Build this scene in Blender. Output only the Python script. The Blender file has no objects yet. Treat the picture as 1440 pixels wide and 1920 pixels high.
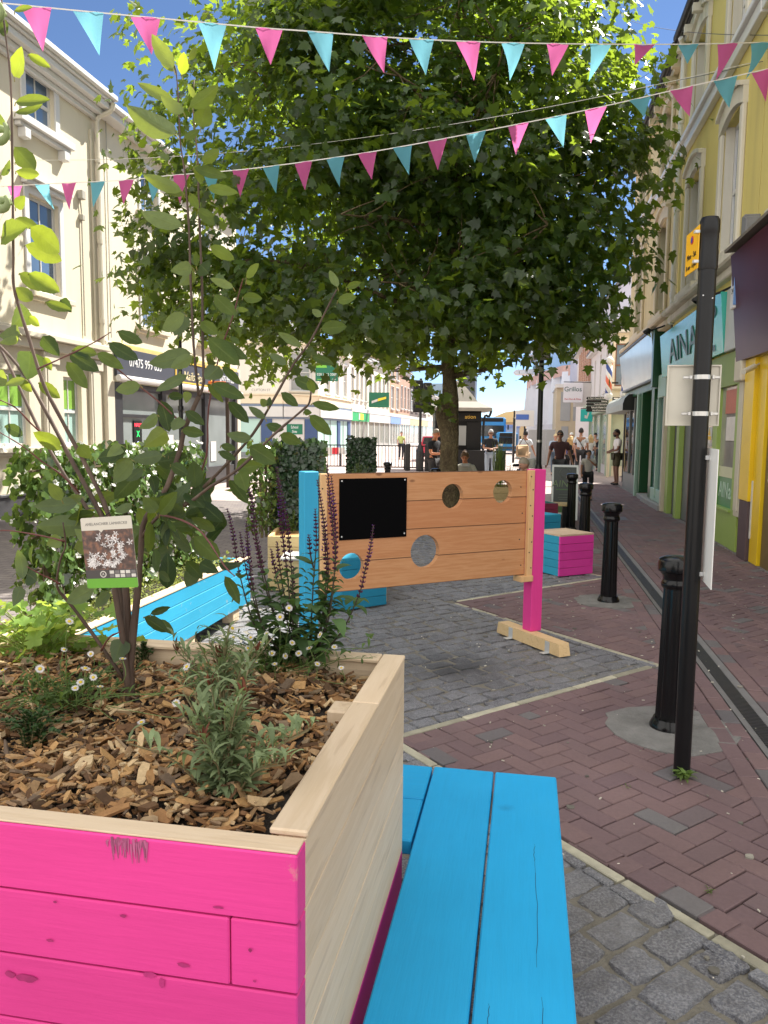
import bpy, bmesh, math, random
import numpy as np
from mathutils import Vector, Matrix
SC = bpy.context.scene
COL = SC.collection
R = math.radians
PI = math.pi
rng = random.Random(7)

# ---------------------------------------------------------------- camera
CAM_H = 1.62
PITCH, ROLL, YAW = math.atan(149/1442.0), 0.010, R(10.47)
cd = bpy.data.cameras.new('camera'); cam = bpy.data.objects.new('camera', cd); COL.objects.link(cam)
cd.sensor_fit = 'HORIZONTAL'; cd.sensor_width = 36.0; cd.lens = 36.0*1442/1440
cd.clip_start = 0.05; cd.clip_end = 3000
cam.matrix_world = (Matrix.Translation((0, 0, CAM_H)) @ Matrix.Rotation(YAW, 4, 'Z')
                    @ Matrix.Rotation(PI/2-PITCH, 4, 'X') @ Matrix.Rotation(ROLL, 4, 'Z'))
SC.camera = cam
SC.render.resolution_x, SC.render.resolution_y = 768, 1024
SC.render.engine = 'CYCLES'
SC.cycles.max_bounces = 7; SC.cycles.diffuse_bounces = 4; SC.cycles.glossy_bounces = 3
SC.cycles.transmission_bounces = 4; SC.cycles.transparent_max_bounces = 6
SC.cycles.use_denoising = True
SC.cycles.sample_clamp_indirect = 8
# ---------------------------------------------------------------- daylight
SUN_DIR = Vector((0.59*math.cos(R(51.5)), 0.81*math.cos(R(51.5)), math.sin(R(51.5)))).normalized()
SUN_EL = math.asin(SUN_DIR.z); SUN_AZ = math.atan2(SUN_DIR.x, SUN_DIR.y)
W = bpy.data.worlds.new("World"); SC.world = W; W.use_nodes = True
wn = W.node_tree.nodes; wl_ = W.node_tree.links
bg = wn['Background']; sky = wn.new('ShaderNodeTexSky'); sky.sky_type = 'NISHITA'
sky.sun_disc = False; sky.sun_elevation = SUN_EL; sky.sun_rotation = SUN_AZ
sky.air_density = 0.6; sky.dust_density = 0.0; sky.ozone_density = 4.0
# clear blue up the street; unseen white cloud added overhead and behind fills shade
tcw = wn.new('ShaderNodeTexCoord'); sepw = wn.new('ShaderNodeSeparateXYZ'); wl_.new(tcw.outputs['Generated'], sepw.inputs[0])
def wm(op, a, b=None):
    o = wn.new('ShaderNodeMath'); o.operation = op
    for i, x in enumerate((a, b)):
        if x is None: continue
        if isinstance(x, (int, float)): o.inputs[i].default_value = x
        else: wl_.new(x, o.inputs[i])
    return o.outputs[0]
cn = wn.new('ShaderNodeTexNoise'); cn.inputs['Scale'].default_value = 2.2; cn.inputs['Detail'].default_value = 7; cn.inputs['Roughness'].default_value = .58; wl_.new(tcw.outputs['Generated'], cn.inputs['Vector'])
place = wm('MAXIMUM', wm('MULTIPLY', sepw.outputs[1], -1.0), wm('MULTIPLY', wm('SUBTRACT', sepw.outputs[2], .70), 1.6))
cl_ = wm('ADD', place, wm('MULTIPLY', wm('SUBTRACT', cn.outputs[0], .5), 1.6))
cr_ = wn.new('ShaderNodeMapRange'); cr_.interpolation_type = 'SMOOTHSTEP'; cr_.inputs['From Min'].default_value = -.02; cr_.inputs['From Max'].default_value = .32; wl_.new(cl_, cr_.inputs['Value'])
cmix = wn.new('ShaderNodeMix'); cmix.data_type = 'RGBA'; wl_.new(cr_.outputs[0], cmix.inputs[0]); wl_.new(sky.outputs[0], cmix.inputs[6]); CLOUD_FILL = 9.3; cmix.inputs[7].default_value = (CLOUD_FILL*1.03, CLOUD_FILL, CLOUD_FILL*.95, 1)
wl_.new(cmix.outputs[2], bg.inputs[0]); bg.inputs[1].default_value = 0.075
sd = bpy.data.lights.new('sun', 'SUN'); sd.energy = 4.9; sd.angle = R(0.5); sd.color = (1.0, 0.95, 0.86)
so = bpy.data.objects.new('sun', sd); COL.objects.link(so)
so.rotation_euler = (-SUN_DIR).to_track_quat('-Z', 'Y').to_euler()
SC.view_settings.view_transform = 'Standard'; SC.view_settings.look = 'None'
SC.view_settings.gamma = 1.0; SC.view_settings.use_curve_mapping = False
SC.view_settings.exposure = 1.36

# ---------------------------------------------------------------- helpers: photograph pixel -> point in the place
_f = Vector((-math.sin(YAW)*math.cos(PITCH), math.cos(YAW)*math.cos(PITCH), -math.sin(PITCH)))
_r0 = Vector((math.cos(YAW), math.sin(YAW), 0)); _u0 = _r0.cross(_f)
_r = _r0*math.cos(ROLL)+_u0*math.sin(ROLL); _u = -_r0*math.sin(ROLL)+_u0*math.cos(ROLL)
def _ray(px, py): return _f+_r*((px-720)/1442.0)+_u*((960-py)/1442.0)
def onZ(px, py, z=0.0):
    d = _ray(px, py); return Vector((0, 0, CAM_H))+d*((z-CAM_H)/d.z)
def onX(px, py, x):
    d = _ray(px, py); return Vector((0, 0, CAM_H))+d*(x/d.x)
def onY(px, py, y):
    d = _ray(px, py); return Vector((0, 0, CAM_H))+d*(y/d.y)

# ---------------------------------------------------------------- helpers: materials
def hexc(r, g, b):
    return tuple(((c/255)/12.92 if c/255 <= .04045 else ((c/255+.055)/1.055)**2.4) for c in (r, g, b))
class NT:
    def __init__(s, name):
        s.m = bpy.data.materials.new(name); s.m.use_nodes = True
        s.t = s.m.node_tree; s.n = s.t.nodes; s.b = s.n['Principled BSDF']; s.out = s.n['Material Output']
    def node(s, typ, **kw):
        o = s.n.new(typ)
        for k, v in kw.items():
            if hasattr(o, k) and not isinstance(v, (tuple, list)): setattr(o, k, v)
            else: o.inputs[k].default_value = v
        return o
    def link(s, a, b): s.t.links.new(a, b)
    def math(s, op, a, b=None):
        o = s.n.new('ShaderNodeMath'); o.operation = op
        for i, x in enumerate((a, b)):
            if x is None: continue
            if isinstance(x, (int, float)): o.inputs[i].default_value = x
            else: s.link(x, o.inputs[i])
        return o.outputs[0]
    def mix(s, fac, a, b, mode='MIX'):
        o = s.n.new('ShaderNodeMix'); o.data_type = 'RGBA'; o.blend_type = mode
        if isinstance(fac, (int, float)): o.inputs[0].default_value = fac
        else: s.link(fac, o.inputs[0])
        for i, x in ((6, a), (7, b)):
            if isinstance(x, tuple): o.inputs[i].default_value = (*x[:3], 1)
            else: s.link(x, o.inputs[i])
        return o.outputs[2]
    def ramp(s, fac, stops):
        o = s.n.new('ShaderNodeValToRGB'); e = o.color_ramp.elements
        while len(e) < len(stops): e.new(0.5)
        for k, (p, c) in enumerate(stops):
            e[k].position = p; e[k].color = (*c[:3], 1) if isinstance(c, tuple) else (c, c, c, 1)
        s.link(fac, o.inputs[0]); return o.outputs[0]
    def coords(s, scale=(1, 1, 1), rot=(0, 0, 0)):
        tc = s.n.new('ShaderNodeTexCoord'); mp = s.n.new('ShaderNodeMapping')
        mp.inputs['Scale'].default_value = scale; mp.inputs['Rotation'].default_value = rot
        s.link(tc.outputs['Object'], mp.inputs['Vector']); return mp.outputs[0]
    def noise(s, vec, scale, detail=4, rough=.55, out=0):
        o = s.node('ShaderNodeTexNoise', Scale=scale, Detail=detail, Roughness=rough); s.link(vec, o.inputs['Vector']); return o.outputs[out]
    def attr(s, name='rnd'):
        o = s.n.new('ShaderNodeAttribute'); o.attribute_name = name; return o.outputs['Fac']
    def bump(s, h, strength=.3, dist=.01):
        o = s.n.new('ShaderNodeBump'); o.inputs['Strength'].default_value = strength; o.inputs['Distance'].default_value = dist
        s.link(h, o.inputs['Height']); s.link(o.outputs[0], s.b.inputs['Normal']); return o
    def base(s, c):
        if isinstance(c, tuple): s.b.inputs['Base Color'].default_value = (*c[:3], 1)
        else: s.link(c, s.b.inputs['Base Color'])
    def p(s, **kw):
        for k, v in kw.items(): s.b.inputs[k.replace('_', ' ')].default_value = v
MATS = {}
def veins(t):
    """midrib and side veins from a leaf's own coordinates"""
    u = t.attr('lu'); q = t.math('ABSOLUTE', t.attr('lq'))
    rib = t.ramp(q, [(.0, 1.0), (.05, .8), (.10, 0.0)]); s_ = t.math('FRACT', t.math('SUBTRACT', t.math('MULTIPLY', u, 9.0), t.math('MULTIPLY', q, 2.6)))
    sv_ = t.ramp(s_, [(.0, 0.0), (.42, 0.0), (.5, .55), (.58, 0.0), (1, 0.0)]); return t.math('MAXIMUM', rib, sv_)
def plain(name, col, rough=.6, var=.12, scale=3.0, metal=0.0, bump=0.0, spec=.5, rnd=0.0, bscale=None):
    """a surface with uneven tone, and tone per element where the mesh carries 'rnd'"""
    if name in MATS: return MATS[name]
    t = NT(name); v = t.coords()
    n = t.noise(v, scale, 5, .6)
    k = t.math('ADD', t.math('MULTIPLY', t.math('SUBTRACT', n, .5), 2*var), 1.0)
    if rnd: k = t.math('MULTIPLY', k, t.math('ADD', t.math('MULTIPLY', t.math('SUBTRACT', t.attr(), .5), 2*rnd), 1.0))
    c = t.mix(1.0, col, k, 'MULTIPLY'); t.base(c)
    t.p(Roughness=rough, Metallic=metal, Specular_IOR_Level=spec)
    if bump: t.bump(t.noise(v, bscale or scale*12, 4), bump, .01)
    MATS[name] = t.m; return t.m
def emis(name, col, s):
    if name in MATS: return MATS[name]
    t = NT(name); t.base(col); t.b.inputs['Emission Color'].default_value = (*col, 1); t.b.inputs['Emission Strength'].default_value = s
    MATS[name] = t.m; return t.m
def wood(name, c1, c2, along='X', paint=None, rough=.6, knots=True, rnd=.12, worn=.0):
    """timber: fibres along one axis, knots, paint if any"""
    if name in MATS: return MATS[name]
    t = NT(name)
    sc = {'X': (1.2, 16, 16), 'Y': (16, 1.2, 16), 'Z': (16, 16, 1.2), 'D': (1.2, 16, 16)}[along]
    v = t.coords(sc, (0, 0, R(-45)) if along == 'D' else (0, 0, 0))
    off = t.n.new('ShaderNodeVectorMath'); off.operation = 'ADD'
    at = t.n.new('ShaderNodeAttribute'); at.attribute_name = 'rnd'
    ml = t.n.new('ShaderNodeVectorMath'); ml.operation = 'SCALE'; ml.inputs['Scale'].default_value = 37.0
    cmb = t.n.new('ShaderNodeCombineXYZ')
    for i in range(3): t.link(at.outputs['Fac'], cmb.inputs[i])
    t.link(cmb.outputs[0], ml.inputs[0]); t.link(v, off.inputs[0]); t.link(ml.outputs[0], off.inputs[1]); v2 = off.outputs[0]
    g = t.noise(v2, 1.1, 6, .6); fine = t.noise(v2, 5.0, 3, .6)
    wv = t.ramp(g, [(.3, 0.0), (.48, .75), (.52, .2), (.7, 1.0)])
    f = t.math('ADD', t.math('MULTIPLY', wv, .6), t.math('MULTIPLY', fine, .5))
    c = t.mix(f, c1, c2)
    if knots:
        vo = t.node('ShaderNodeTexVoronoi', Scale=2.6)
        sk = {'X': (1, 2.2, 2.2), 'Y': (2.2, 1, 2.2), 'Z': (2.2, 2.2, 1), 'D': (1, 2.2, 2.2)}[along]
        vk = t.coords(sk, (0, 0, R(-45)) if along == 'D' else (0, 0, 0))
        ad = t.n.new('ShaderNodeVectorMath'); ad.operation = 'ADD'; t.link(vk, ad.inputs[0]); t.link(ml.outputs[0], ad.inputs[1])
        t.link(ad.outputs[0], vo.inputs['Vector'])
        kn = t.ramp(vo.outputs['Distance'], [(.0, 1.0), (.035, .9), (.06, 0.0)])
        if paint is None: c = t.mix(t.math('MULTIPLY', t.ramp(t.noise(v2, 2.6, 3, .5), [(.60, 0.0), (.64, .7), (.75, 1.0)]), .28), c, (c2[0]*.5, c2[1]*.4, c2[2]*.35))
        c = t.mix(t.math('MULTIPLY', kn, .8 if paint is None else 0.0), c, (c1[0]*.25, c1[1]*.18, c1[2]*.12))
    if paint is not None:
        n2 = t.noise(t.coords(), 2.3, 5, .6)
        k = t.math('ADD', t.math('MULTIPLY', t.math('SUBTRACT', n2, .5), .22), 1.0)
        k = t.math('MULTIPLY', k, t.math('ADD', t.math('MULTIPLY', t.math('SUBTRACT', t.attr(), .5), .14), 1.0))
        k = t.math('MULTIPLY', k, t.math('ADD', t.math('MULTIPLY', fine, .12), .94))
        pc = t.mix(1.0, paint, k, 'MULTIPLY')
        # scuffs where the timber shows, cracks along the fibre
        cr = t.ramp(t.noise(v2, .9, 2, .4), [(.735, 0.0), (.75, .8), (.76, 0.0)])
        pc = t.mix(t.math('MULTIPLY', cr, .55), pc, (paint[0]*.12, paint[1]*.12, paint[2]*.2))
        vo = t.node('ShaderNodeTexVoronoi', Scale=3.1); t.link(t.coords(), vo.inputs['Vector'])
        kn = t.ramp(t.math('ADD', vo.outputs['Distance'], t.math('MULTIPLY', t.math('SUBTRACT', t.noise(t.coords(), 24, 4), .5), .12)), [(.0, .9), (.035, .5), (.10, 0.0)])
        pc = t.mix(t.math('MULTIPLY', kn, .6), pc, (paint[0]*.45, paint[1]*.4, paint[2]*.45))
        sm_ = t.ramp(t.noise(t.coords(), 1.7, 6, .7), [(.5, 0.0), (.75, .22)]); pc = t.mix(sm_, pc, (min(1, paint[0]*1.15+.03), paint[1]*1.2+.05, min(1, paint[2]*1.15+.04)))
        if worn:
            wn_ = t.ramp(t.noise(t.coords(), 7, 6, .7), [(.66-worn*.1, 0.0), (.72, .7)])
            c = t.mix(wn_, pc, c)
        else: c = pc
    k2 = t.math('ADD', t.math('MULTIPLY', t.math('SUBTRACT', t.attr(), .5), 2*rnd), 1.0)
    if paint is None: c = t.mix(1.0, c, k2, 'MULTIPLY')
    t.base(c); t.p(Roughness=rough, Specular_IOR_Level=.35)
    t.bump(t.math('ADD', fine, t.math('MULTIPLY', g, .5)), .25, .004)
    MATS[name] = t.m; return t.m
def leafmat(name, col, trans, var=.3, rough=.45, tw=.45, gloss=.4):
    """a leaf: matte and waxy from outside, yellow-green light through it"""
    if name in MATS: return MATS[name]
    t = NT(name); a = t.attr()
    k = t.math('ADD', t.math('MULTIPLY', t.math('SUBTRACT', a, .5), 2*var), 1.0)
    t.base(t.mix(1.0, col, k, 'MULTIPLY')); t.p(Roughness=rough, Specular_IOR_Level=gloss)
    tr = t.n.new('ShaderNodeBsdfTranslucent'); mx = t.n.new('ShaderNodeMixShader'); mx.inputs[0].default_value = tw
    t.link(t.mix(1.0, trans, k, 'MULTIPLY'), tr.inputs[0])
    t.link(t.b.outputs[0], mx.inputs[1]); t.link(tr.outputs[0], mx.inputs[2]); t.link(mx.outputs[0], t.out.inputs[0])
    MATS[name] = t.m; return t.m
def glass(name, col, rough=.05, var=.25, scale=1.2):
    if name in MATS: return MATS[name]
    t = NT(name); n = t.noise(t.coords(), scale, 2)
    t.base(t.mix(1.0, col, t.math('ADD', t.math('MULTIPLY', n, 2*var), 1-var), 'MULTIPLY'))
    t.p(Roughness=rough, Specular_IOR_Level=.8, IOR=1.5)
    MATS[name] = t.m; return t.m
def render_wall(name, col, stain=(.25, .22, .15), amount=.35, var=.06, bump=.15):
    """painted stucco: soft mottling, long rain streaks"""
    if name in MATS: return MATS[name]
    t = NT(name); v = t.coords(); n = t.noise(v, .7, 6, .65); n2 = t.noise(t.coords((2.6, 2.6, .18)), 1.0, 5, .6)
    k = t.math('ADD', t.math('MULTIPLY', t.math('SUBTRACT', n, .5), 2*var), 1.0)
    c = t.mix(1.0, col, k, 'MULTIPLY')
    st = t.ramp(t.math('MULTIPLY', n2, t.math('ADD', n, .5)), [(.47, 0.0), (.72, 1.0)])
    c = t.mix(t.math('MULTIPLY', st, amount), c, stain); t.base(c); t.p(Roughness=.85, Specular_IOR_Level=.2)
    t.bump(t.noise(v, 40, 4), bump, .01); MATS[name] = t.m; return t.m
def brickwall(name, c1, c2, mortar, scale=1.0):
    if name in MATS: return MATS[name]
    t = NT(name); tc = t.n.new('ShaderNodeTexCoord'); sep = t.n.new('ShaderNodeSeparateXYZ'); t.link(tc.outputs['Object'], sep.inputs[0])
    cm = t.n.new('ShaderNodeCombineXYZ'); t.link(t.math('ADD', sep.outputs[0], sep.outputs[1]), cm.inputs[0]); t.link(sep.outputs[2], cm.inputs[1])
    b = t.node('ShaderNodeTexBrick', Scale=scale, Color1=(*c1, 1), Color2=(*c2, 1), Mortar=(*mortar, 1)); b.inputs['Mortar Size'].default_value = .012
    b.inputs['Brick Width'].default_value = .23; b.inputs['Row Height'].default_value = .075
    t.link(cm.outputs[0], b.inputs['Vector']); t.base(b.outputs[0]); t.p(Roughness=.85); MATS[name] = t.m; return t.m

# ---------------------------------------------------------------- helpers: meshes
def wloc(o):
    p = Vector((0, 0, 0))
    while o is not None: p += o.location; o = o.parent
    return p
class MB:
    def __init__(s): s.v = []; s.f = []; s.mi = []; s.r = []
    def add(s, vs, fs, mi=0, r=.5):
        b = len(s.v); s.v.extend([tuple(x) for x in vs])
        for f in fs: s.f.append(tuple(b+i for i in f)); s.mi.append(mi); s.r.append(r)
        return s
    def box(s, c, d, rz=0.0, bev=0.0, mi=0, r=.5, M=None):
        x, y, z = (q/2 for q in d)
        if bev <= 0:
            vs = [(i*x, j*y, k*z) for k in (-1, 1) for j in (-1, 1) for i in (-1, 1)]
            fs = [(0, 2, 3, 1), (4, 5, 7, 6), (0, 1, 5, 4), (2, 6, 7, 3), (0, 4, 6, 2), (1, 3, 7, 5)]
        else:
            b = min(bev, x*.49, y*.49, z*.49); vs = []; ix = {}
            for i in (-1, 1):
                for j in (-1, 1):
                    for k in (-1, 1):
                        for a in range(3):
                            p = [i*x, j*y, k*z]
                            for q in range(3):
                                if q != a: p[q] -= (i, j, k)[q]*b
                            ix[(i, j, k, a)] = len(vs); vs.append(tuple(p))
            fs = []
            for a in range(3):
                o = [q for q in range(3) if q != a]
                for sg in (-1, 1):
                    loop = []
                    for (p, q) in ((-1, -1), (1, -1), (1, 1), (-1, 1)):
                        e = [0, 0, 0]; e[a] = sg; e[o[0]] = p; e[o[1]] = q; loop.append(ix[(*e, a)])
                    if (sg < 0) ^ (a == 1): loop.reverse()
                    fs.append(tuple(loop))
            for a in range(3):
                o = [q for q in range(3) if q != a]
                for p in (-1, 1):
                    for q in (-1, 1):
                        e0 = [0]*3; e1 = [0]*3; e0[a] = -1; e1[a] = 1
                        for e in (e0, e1): e[o[0]] = p; e[o[1]] = q
                        fs.append((ix[(*e0, o[0])], ix[(*e1, o[0])], ix[(*e1, o[1])], ix[(*e0, o[1])]))
            for i in (-1, 1):
                for j in (-1, 1):
                    for k in (-1, 1): fs.append(tuple(ix[(i, j, k, a)] for a in range(3)))
        if M is None:
            ca, sa = math.cos(rz), math.sin(rz)
            vs = [(c[0]+p[0]*ca-p[1]*sa, c[1]+p[0]*sa+p[1]*ca, c[2]+p[2]) for p in vs]
        else: vs = [tuple(M @ Vector(p)) for p in vs]
        return s.add(vs, fs, mi, r)
    def b2(s, a, b, bev=0.0, mi=0, r=.5):
        """box from corner to corner"""
        return s.box([(a[i]+b[i])/2 for i in range(3)], [abs(b[i]-a[i]) for i in range(3)], 0, bev, mi, r)
    def tube(s, pts, rad, n=6, mi=0, r=.5, caps=True):
        pts = [Vector(p) for p in pts]; m = len(pts)
        if isinstance(rad, (int, float)): rad = [rad]*m
        vs = []; fs = []; up = None
        for i, p in enumerate(pts):
            t = (pts[min(i+1, m-1)]-pts[max(i-1, 0)])
            t = t.normalized() if t.length > 1e-9 else Vector((0, 0, 1))
            if up is None: up = t.orthogonal().normalized()
            else:
                up = up-t*up.dot(t); up = up.normalized() if up.length > 1e-6 else t.orthogonal().normalized()
            w = t.cross(up)
            for k in range(n):
                a = 2*PI*k/n; vs.append(p+(up*math.cos(a)+w*math.sin(a))*rad[i])
        for i in range(m-1):
            for k in range(n): fs.append((i*n+k, i*n+(k+1) % n, (i+1)*n+(k+1) % n, (i+1)*n+k))
        if caps: fs.append(tuple(range(n-1, -1, -1))); fs.append(tuple((m-1)*n+k for k in range(n)))
        return s.add(vs, fs, mi, r)
    def lathe(s, prof, c=(0, 0, 0), n=20, mi=0, r=.5, flute=0.0, nf=0):
        vs = []; fs = []; m = len(prof)
        for (rr, z) in prof:
            for k in range(n):
                a = 2*PI*k/n; q = rr*(1-(flute if (nf and k % 2 and rr > 0) else 0)); vs.append((c[0]+q*math.cos(a), c[1]+q*math.sin(a), c[2]+z))
        for i in range(m-1):
            for k in range(n): fs.append((i*n+k, i*n+(k+1) % n, (i+1)*n+(k+1) % n, (i+1)*n+k))
        fs.append(tuple(range(n-1, -1, -1))); fs.append(tuple((m-1)*n+k for k in range(n)))
        return s.add(vs, fs, mi, r)
    def prism(s, poly, a, b, mi=0, r=.5):
        """poly: 3D loop; swept by vector b-a"""
        d = Vector(b)-Vector(a); n = len(poly); vs = [Vector(p) for p in poly]+[Vector(p)+d for p in poly]
        fs = [tuple(range(n-1, -1, -1)), tuple(range(n, 2*n))]+[(i, (i+1) % n, n+(i+1) % n, n+i) for i in range(n)]
        return s.add(vs, fs, mi, r)
    def quad(s, a, b, c, d, mi=0, r=.5): return s.add([a, b, c, d], [(0, 1, 2, 3)], mi, r)
    def build(s, name, mats, parent=None, smooth=False, loc=None, angle=None):
        me = bpy.data.meshes.new(name); o = bpy.data.objects.new(name, me); COL.objects.link(o)
        L = Vector((0, 0, 0))
        if parent is not None: o.parent = parent; L = wloc(parent)
        elif loc is not None: L = Vector(loc); o.location = L
        me.from_pydata([(p[0]-L.x, p[1]-L.y, p[2]-L.z) for p in s.v], [], s.f)
        if not isinstance(mats, (list, tuple)): mats = [mats]
        for m in mats: me.materials.append(m)
        if len(mats) > 1: me.polygons.foreach_set('material_index', s.mi)
        at = me.attributes.new('rnd', 'FLOAT', 'FACE'); at.data.foreach_set('value', s.r)
        if smooth: me.polygons.foreach_set('use_smooth', [True]*len(s.f))
        if angle is not None: me.set_sharp_from_angle(angle=angle)
        me.update(); return o
def tag(o, label=None, cat=None, group=None, kind=None):
    for k, v in (('label', label), ('category', cat), ('group', group), ('kind', kind)):
        if v: o[k] = v
    return o
def thing(name, loc, label, cat, group=None):
    o = bpy.data.objects.new(name, None); COL.objects.link(o); o.location = loc; o.empty_display_size = .1
    return tag(o, label, cat, group)
KIDS = {}
def copy_tree(o, parent=None):
    c = o.copy(); COL.objects.link(c)
    if parent is not None: c.parent = parent
    for ch in list(o.children): copy_tree(ch, c)
    return c
_FONT = None
def text(name, body, size, mat, M, parent=None, ext=.002, align='CENTER', sx=1.0, shear=0.0):
    """lettering as a mesh; M maps (x right, y up, z out) of the text to the place"""
    cu = bpy.data.curves.new('t', 'FONT'); cu.body = body; cu.size = size; cu.extrude = ext
    cu.align_x = align; cu.align_y = 'CENTER'; cu.resolution_u = 3; cu.shear = shear
    tmp = bpy.data.objects.new('t', cu); COL.objects.link(tmp)
    dg = bpy.context.evaluated_depsgraph_get(); me = bpy.data.meshes.new_from_object(tmp.evaluated_get(dg))
    bpy.data.objects.remove(tmp); bpy.data.curves.remove(cu)
    L = wloc(parent) if parent is not None else Vector((0, 0, 0))
    me.transform(Matrix.Translation(-L) @ M @ Matrix.Diagonal((sx, 1, 1, 1))); me.name = name
    me.materials.clear(); me.materials.append(mat)
    o = bpy.data.objects.new(name, me); COL.objects.link(o)
    if parent is not None: o.parent = parent
    return o
def frameM(o, x, n):
    """matrix with origin o, text direction x, facing n"""
    x = Vector(x).normalized(); n = Vector(n).normalized(); y = n.cross(x).normalized()
    return Matrix(((x.x, y.x, n.x, o[0]), (x.y, y.y, n.y, o[1]), (x.z, y.z, n.z, o[2]), (0, 0, 0, 1)))
def crom(pts, k=4):
    """smooth polyline through points"""
    P = [Vector(p) for p in pts]; out = []
    for i in range(len(P)-1):
        a, b, c, d = P[max(i-1, 0)], P[i], P[i+1], P[min(i+2, len(P)-1)]
        for j in range(k):
            t = j/k; out.append(.5*((2*b)+(c-a)*t+(2*a-5*b+4*c-d)*t*t+(3*b-a-3*c+d)*t**3))
    out.append(P[-1]); return out
# ================================================================ THE GROUND
def zig(y):
    p = ((y-3.89)/3.4) % 1.0
    return -.6+1.62*(1-abs(2*p-1))
def sheet(name, x0, x1, y0, y1, z, mat):
    m = MB(); m.quad((x0, y0, z), (x1, y0, z), (x1, y1, z), (x0, y1, z)); o = m.build(name, mat); o['kind'] = 'structure'; return o
def paver_mat(name, c1, c2, mort, sc, w=.21, h=.105, rot=0.0, mix=.5, bump=.5):
    t = NT(name); v = t.coords((1, 1, 1), (0, 0, rot))
    b = t.node('ShaderNodeTexBrick', Scale=sc, Color1=(*c1, 1), Color2=(*c2, 1), Mortar=(*mort, 1)); b.inputs['Mortar Size'].default_value = .006
    b.inputs['Mortar Smooth'].default_value = .2; b.inputs['Brick Width'].default_value = w; b.inputs['Row Height'].default_value = h; t.link(v, b.inputs['Vector'])
    n = t.noise(t.coords(), .5, 6, .65); n2 = t.noise(t.coords(), 30, 3)
    k = t.math('ADD', t.math('MULTIPLY', n, .5), t.math('ADD', t.math('MULTIPLY', n2, .25), .62))
    t.base(t.mix(1.0, b.outputs[0], k, 'MULTIPLY')); t.p(Roughness=.85, Specular_IOR_Level=.3)
    t.bump(b.outputs['Fac'], -bump, .006); return t.m
g = sheet('ground', -600, 600, -60, 1500, -.05, plain('far_ground', (.30, .265, .245), .9, .15, .15))
sheet('street', -13.4, 3.6, 17.0, 200, -.006, paver_mat('street_pavers', (.42, .34, .31), (.37, .30, .28), (.25, .2, .18), 1, .4, .2, 0, .5, .2))
sheet('side_street', -120, -13.4, 24.2, 47, -.010, plain('asphalt_pale', (.33, .29, .27), .9, .15, .4))
sheet('footway', -9.42, -3.2, -2, 17.0, -.004, paver_mat('grey_pavers', (.20, .175, .165), (.155, .135, .135), (.06, .05, .05), 1, .22, .11))
sheet('bedding', -3.2, 1.1, -2, 17.0, -.0155, plain('sandy_joint', (.185, .17, .14), .95, .55, 5, bump=.9, bscale=90))
sheet('brick_bedding', 1.1, 3.6, -2, 17.0, -.014, MATS.get('dark_joint') or plain('dark_joint', (.055, .045, .04), .95, .3, 9))
nr = np.random.RandomState(3)
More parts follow.
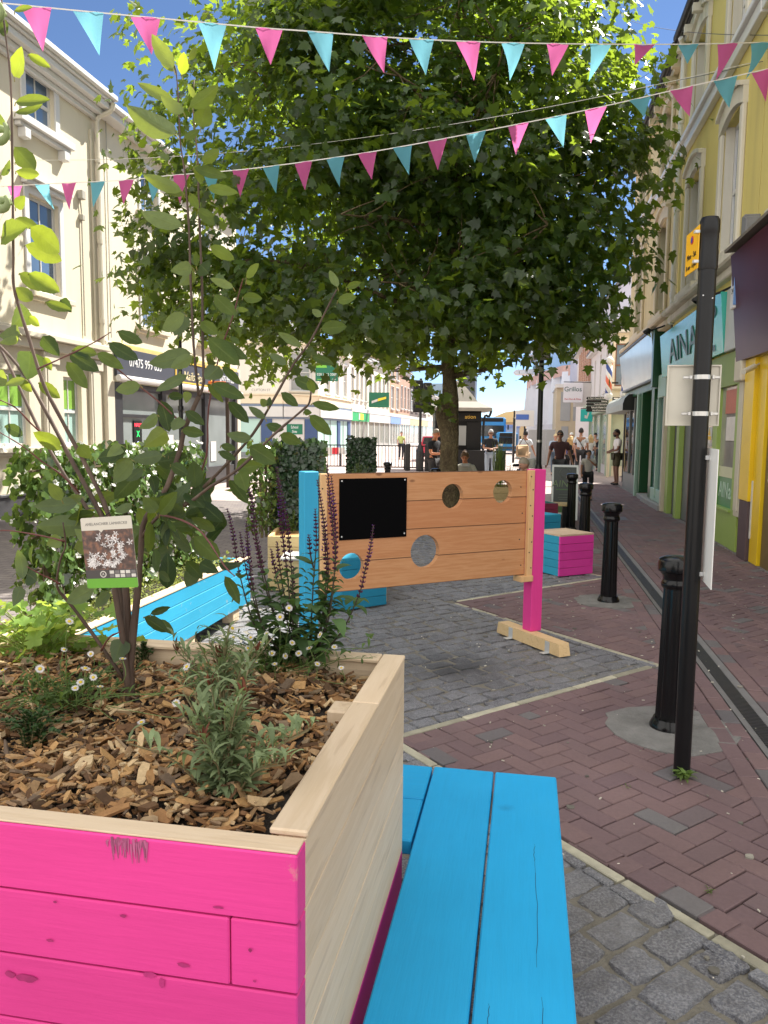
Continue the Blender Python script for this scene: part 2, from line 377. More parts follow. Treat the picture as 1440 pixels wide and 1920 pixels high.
# granite setts, each a rough block, laid in courses across the street
def setts():
    m = MB(); e = Vector((1, 1, 0)).normalized(); q = Vector((-1, 1, 0)).normalized()
    pitch = .138; j = -10
    for j in range(-40, 120):
        s0 = -16.0+rng.random()*.2
        while s0 < 16:
            L = rng.uniform(.14, .235); c = e*(s0+L/2)+q*(j*pitch+rng.uniform(-.006, .006)); s0 += L+rng.uniform(.009, .017)
            if c.y < .9 or c.y > 16.9 or c.x < -3.15 or c.x > zig(c.y)-.135: continue
            near = c.y < 8.5
            G = (-1, -.93, -.5, 0, .5, .93, 1) if c.y < 4.8 else ((-1, -.9, -.05, .9, 1) if near else (-1, -.86, .86, 1)); n = len(G)-1; W = pitch-rng.uniform(.009, .017); vs = []; fs = []; rot = rng.uniform(-.05, .05)
            e2 = (e*math.cos(rot)+q*math.sin(rot)); q2 = (q*math.cos(rot)-e*math.sin(rot)); hz = rng.uniform(-.005, .004); tx, ty = rng.uniform(-.03, .03), rng.uniform(-.03, .03)
            for a in range(n+1):
                for b in range(n+1):
                    u = G[a]; w = G[b]
                    edge = max(abs(u), abs(w)); rx = 1-.07*abs(w)**5; ry = 1-.07*abs(u)**5
                    jx = rng.uniform(-.005, .005) if near else 0; jy = rng.uniform(-.005, .005) if near else 0
                    p = c+e2*(u*rx*L/2+jx)+q2*(w*ry*W/2+jy)
                    z = hz+tx*u*L/2+ty*w*W/2-.002+(rng.uniform(-.0048, .0048) if near else 0)-(.021 if edge > .99 else (.0035 if edge > .8 else 0))
                    vs.append((p.x, p.y, z))
            for a in range(n):
                for b in range(n): fs.append((a*(n+1)+b, (a+1)*(n+1)+b, (a+1)*(n+1)+b+1, a*(n+1)+b+1))
            m.add(vs, fs, 0, rng.random())
    t = NT('granite_sett'); v = t.coords(); sp = t.noise(v, 110, 3, .7); lg = t.noise(v, 14, 5, .65); big = t.noise(v, .55, 4, .6)
    c = t.mix(t.attr(), (.10, .103, .122), (.172, .177, .20)); c = t.mix(t.ramp(sp, [(.42, 0.0), (.64, .9)]), c, (.30, .30, .315))
    c = t.mix(t.ramp(lg, [(.45, 0.0), (.72, .6)]), c, (.085, .08, .085)); c = t.mix(t.ramp(big, [(.5, 0.0), (.8, .5)]), c, (.25, .235, .205))
    # an old oil stain in front of the board
    d = t.n.new('ShaderNodeVectorMath'); d.operation = 'DISTANCE'; t.link(t.coords(), d.inputs[0]); d.inputs[1].default_value = (-.45, 5.25, 0)
    st = t.ramp(t.math('ADD', t.math('MULTIPLY', d.outputs['Value'], .8), t.math('MULTIPLY', t.noise(t.coords(), 4, 4), .7)), [(.35, .75), (.8, 0.0)])
    c = t.mix(st, c, (.035, .035, .037)); t.base(c); t.p(Roughness=.62, Specular_IOR_Level=.4)
    t.bump(t.math('ADD', sp, t.math('MULTIPLY', lg, 1.6)), 1.0, .008)
    o = m.build('cobbled_setts', t.m, smooth=True, angle=R(26)); o['kind'] = 'structure'; return o
setts()
def bricks():
    t = NT('paving_brick'); v = t.coords(); a = t.attr(); n = t.noise(v, 60, 4, .65); n2 = t.noise(v, .8, 5, .6)
    c = t.ramp(a, [(.0, (.165, .108, .112)), (.3, (.145, .096, .103)), (.55, (.178, .116, .116)), (.88, (.15, .102, .107)), (.91, (.128, .116, .122)), (1, (.15, .14, .142))])
    k = t.math('ADD', t.math('MULTIPLY', n, .45), t.math('ADD', t.math('MULTIPLY', n2, 1.0), .30))
    t.base(t.mix(1.0, c, k, 'MULTIPLY')); t.p(Roughness=.75, Specular_IOR_Level=.35); t.bump(n, .35, .004)
    m = MB(); A = .103; ca = math.sqrt(.5)
    def put(cx, cy, lx, ly, ang, lift=0.0):
        h = .0045; vs = []; co, si = math.cos(ang), math.sin(ang); tl = [rng.uniform(-.0018, .0018) for _ in range(4)]; zz = rng.uniform(-.002, .002)
        for lev, (ins, z) in enumerate(((.0015, -.014), (.0025, -.0045), (.0065, 0.0))):
            for k, (i, j) in enumerate(((-1, -1), (1, -1), (1, 1), (-1, 1))):
                x = i*(lx/2-ins-.001); y = j*(ly/2-ins-.001); vs.append((cx+x*co-y*si, cy+x*si+y*co, z+zz+lift+(tl[k] if lev else 0)))
        fs = [(8, 9, 10, 11)]
        for b in (0, 4):
            for k in range(4): fs.append((b+k, b+(k+1) % 4, b+4+(k+1) % 4, b+4+k))
        m.add(vs, fs, 0, rng.random())
    for x in range(-260, 260):
        for y in range(-260, 260):
            s = (x-y) % 4
            if s == 0: cx, cy, lx, ly = (x+1)*A, (y+.5)*A, 2*A, A
            elif s == 2: cx, cy, lx, ly = (x+.5)*A, y*A, A, 2*A
            else: continue
            X = (cx-cy)*ca+1.0; Y = (cx+cy)*ca+6.0
            if Y < 1.0 or Y > 26: continue
            if (zig(Y)+.02 < X < 1.12 and Y < 16.9) or (1.55 < X < 2.92): put(X, Y, lx, ly, PI/4)
    for y in np.arange(1.0, 26, .206):
        for x in (1.082, 1.185, 1.475, 1.578): put(x+(0 if x < 1.3 else 0), y+.1+(.1 if x > 1.5 or x < 1.1 else 0), .103, .205, 0, .006)
    m.build('brick_paving', t.m)['kind'] = 'structure'
    # the strip of odd cut bricks and pale stone that edges the setts
    m = MB(); m2 = MB(); m3 = MB()
    for k in range(-1, 4):
        for (y0, y1) in ((3.89+3.4*k, 5.59+3.4*k), (5.59+3.4*k, 7.29+3.4*k)):
            a = Vector((zig(y0+1e-4), y0, 0)); b = Vector((zig(y1-1e-4), y1, 0)); d = (b-a).normalized(); L = (b-a).length; nn = Vector((-d.y, d.x, 0))
            if nn.x > 0: nn = -nn
            s = .02
            while s < L-.05:
                l = rng.uniform(.3, .55); l = min(l, L-s); c = a+d*(s+l/2)+nn*.052
                if c.y > 1.2 and c.y < 16.5:
                    for h_ in range(3): q_ = c+d*((h_-1)*l/3)+nn*.052; m3.box((q_.x, q_.y, -.009+rng.uniform(-.002, .003)), (l/3-.012, .045+rng.uniform(-.008, .01), .022), math.atan2(d.y, d.x)+rng.uniform(-.05, .05), .005, 0, rng.random())
                    m.box((c.x, c.y, -.010+rng.uniform(-.001, .001)), (l-.012, .05+rng.uniform(-.010, .008), .022), math.atan2(d.y, d.x)+rng.uniform(-.012, .012), .004, 0, rng.random())
                s += l
            s = 0
            while s < L-.04:
                l = rng.uniform(.09, .21); l = min(l, L-s); c = a+d*(s+l/2)-nn*.035
                if 1.0 < c.y < 16.5: m2.box((c.x, c.y, -.0055+rng.uniform(-.0012, .0012)), (l-.01, .1, .02), math.atan2(d.y, d.x), .003, 0, rng.random())
                s += l
    for k in range(-1, 4):
        for x_, y_ in ((-.6, 3.89+3.4*k), (1.02, 5.59+3.4*k)):
            m2.box((x_+.06, y_, -.0075), (.13, .13, .02), PI/4, .003, 0, rng.random())
    m.build('kerb_line', plain('pale_stone', (.36, .34, .26), .85, .55, 12, rnd=.25, bump=.3))['kind'] = 'structure'
    m2.build('kerb_bricks', t.m)['kind'] = 'structure'; m3.build('kerb_setts', bpy.data.materials['granite_sett'])['kind'] = 'structure'
bricks()
def drain():
    m = MB(); y = -1.0
    m.b2((1.243, -1, -.03), (1.42, 26, -.012), 0, 0)
    for x0, x1 in ((1.243, 1.285), (1.378, 1.42)):
        m.prism([(x0, -1, -.012), (x1, -1, -.012), (x1, -1, -.010 if x0 < 1.3 else .001), (x0, -1, .001 if x0 < 1.3 else -.010)], (0, -1, 0), (0, 26, 0), 0)
    for y in np.arange(1.0, 22, .024): m.box((1.3315, y, -.009), (.088, .013, .008), 0, 0, 1)
    o = m.build('drain_channel', [plain('drain_concrete', (.17, .165, .165), .7, .25, 8), plain('drain_iron', (.075, .075, .08), .45, .25, 20, metal=.6)]); o['kind'] = 'structure'
    # a broad dished strip of smooth slab beside the fronts
    m = MB(); y = -1
    while y < 26:
        l = rng.uniform(.5, .8); m.b2((2.86, y, -.02), (2.97, y+l-.008, .0), .003, 0, rng.random()); y += l
    m.build('paving_edge', plain('edge_slab', (.2, .185, .18), .85, .2, 6, rnd=.2))['kind'] = 'structure'
    m = MB()
    m.b2((1.60, 15.2, -.012), (1.95, 15.8, .002), .002)
    m.build('manhole_cover', plain('drain_iron2', (.12, .12, .125), .5, .3, 30, metal=.4))['kind'] = 'structure'
drain()
# ragged collars of concrete let into the bricks round the bollards
m = MB()
for (cx, cy, rr) in ((.83, 4.35, .36), (.82, 7.66, .33), (.8, 11.0, .3)):
    n = 26; ring = [(cx+rr*rng.uniform(.9, 1.06)*math.cos(2*PI*k/n), cy+rr*rng.uniform(.9, 1.06)*math.sin(2*PI*k/n), .0045) for k in range(n)]
    m.add([(cx, cy, .009)]+ring+[(p[0], p[1], -.012) for p in ring], [(0, 1+k, 1+(k+1) % n) for k in range(n)]+[(1+k, 1+n+k, 1+n+(k+1) % n, 1+(k+1) % n) for k in range(n)])
m.build('concrete_patches', plain('rough_concrete', (.185, .18, .172), .9, .7, 7, bump=.9))['kind'] = 'structure'
# crumbs, cigarette ends and small litter lying in the joints
m = MB()
for k in range(420):
    y = rng.uniform(1.6, 9)**1; x = rng.uniform(-1.2, 2.8); s = rng.uniform(.002, .007); M = Matrix.Translation((x, y, .004)) @ Matrix.Rotation(rng.uniform(0, 6), 4, 'Z')
    m.box((0, 0, 0), (s*rng.uniform(1, 3.5), s, s*.8), 0, 0, 0, rng.random(), M)
for k in range(110):
    x, y, s = rng.uniform(-.5, 2.8), rng.uniform(2.2, 12), rng.uniform(.008, .02); ring = [(x+s*rng.uniform(.8, 1.15)*math.cos(a*PI/5), y+s*rng.uniform(.8, 1.15)*math.sin(a*PI/5), .0045) for a in range(10)]
    m.add(ring+[(p[0], p[1], -.002) for p in ring], [tuple(range(10))]+[(a, 10+a, 10+(a+1) % 10, (a+1) % 10) for a in range(10)], 0, rng.uniform(-.2, .15))
tag(m.build('litter_crumbs', plain('crumb', (.5, .47, .4), .9, .4, 30, rnd=.6)), 'tiny pale crumbs and grit scattered over the paving', 'litter', kind='stuff')
# ================================================================ STREET OBJECTS IN FRONT
PINK = (.70, .046, .27); BLUE = (.010, .34, .68); BARE1 = (.62, .47, .31); BARE2 = (.47, .33, .19)
M_bare = {a: wood('bare_timber_'+a, (.70, .565, .42), (.58, .44, .29), a) for a in 'XYZ'}
M_pinkX = wood('pink_paint_X', BARE1, BARE2, 'X', PINK, worn=.12); M_pinkY = wood('pink_paint_Y', BARE1, BARE2, 'Y', PINK)
M_blueX = wood('blue_paint_X', BARE1, BARE2, 'X', BLUE); M_blueY = wood('blue_paint_Y', BARE1, BARE2, 'Y', BLUE); M_blueZ = wood('blue_paint_Z', BARE1, BARE2, 'Z', (.03, .33, .55))
M_pinkZ = wood('pink_paint_Z', BARE1, BARE2, 'Z', PINK)
M_blueW = wood('blue_paint_worn', BARE1, BARE2, 'Y', (.03, .40, .66), worn=.4)
M_steel = plain('zinc', (.6, .61, .62), .35, .2, 20, metal=.35)
M_screw = plain('screw_dark', (.06, .05, .045), .5, .1, 5, metal=.5)
M_soil = plain('soil', (.035, .026, .02), .95, .5, 20, bump=.8)

# ---- the near planter: pink front, bare timber side
PX0, PX1, PY0, PY1, PZ = -1.52, -.315, 1.03, 2.04, 1.0
pl = thing('planter_box', ((PX0+PX1)/2, (PY0+PY1)/2, 0), 'big timber planter in the foreground, pink front and bare side, filled with bark chips', 'planter')
bh = .111
m = MB(); mm = MB()
for k in range(9):
    z1 = PZ-.0-k*bh; z0 = z1-bh+.003
    if k % 2 == 0: m.b2((PX0, PY0, z0), (PX1-.0, PY0+.046, z1), .0025, 0, rng.random())
    else:
        xs = PX1-.105; m.b2((PX0, PY0, z0), (xs-.002, PY0+.046, z1), .0025, 0, rng.random()); m.b2((xs, PY0+.0008, z0), (PX1-.0, PY0+.046, z1), .0025, 0, rng.random())
front = m.build('front_panel', M_pinkX, pl)
m = MB()
xa, xb = onY(200, 1635, PY0).x, onY(278, 1640, PY0).x
for k in range(46):
    x = rng.uniform(xa, xb); zt = PZ-rng.uniform(.0, .010); l = rng.uniform(.006, .034); w_ = rng.uniform(.0008, .0026); sl = rng.uniform(-.004, .004); yk = PY0-.0004-k*.00003; m.add([(x-w_, yk, zt), (x+w_, yk, zt), (x+w_*.3+sl, yk, zt-l), (x-w_*.3+sl, yk, zt-l)], [(3, 2, 1, 0)], 0, rng.random())
tag(m.build('paint_scuff', plain('scuff_grey', (.38, .09, .20), .8, .35, 60, rnd=.35), front), 'brushed scuff where the pink paint is thin')
m = MB()
for px_, py_, rx_, rz_ in ((305, 1842, .005, .010), (282, 1826, .012, .006), (345, 1808, .011, .004), (50, 1832, .020, .008), (20, 1825, .010, .006), (105, 1690, .004, .002), (232, 1716, .006, .003), (95, 1762, .008, .003), (478, 1838, .003, .002), (410, 1700, .010, .002), (470, 1780, .003, .004)):
    p = onY(px_, py_, PY0); n_ = 14; m.add([(p.x+rx_*rng.uniform(.7, 1.1)*math.cos(2*PI*k/n_), PY0-.0022, p.z+rz_*rng.uniform(.6, 1.1)*math.sin(2*PI*k/n_)) for k in range(n_)], [tuple(range(n_))], 0, rng.random())
m.build('knots', plain('knot_pink', (.40, .02, .15), .7, .4, 90, rnd=.35), front)
m = MB(); m.b2((PX0, PY0+.003, PZ+.0006), (PX1-.001, PY0+.044, PZ+.004), .001); top = m.build('front_rim', M_bare['X'], pl)
m = MB(); m2 = MB()
for k in range(9):
    z1 = PZ-k*bh; z0 = z1-bh+.0015; (m if k < 5 else m2).b2((PX1-.046, PY0+.048, z0), (PX1+.0 if k % 2 else PX1-.0006, PY1, z1), .0012, 0, rng.random())
m.build('side_panel', M_bare['Y'], pl); tag(m2.build('side_skirting', wood('magenta_low', BARE1, BARE2, 'Y', (.5, .03, .25)), pl), 'side boards painted pink near the ground')
m = MB(); m.b2((PX1-.06, PY0+.05, PZ+.0006), (PX1+.0015, PY0+.62, PZ+.012), .003, 0, .3); m.b2((PX1-.06, PY0+.623, PZ+.0006), (PX1+.0015, PY1-.0, PZ+.012), .003, 0, .8)
m.build('side_rim', M_bare['Y'], pl)
m = MB(); m2 = MB()
for k in range(9):
    z1 = PZ-k*bh; z0 = z1-bh+.002; m.b2((PX0+.048, PY1-.046, z0), (PX1-.048, PY1, z1), .002, 0, rng.random()); m2.b2((PX0, PY0+.048, z0), (PX0+.046, PY1, z1), .002, 0, rng.random())
m.build('back_panel', M_bare['X'], pl); m2.build('far_side_panel', M_bare['Y'], pl)
m = MB(); m.b2((PX0, PY1-.06, PZ+.0006), (PX1-.062, PY1+.001, PZ+.012), .003); m.build('back_rim', M_bare['X'], pl)
m = MB(); m.box((PX1-.085, PY0+.66, .955), (.07, .07, .06), .0, .004); m.build('corner_post', M_bare['Z'], pl)
m = MB(); n = 14
SOIL = .955
def soil_z(x, y): return SOIL+.012*math.sin(x*9+1)+.010*math.sin(y*11)+.02*math.exp(-((x+.95)**2+(y-1.7)**2)/.06)
vs = [(PX0+.05+(PX1-PX0-.1)*i/n, PY0+.05+(PY1-PY0-.1)*j/n, 0) for i in range(n+1) for j in range(n+1)]; vs = [(x, y, soil_z(x, y)-.012) for x, y, _ in vs]
m.add(vs, [(a*(n+1)+b, (a+1)*(n+1)+b, (a+1)*(n+1)+b+1, a*(n+1)+b+1) for a in range(n) for b in range(n)]); m.build('soil', M_soil, pl, smooth=True)
# bark chips heaped on the soil
m = MB()
for k in range(6200):
    x = rng.uniform(PX0+.055, PX1-.065); y = PY0+.055+(PY1-PY0-.12)*rng.random()**1.15
    if x > PX1-.11 and y < PY0+.3 and rng.random() < .6: continue
    big = rng.random(); L = rng.uniform(.010, .028) if big < .6 else (rng.uniform(.028, .05) if big < .94 else rng.uniform(.05, .085))
    w = L*rng.choice((rng.uniform(.12, .25), rng.uniform(.25, .5), rng.uniform(.4, .75))) if L < .05 else rng.uniform(.006, .02); th = rng.uniform(.002, .0065)
    M = Matrix.Translation((x, y, soil_z(x, y)+rng.uniform(-.012, .016))) @ Matrix.Rotation(rng.uniform(0, 6.3), 4, 'Z') @ Matrix.Rotation(rng.gauss(0, .42), 4, 'X') @ Matrix.Rotation(rng.gauss(0, .38), 4, 'Y')
    j = lambda a: a*rng.uniform(.55, 1.1); vs = []
    for sg in (-1, 1):
        top = [(j(-L/2), j(-w/2)), (j(-L/5), j(-w/2)*1.1), (j(L/2), j(-w/2)*.8), (j(L/2)*1.05, j(w/2)*.7), (j(L/6), j(w/2)*1.15), (j(-L/2), j(w/2))]
        if sg == -1: t0 = top
        vs += [M @ Vector((a, b, sg*th/2*rng.uniform(.7, 1.2))) for a, b in t0]
    m.add(vs, [(5, 4, 3, 2, 1, 0), (6, 7, 8, 9, 10, 11)]+[(i, (i+1) % 6, 6+(i+1) % 6, 6+i) for i in range(6)], 0, rng.random())
t = NT('bark_chip'); v = t.coords((9, 9, 9)); a = t.attr(); n = t.noise(t.coords(), 140, 4, .7); n2 = t.noise(t.coords(), 45, 4, .6)
c = t.ramp(a, [(.0, (.085, .05, .028)), (.18, (.17, .09, .045)), (.38, (.34, .18, .075)), (.58, (.50, .30, .13)), (.76, (.38, .25, .14)), (.88, (.12, .085, .062)), (.95, (.56, .40, .22)), (1, (.62, .48, .30))])
t.base(t.mix(1.0, c, t.math('ADD', t.math('MULTIPLY', n, .7), t.math('ADD', t.math('MULTIPLY', n2, .6), .3)), 'MULTIPLY')); t.p(Roughness=.85, Specular_IOR_Level=.25); t.bump(n, .5, .003)
M_chip = t.m
tag(m.build('bark_chips', M_chip), 'brown bark chips heaped over the soil of the pink planter', 'bark chips', kind='stuff')

# ---- blue bench beside the planter, turning behind it
be = thing('bench', (-.08, 2.0, 0), 'bright blue plank bench wrapped round the side and back of the pink planter', 'bench')
BZ = .45
for i, (x0, x1) in enumerate(((-.29, -.0835), (-.0765, .13))):
    m = MB(); m.b2((x0, .62, BZ-.045), (x1, 2.6, BZ), .004, 0, (.3, .7)[i])
    # drying cracks along the plank
    o = m.build('seat_plank', M_blueY, be)
m = MB()
for (x, y0, l, wv) in ((.055, 1.62, .42, .006), (.062, 1.25, .28, .004), (-.045, 1.42, .07, .002), (.052, 2.04, .10, .004)):
    pts = [(x+wv*.35*math.sin(i*.7+y0*7)+.0012*math.sin(i*4.1), y0+l*i/9) for i in range(10)]
    for i in range(9):
        (xa, ya), (xb, yb) = pts[i], pts[i+1]; h = .0006 if 0 < i < 8 else .0003; m.quad((xa-h, ya, BZ+.0007), (xa+h, ya, BZ+.0007), (xb+h, yb, BZ+.0007), (xb-h, yb, BZ+.0007))
m.build('plank_crack', plain('crack', (.012, .05, .10), .9, .1, 4), be)
for (y0, y1) in ((2.09, 2.345), (2.352, 2.595)):
    m = MB(); m.b2((-1.5, y0, BZ-.045), (-.297, y1, BZ), .004, 0, rng.random()); m.build('seat_plank', M_blueX, be)
for (x, y) in ((-.27, 1.2), (.08, 1.2), (-.27, 2.45), (.08, 2.45), (-1.4, 2.2), (-1.4, 2.5)):
    m = MB(); m.b2((x-.03, y-.045, 0.0), (x+.03, y+.045, BZ-.046), .003, 0, rng.random()); m.build('leg', M_bare['Z'], be)
m = MB()
for y in (1.2, 2.45): m.b2((-.29, y+.046, BZ-.14), (.12, y+.09, BZ-.046), .003, 0, rng.random())
m.build('bearer', M_bare['X'], be)

# ---- the board with face holes, on posts
SA = Vector((.012, 5.997, 0)); SB = SA+Vector((-.79, -.6131, 0))*1.72; ST = (SB-SA).normalized(); SN = Vector((-ST.y, ST.x, 0))
if SN.y > 0: SN = -SN            # towards the camera side
fb = thing('face_cutout_board', (SA+SB)/2, 'timber stocks board with round face holes, one blue and one pink post, a black panel', 'cutout board')
def sp(s, z, d=0.0): return SA+ST*s+SN*d+Vector((0, 0, z))
W_S = (SB-SA).length
def slab(name, outer, holes, z0, mat, parent, d0, d1, bev=0.0):
    cu = bpy.data.curves.new('c', 'CURVE'); cu.dimensions = '2D'; cu.fill_mode = 'BOTH'; cu.extrude = abs(d1-d0)/2; cu.bevel_depth = bev
    for lp in [outer]+holes:
        s = cu.splines.new('POLY'); s.points.add(len(lp)-1); s.use_cyclic_u = True
        for i, (x, y) in enumerate(lp): s.points[i].co = (x, y, 0, 1)
    tmp = bpy.data.objects.new('c', cu); COL.objects.link(tmp); me = bpy.data.meshes.new_from_object(tmp.evaluated_get(bpy.context.evaluated_depsgraph_get()))
    bpy.data.objects.remove(tmp); bpy.data.curves.remove(cu)
    M = frameM(sp(0, 0, (d0+d1)/2), ST, SN if ST.cross(Vector((0, 0, 1))).dot(SN) > 0 else -SN)
    # local x along the board from the pink post, local y up
    X = Matrix.Identity(4); 
    for r_ in range(3): X[r_][0] = ST[r_]; X[r_][1] = (0, 0, 1)[r_]; X[r_][2] = SN[r_]
    o0 = sp(0, 0, (d0+d1)/2)
    for r_ in range(3): X[r_][3] = o0[r_]
    me.transform(Matrix.Translation(-wloc(parent)) @ X)
    if X.determinant() < 0: me.flip_normals()
    me.name = name; me.materials.clear(); me.materials.append(mat); at = me.attributes.new('rnd', 'FLOAT', 'FACE'); at.data.foreach_set('value', [.5]*len(me.polygons))
    o = bpy.data.objects.new(name, me); COL.objects.link(o); o.parent = parent; return o
circ = lambda x, y, r: [(x+r*math.cos(2*PI*k/48), y+r*math.sin(2*PI*k/48)) for k in range(48)]
# warm new timber, four broad boards (the joints are lines in the wood)
t = NT('board_timber'); tcz = t.n.new('ShaderNodeTexCoord'); sep = t.n.new('ShaderNodeSeparateXYZ'); t.link(tcz.outputs['Object'], sep.inputs[0])
zz = t.math('DIVIDE', t.math('SUBTRACT', sep.outputs[2], .545), .2); fl = t.n.new('ShaderNodeMath'); fl.operation = 'FLOOR'; t.link(zz, fl.inputs[0])
fr = t.math('FRACT', zz); vv = t.coords((1.0, 1.0, 15), (0, 0, 0)); ad = t.n.new('ShaderNodeVectorMath'); cb = t.n.new('ShaderNodeCombineXYZ'); t.link(t.math('MULTIPLY', fl.outputs[0], 3.7), cb.inputs[0]); t.link(t.math('MULTIPLY', fl.outputs[0], 5.3), cb.inputs[2])
t.link(vv, ad.inputs[0]); t.link(cb.outputs[0], ad.inputs[1]); g1 = t.noise(ad.outputs[0], 1.3, 6, .6); g2 = t.noise(ad.outputs[0], 6, 3, .6)
gr = t.ramp(g1, [(.28, 0.0), (.42, .9), (.5, .15), (.58, .85), (.72, .1)]); c = t.mix(t.math('ADD', t.math('MULTIPLY', gr, .55), t.math('MULTIPLY', g2, .4)), (.60, .33, .165), (.42, .175, .065))
bt = t.math('FRACT', t.math('MULTIPLY', t.math('ADD', fl.outputs[0], 3.0), .371)); c = t.mix(t.math('MULTIPLY', bt, .55), c, (.44, .16, .065))
vo = t.node('ShaderNodeTexVoronoi', Scale=3.1); sk = t.coords((1, 1, 2.2)); t.link(sk, vo.inputs['Vector']); kn = t.ramp(vo.outputs['Distance'], [(.0, 1.0), (.05, .9), (.10, 0.0)]); c = t.mix(t.math('MULTIPLY', kn, .85), c, (.16, .06, .025))
jt = t.ramp(fr, [(.0, 1.0), (.012, 1.0), (.02, 0.0), (.98, 0.0), (.988, 1.0)]); c = t.mix(t.math('MULTIPLY', jt, .85), c, (.07, .03, .015))
t.base(c); t.p(Roughness=.55, Specular_IOR_Level=.35); t.bump(t.math('SUBTRACT', t.math('MULTIPLY', g2, .4), jt), .35, .006)
bd = slab('board', [(.045, .545), (W_S-.02, .545), (W_S-.02, 1.345), (.045, 1.345)], [circ(.707, 1.168, .09), circ(.266, 1.188, .087), circ(.93, .78, .118), circ(1.508, .712, .092)], 0, t.m, fb, .0, .045)
def postbox(mb, s, z0, z1, w=.1, d0=-.05, d1=.05, r=.5, bev=.004):
    c = sp(s, (z0+z1)/2, (d0+d1)/2); mb.box(c, (w, abs(d1-d0), z1-z0), math.atan2(ST.y, ST.x), bev, 0, r)
m = MB(); postbox(m, -.062, .095, 1.352, .105, -.03, .075); tag(m.build('post', M_pinkZ, fb), 'pink square post')
m = MB(); postbox(m, W_S+.09, .095, 1.362, .102, -.03, .07); tag(m.build('post', M_blueZ, fb), 'blue square post')
for s in (.022, W_S+.008):
    m = MB(); postbox(m, s, .505, 1.348, .05, .047, .082, .6, .003); m.build('batten', wood('batten_timber', (.7, .45, .23), (.6, .35, .16), 'Z'), fb)
m = MB(); postbox(m, .05, .495, .54, .115, -.01, .092, .6, .003); m.build('shelf_block', wood('batten_timber', (.7, .45, .23), (.6, .35, .16), 'Z'), fb)
m = MB()
for s, zs in ((.022, [.6, .72, .8, .9, 1.0, 1.08, 1.2, 1.3]), (W_S+.008, [.65, .85, 1.05, 1.25]), (.09, [.62, .82, 1.02, 1.22])):
    for i, z in enumerate(zs):
        M = frameM(sp(s+(.01 if i % 2 else -.01), z, .0835 if s != .09 else .0462), ST, SN); k = MB(); k.lathe([(.0055, -.002), (.0055, .0005), (.003, .001)], (0, 0, 0), 8); m.add([M @ Vector(p) for p in k.v], k.f)
m.build('screws', M_screw, fb)
bp = plain('black_panel', (.0025, .0025, .003), .75, .05, 3, spec=.04)
m = MB(); c = sp(1.345, 1.103, .0485); m.box(c, (.515, .006, .415), math.atan2(ST.y, ST.x), .0015); pn = m.build('panel', bp, fb)
m = MB()
for s in (1.105, 1.585):
    for z in (.92, 1.295):
        M = frameM(sp(s, z, .0520), ST, SN); k = MB(); k.lathe([(.006, 0), (.006, .001), (.003, .002)], (0, 0, 0), 8); m.add([M @ Vector(p) for p in k.v], k.f)
m.build('panel_screw', M_steel, pn)
FA = Vector((-.24, 6.18, 0)); FBv = FA+SN*.7
def beam(cen, name='foot_beam'):
    d = (FBv-FA).normalized(); n = Vector((-d.y, d.x, 0)); L = .74; m = MB()
    P = lambda a, b, z: (cen.x+d.x*a+n.x*b, cen.y+d.y*a+n.y*b, z)
    w = .05; prof = [(-L/2-.02, .003), (L/2+.02, .003), (L/2, .095), (-L/2, .095)]
    m.prism([P(a, -w, z) for a, z in prof], P(0, -w, 0), P(0, w, 0), 0, .4); ft = m.build(name, wood('foot_timber', (.78, .58, .34), (.66, .45, .22), 'D'), fb)
    for a in (-.2, .25):
        m = MB(); q = P(a, -w-.002, .045); m.box(q, (.05, .003, .085), math.atan2(d.y, d.x), 0); q = P(a, -w-.028, .004); m.box(q, (.05, .055, .003), math.atan2(d.y, d.x), 0)
        m.build('bracket', M_steel, ft)
beam(Vector((.075, 5.95, 0))); beam(sp(W_S+.095, 0, .05))

# ---- striped cube seats
M_pinkfaceX = wood('pink_cube', BARE1, BARE2, 'X', (.72, .05, .36)); M_pale = wood('cube_top', (.68, .53, .38), (.58, .42, .28), 'X')
def cube_seat(cx, cy, ang, left, right, label, top=M_pale, s=.47, h=.46):
    o = thing('cube_seat', (cx, cy, 0), label, 'seat', 'painted cube seats on the setts'); bhh = h/5
    for fi, (nx, mat) in enumerate((((1, 0), right), ((-1, 0), left), ((0, 1), left), ((0, -1), right))):
        m = MB()
        for k in range(5):
            a = ang+math.atan2(nx[1], nx[0]); c = (cx+math.cos(a)*(s/2-.012), cy+math.sin(a)*(s/2-.012), bhh*(k+.5)-.0+.002); m.box(c, (.024, s-(.0 if nx[0] else .05), bhh-.004), a, .002, 0, rng.random())
        m.build('side_panel', mat, o)
    m = MB()
    for k in range(4):
        u = (k-1.5)*s/4; m.box((cx+u*math.cos(ang+PI/2), cy+u*math.sin(ang+PI/2), h+.012), (s, s/4-.004, .02), ang, .002, 0, rng.random())
    m.build('top', top, o); return o
M_cb = wood('blue_cube', BARE1, BARE2, 'X', (.03, .33, .52)); M_cb2 = wood('blue_cube2', BARE1, BARE2, 'X', (.02, .26, .44))
cv = Vector((.40, 8.88)); ra = math.atan2(.45, .40)       # pink face runs from the near corner to the right
def cube_at(near, dirx, dl, *a, **k):
    s = k.get('s', .47); d = Vector((math.cos(dirx), math.sin(dirx))); e = Vector((-d.y, d.x)); c = near+d*(s/2)+e*(s/2); return c
c = cube_at(cv, R(42), 0, s=.52)
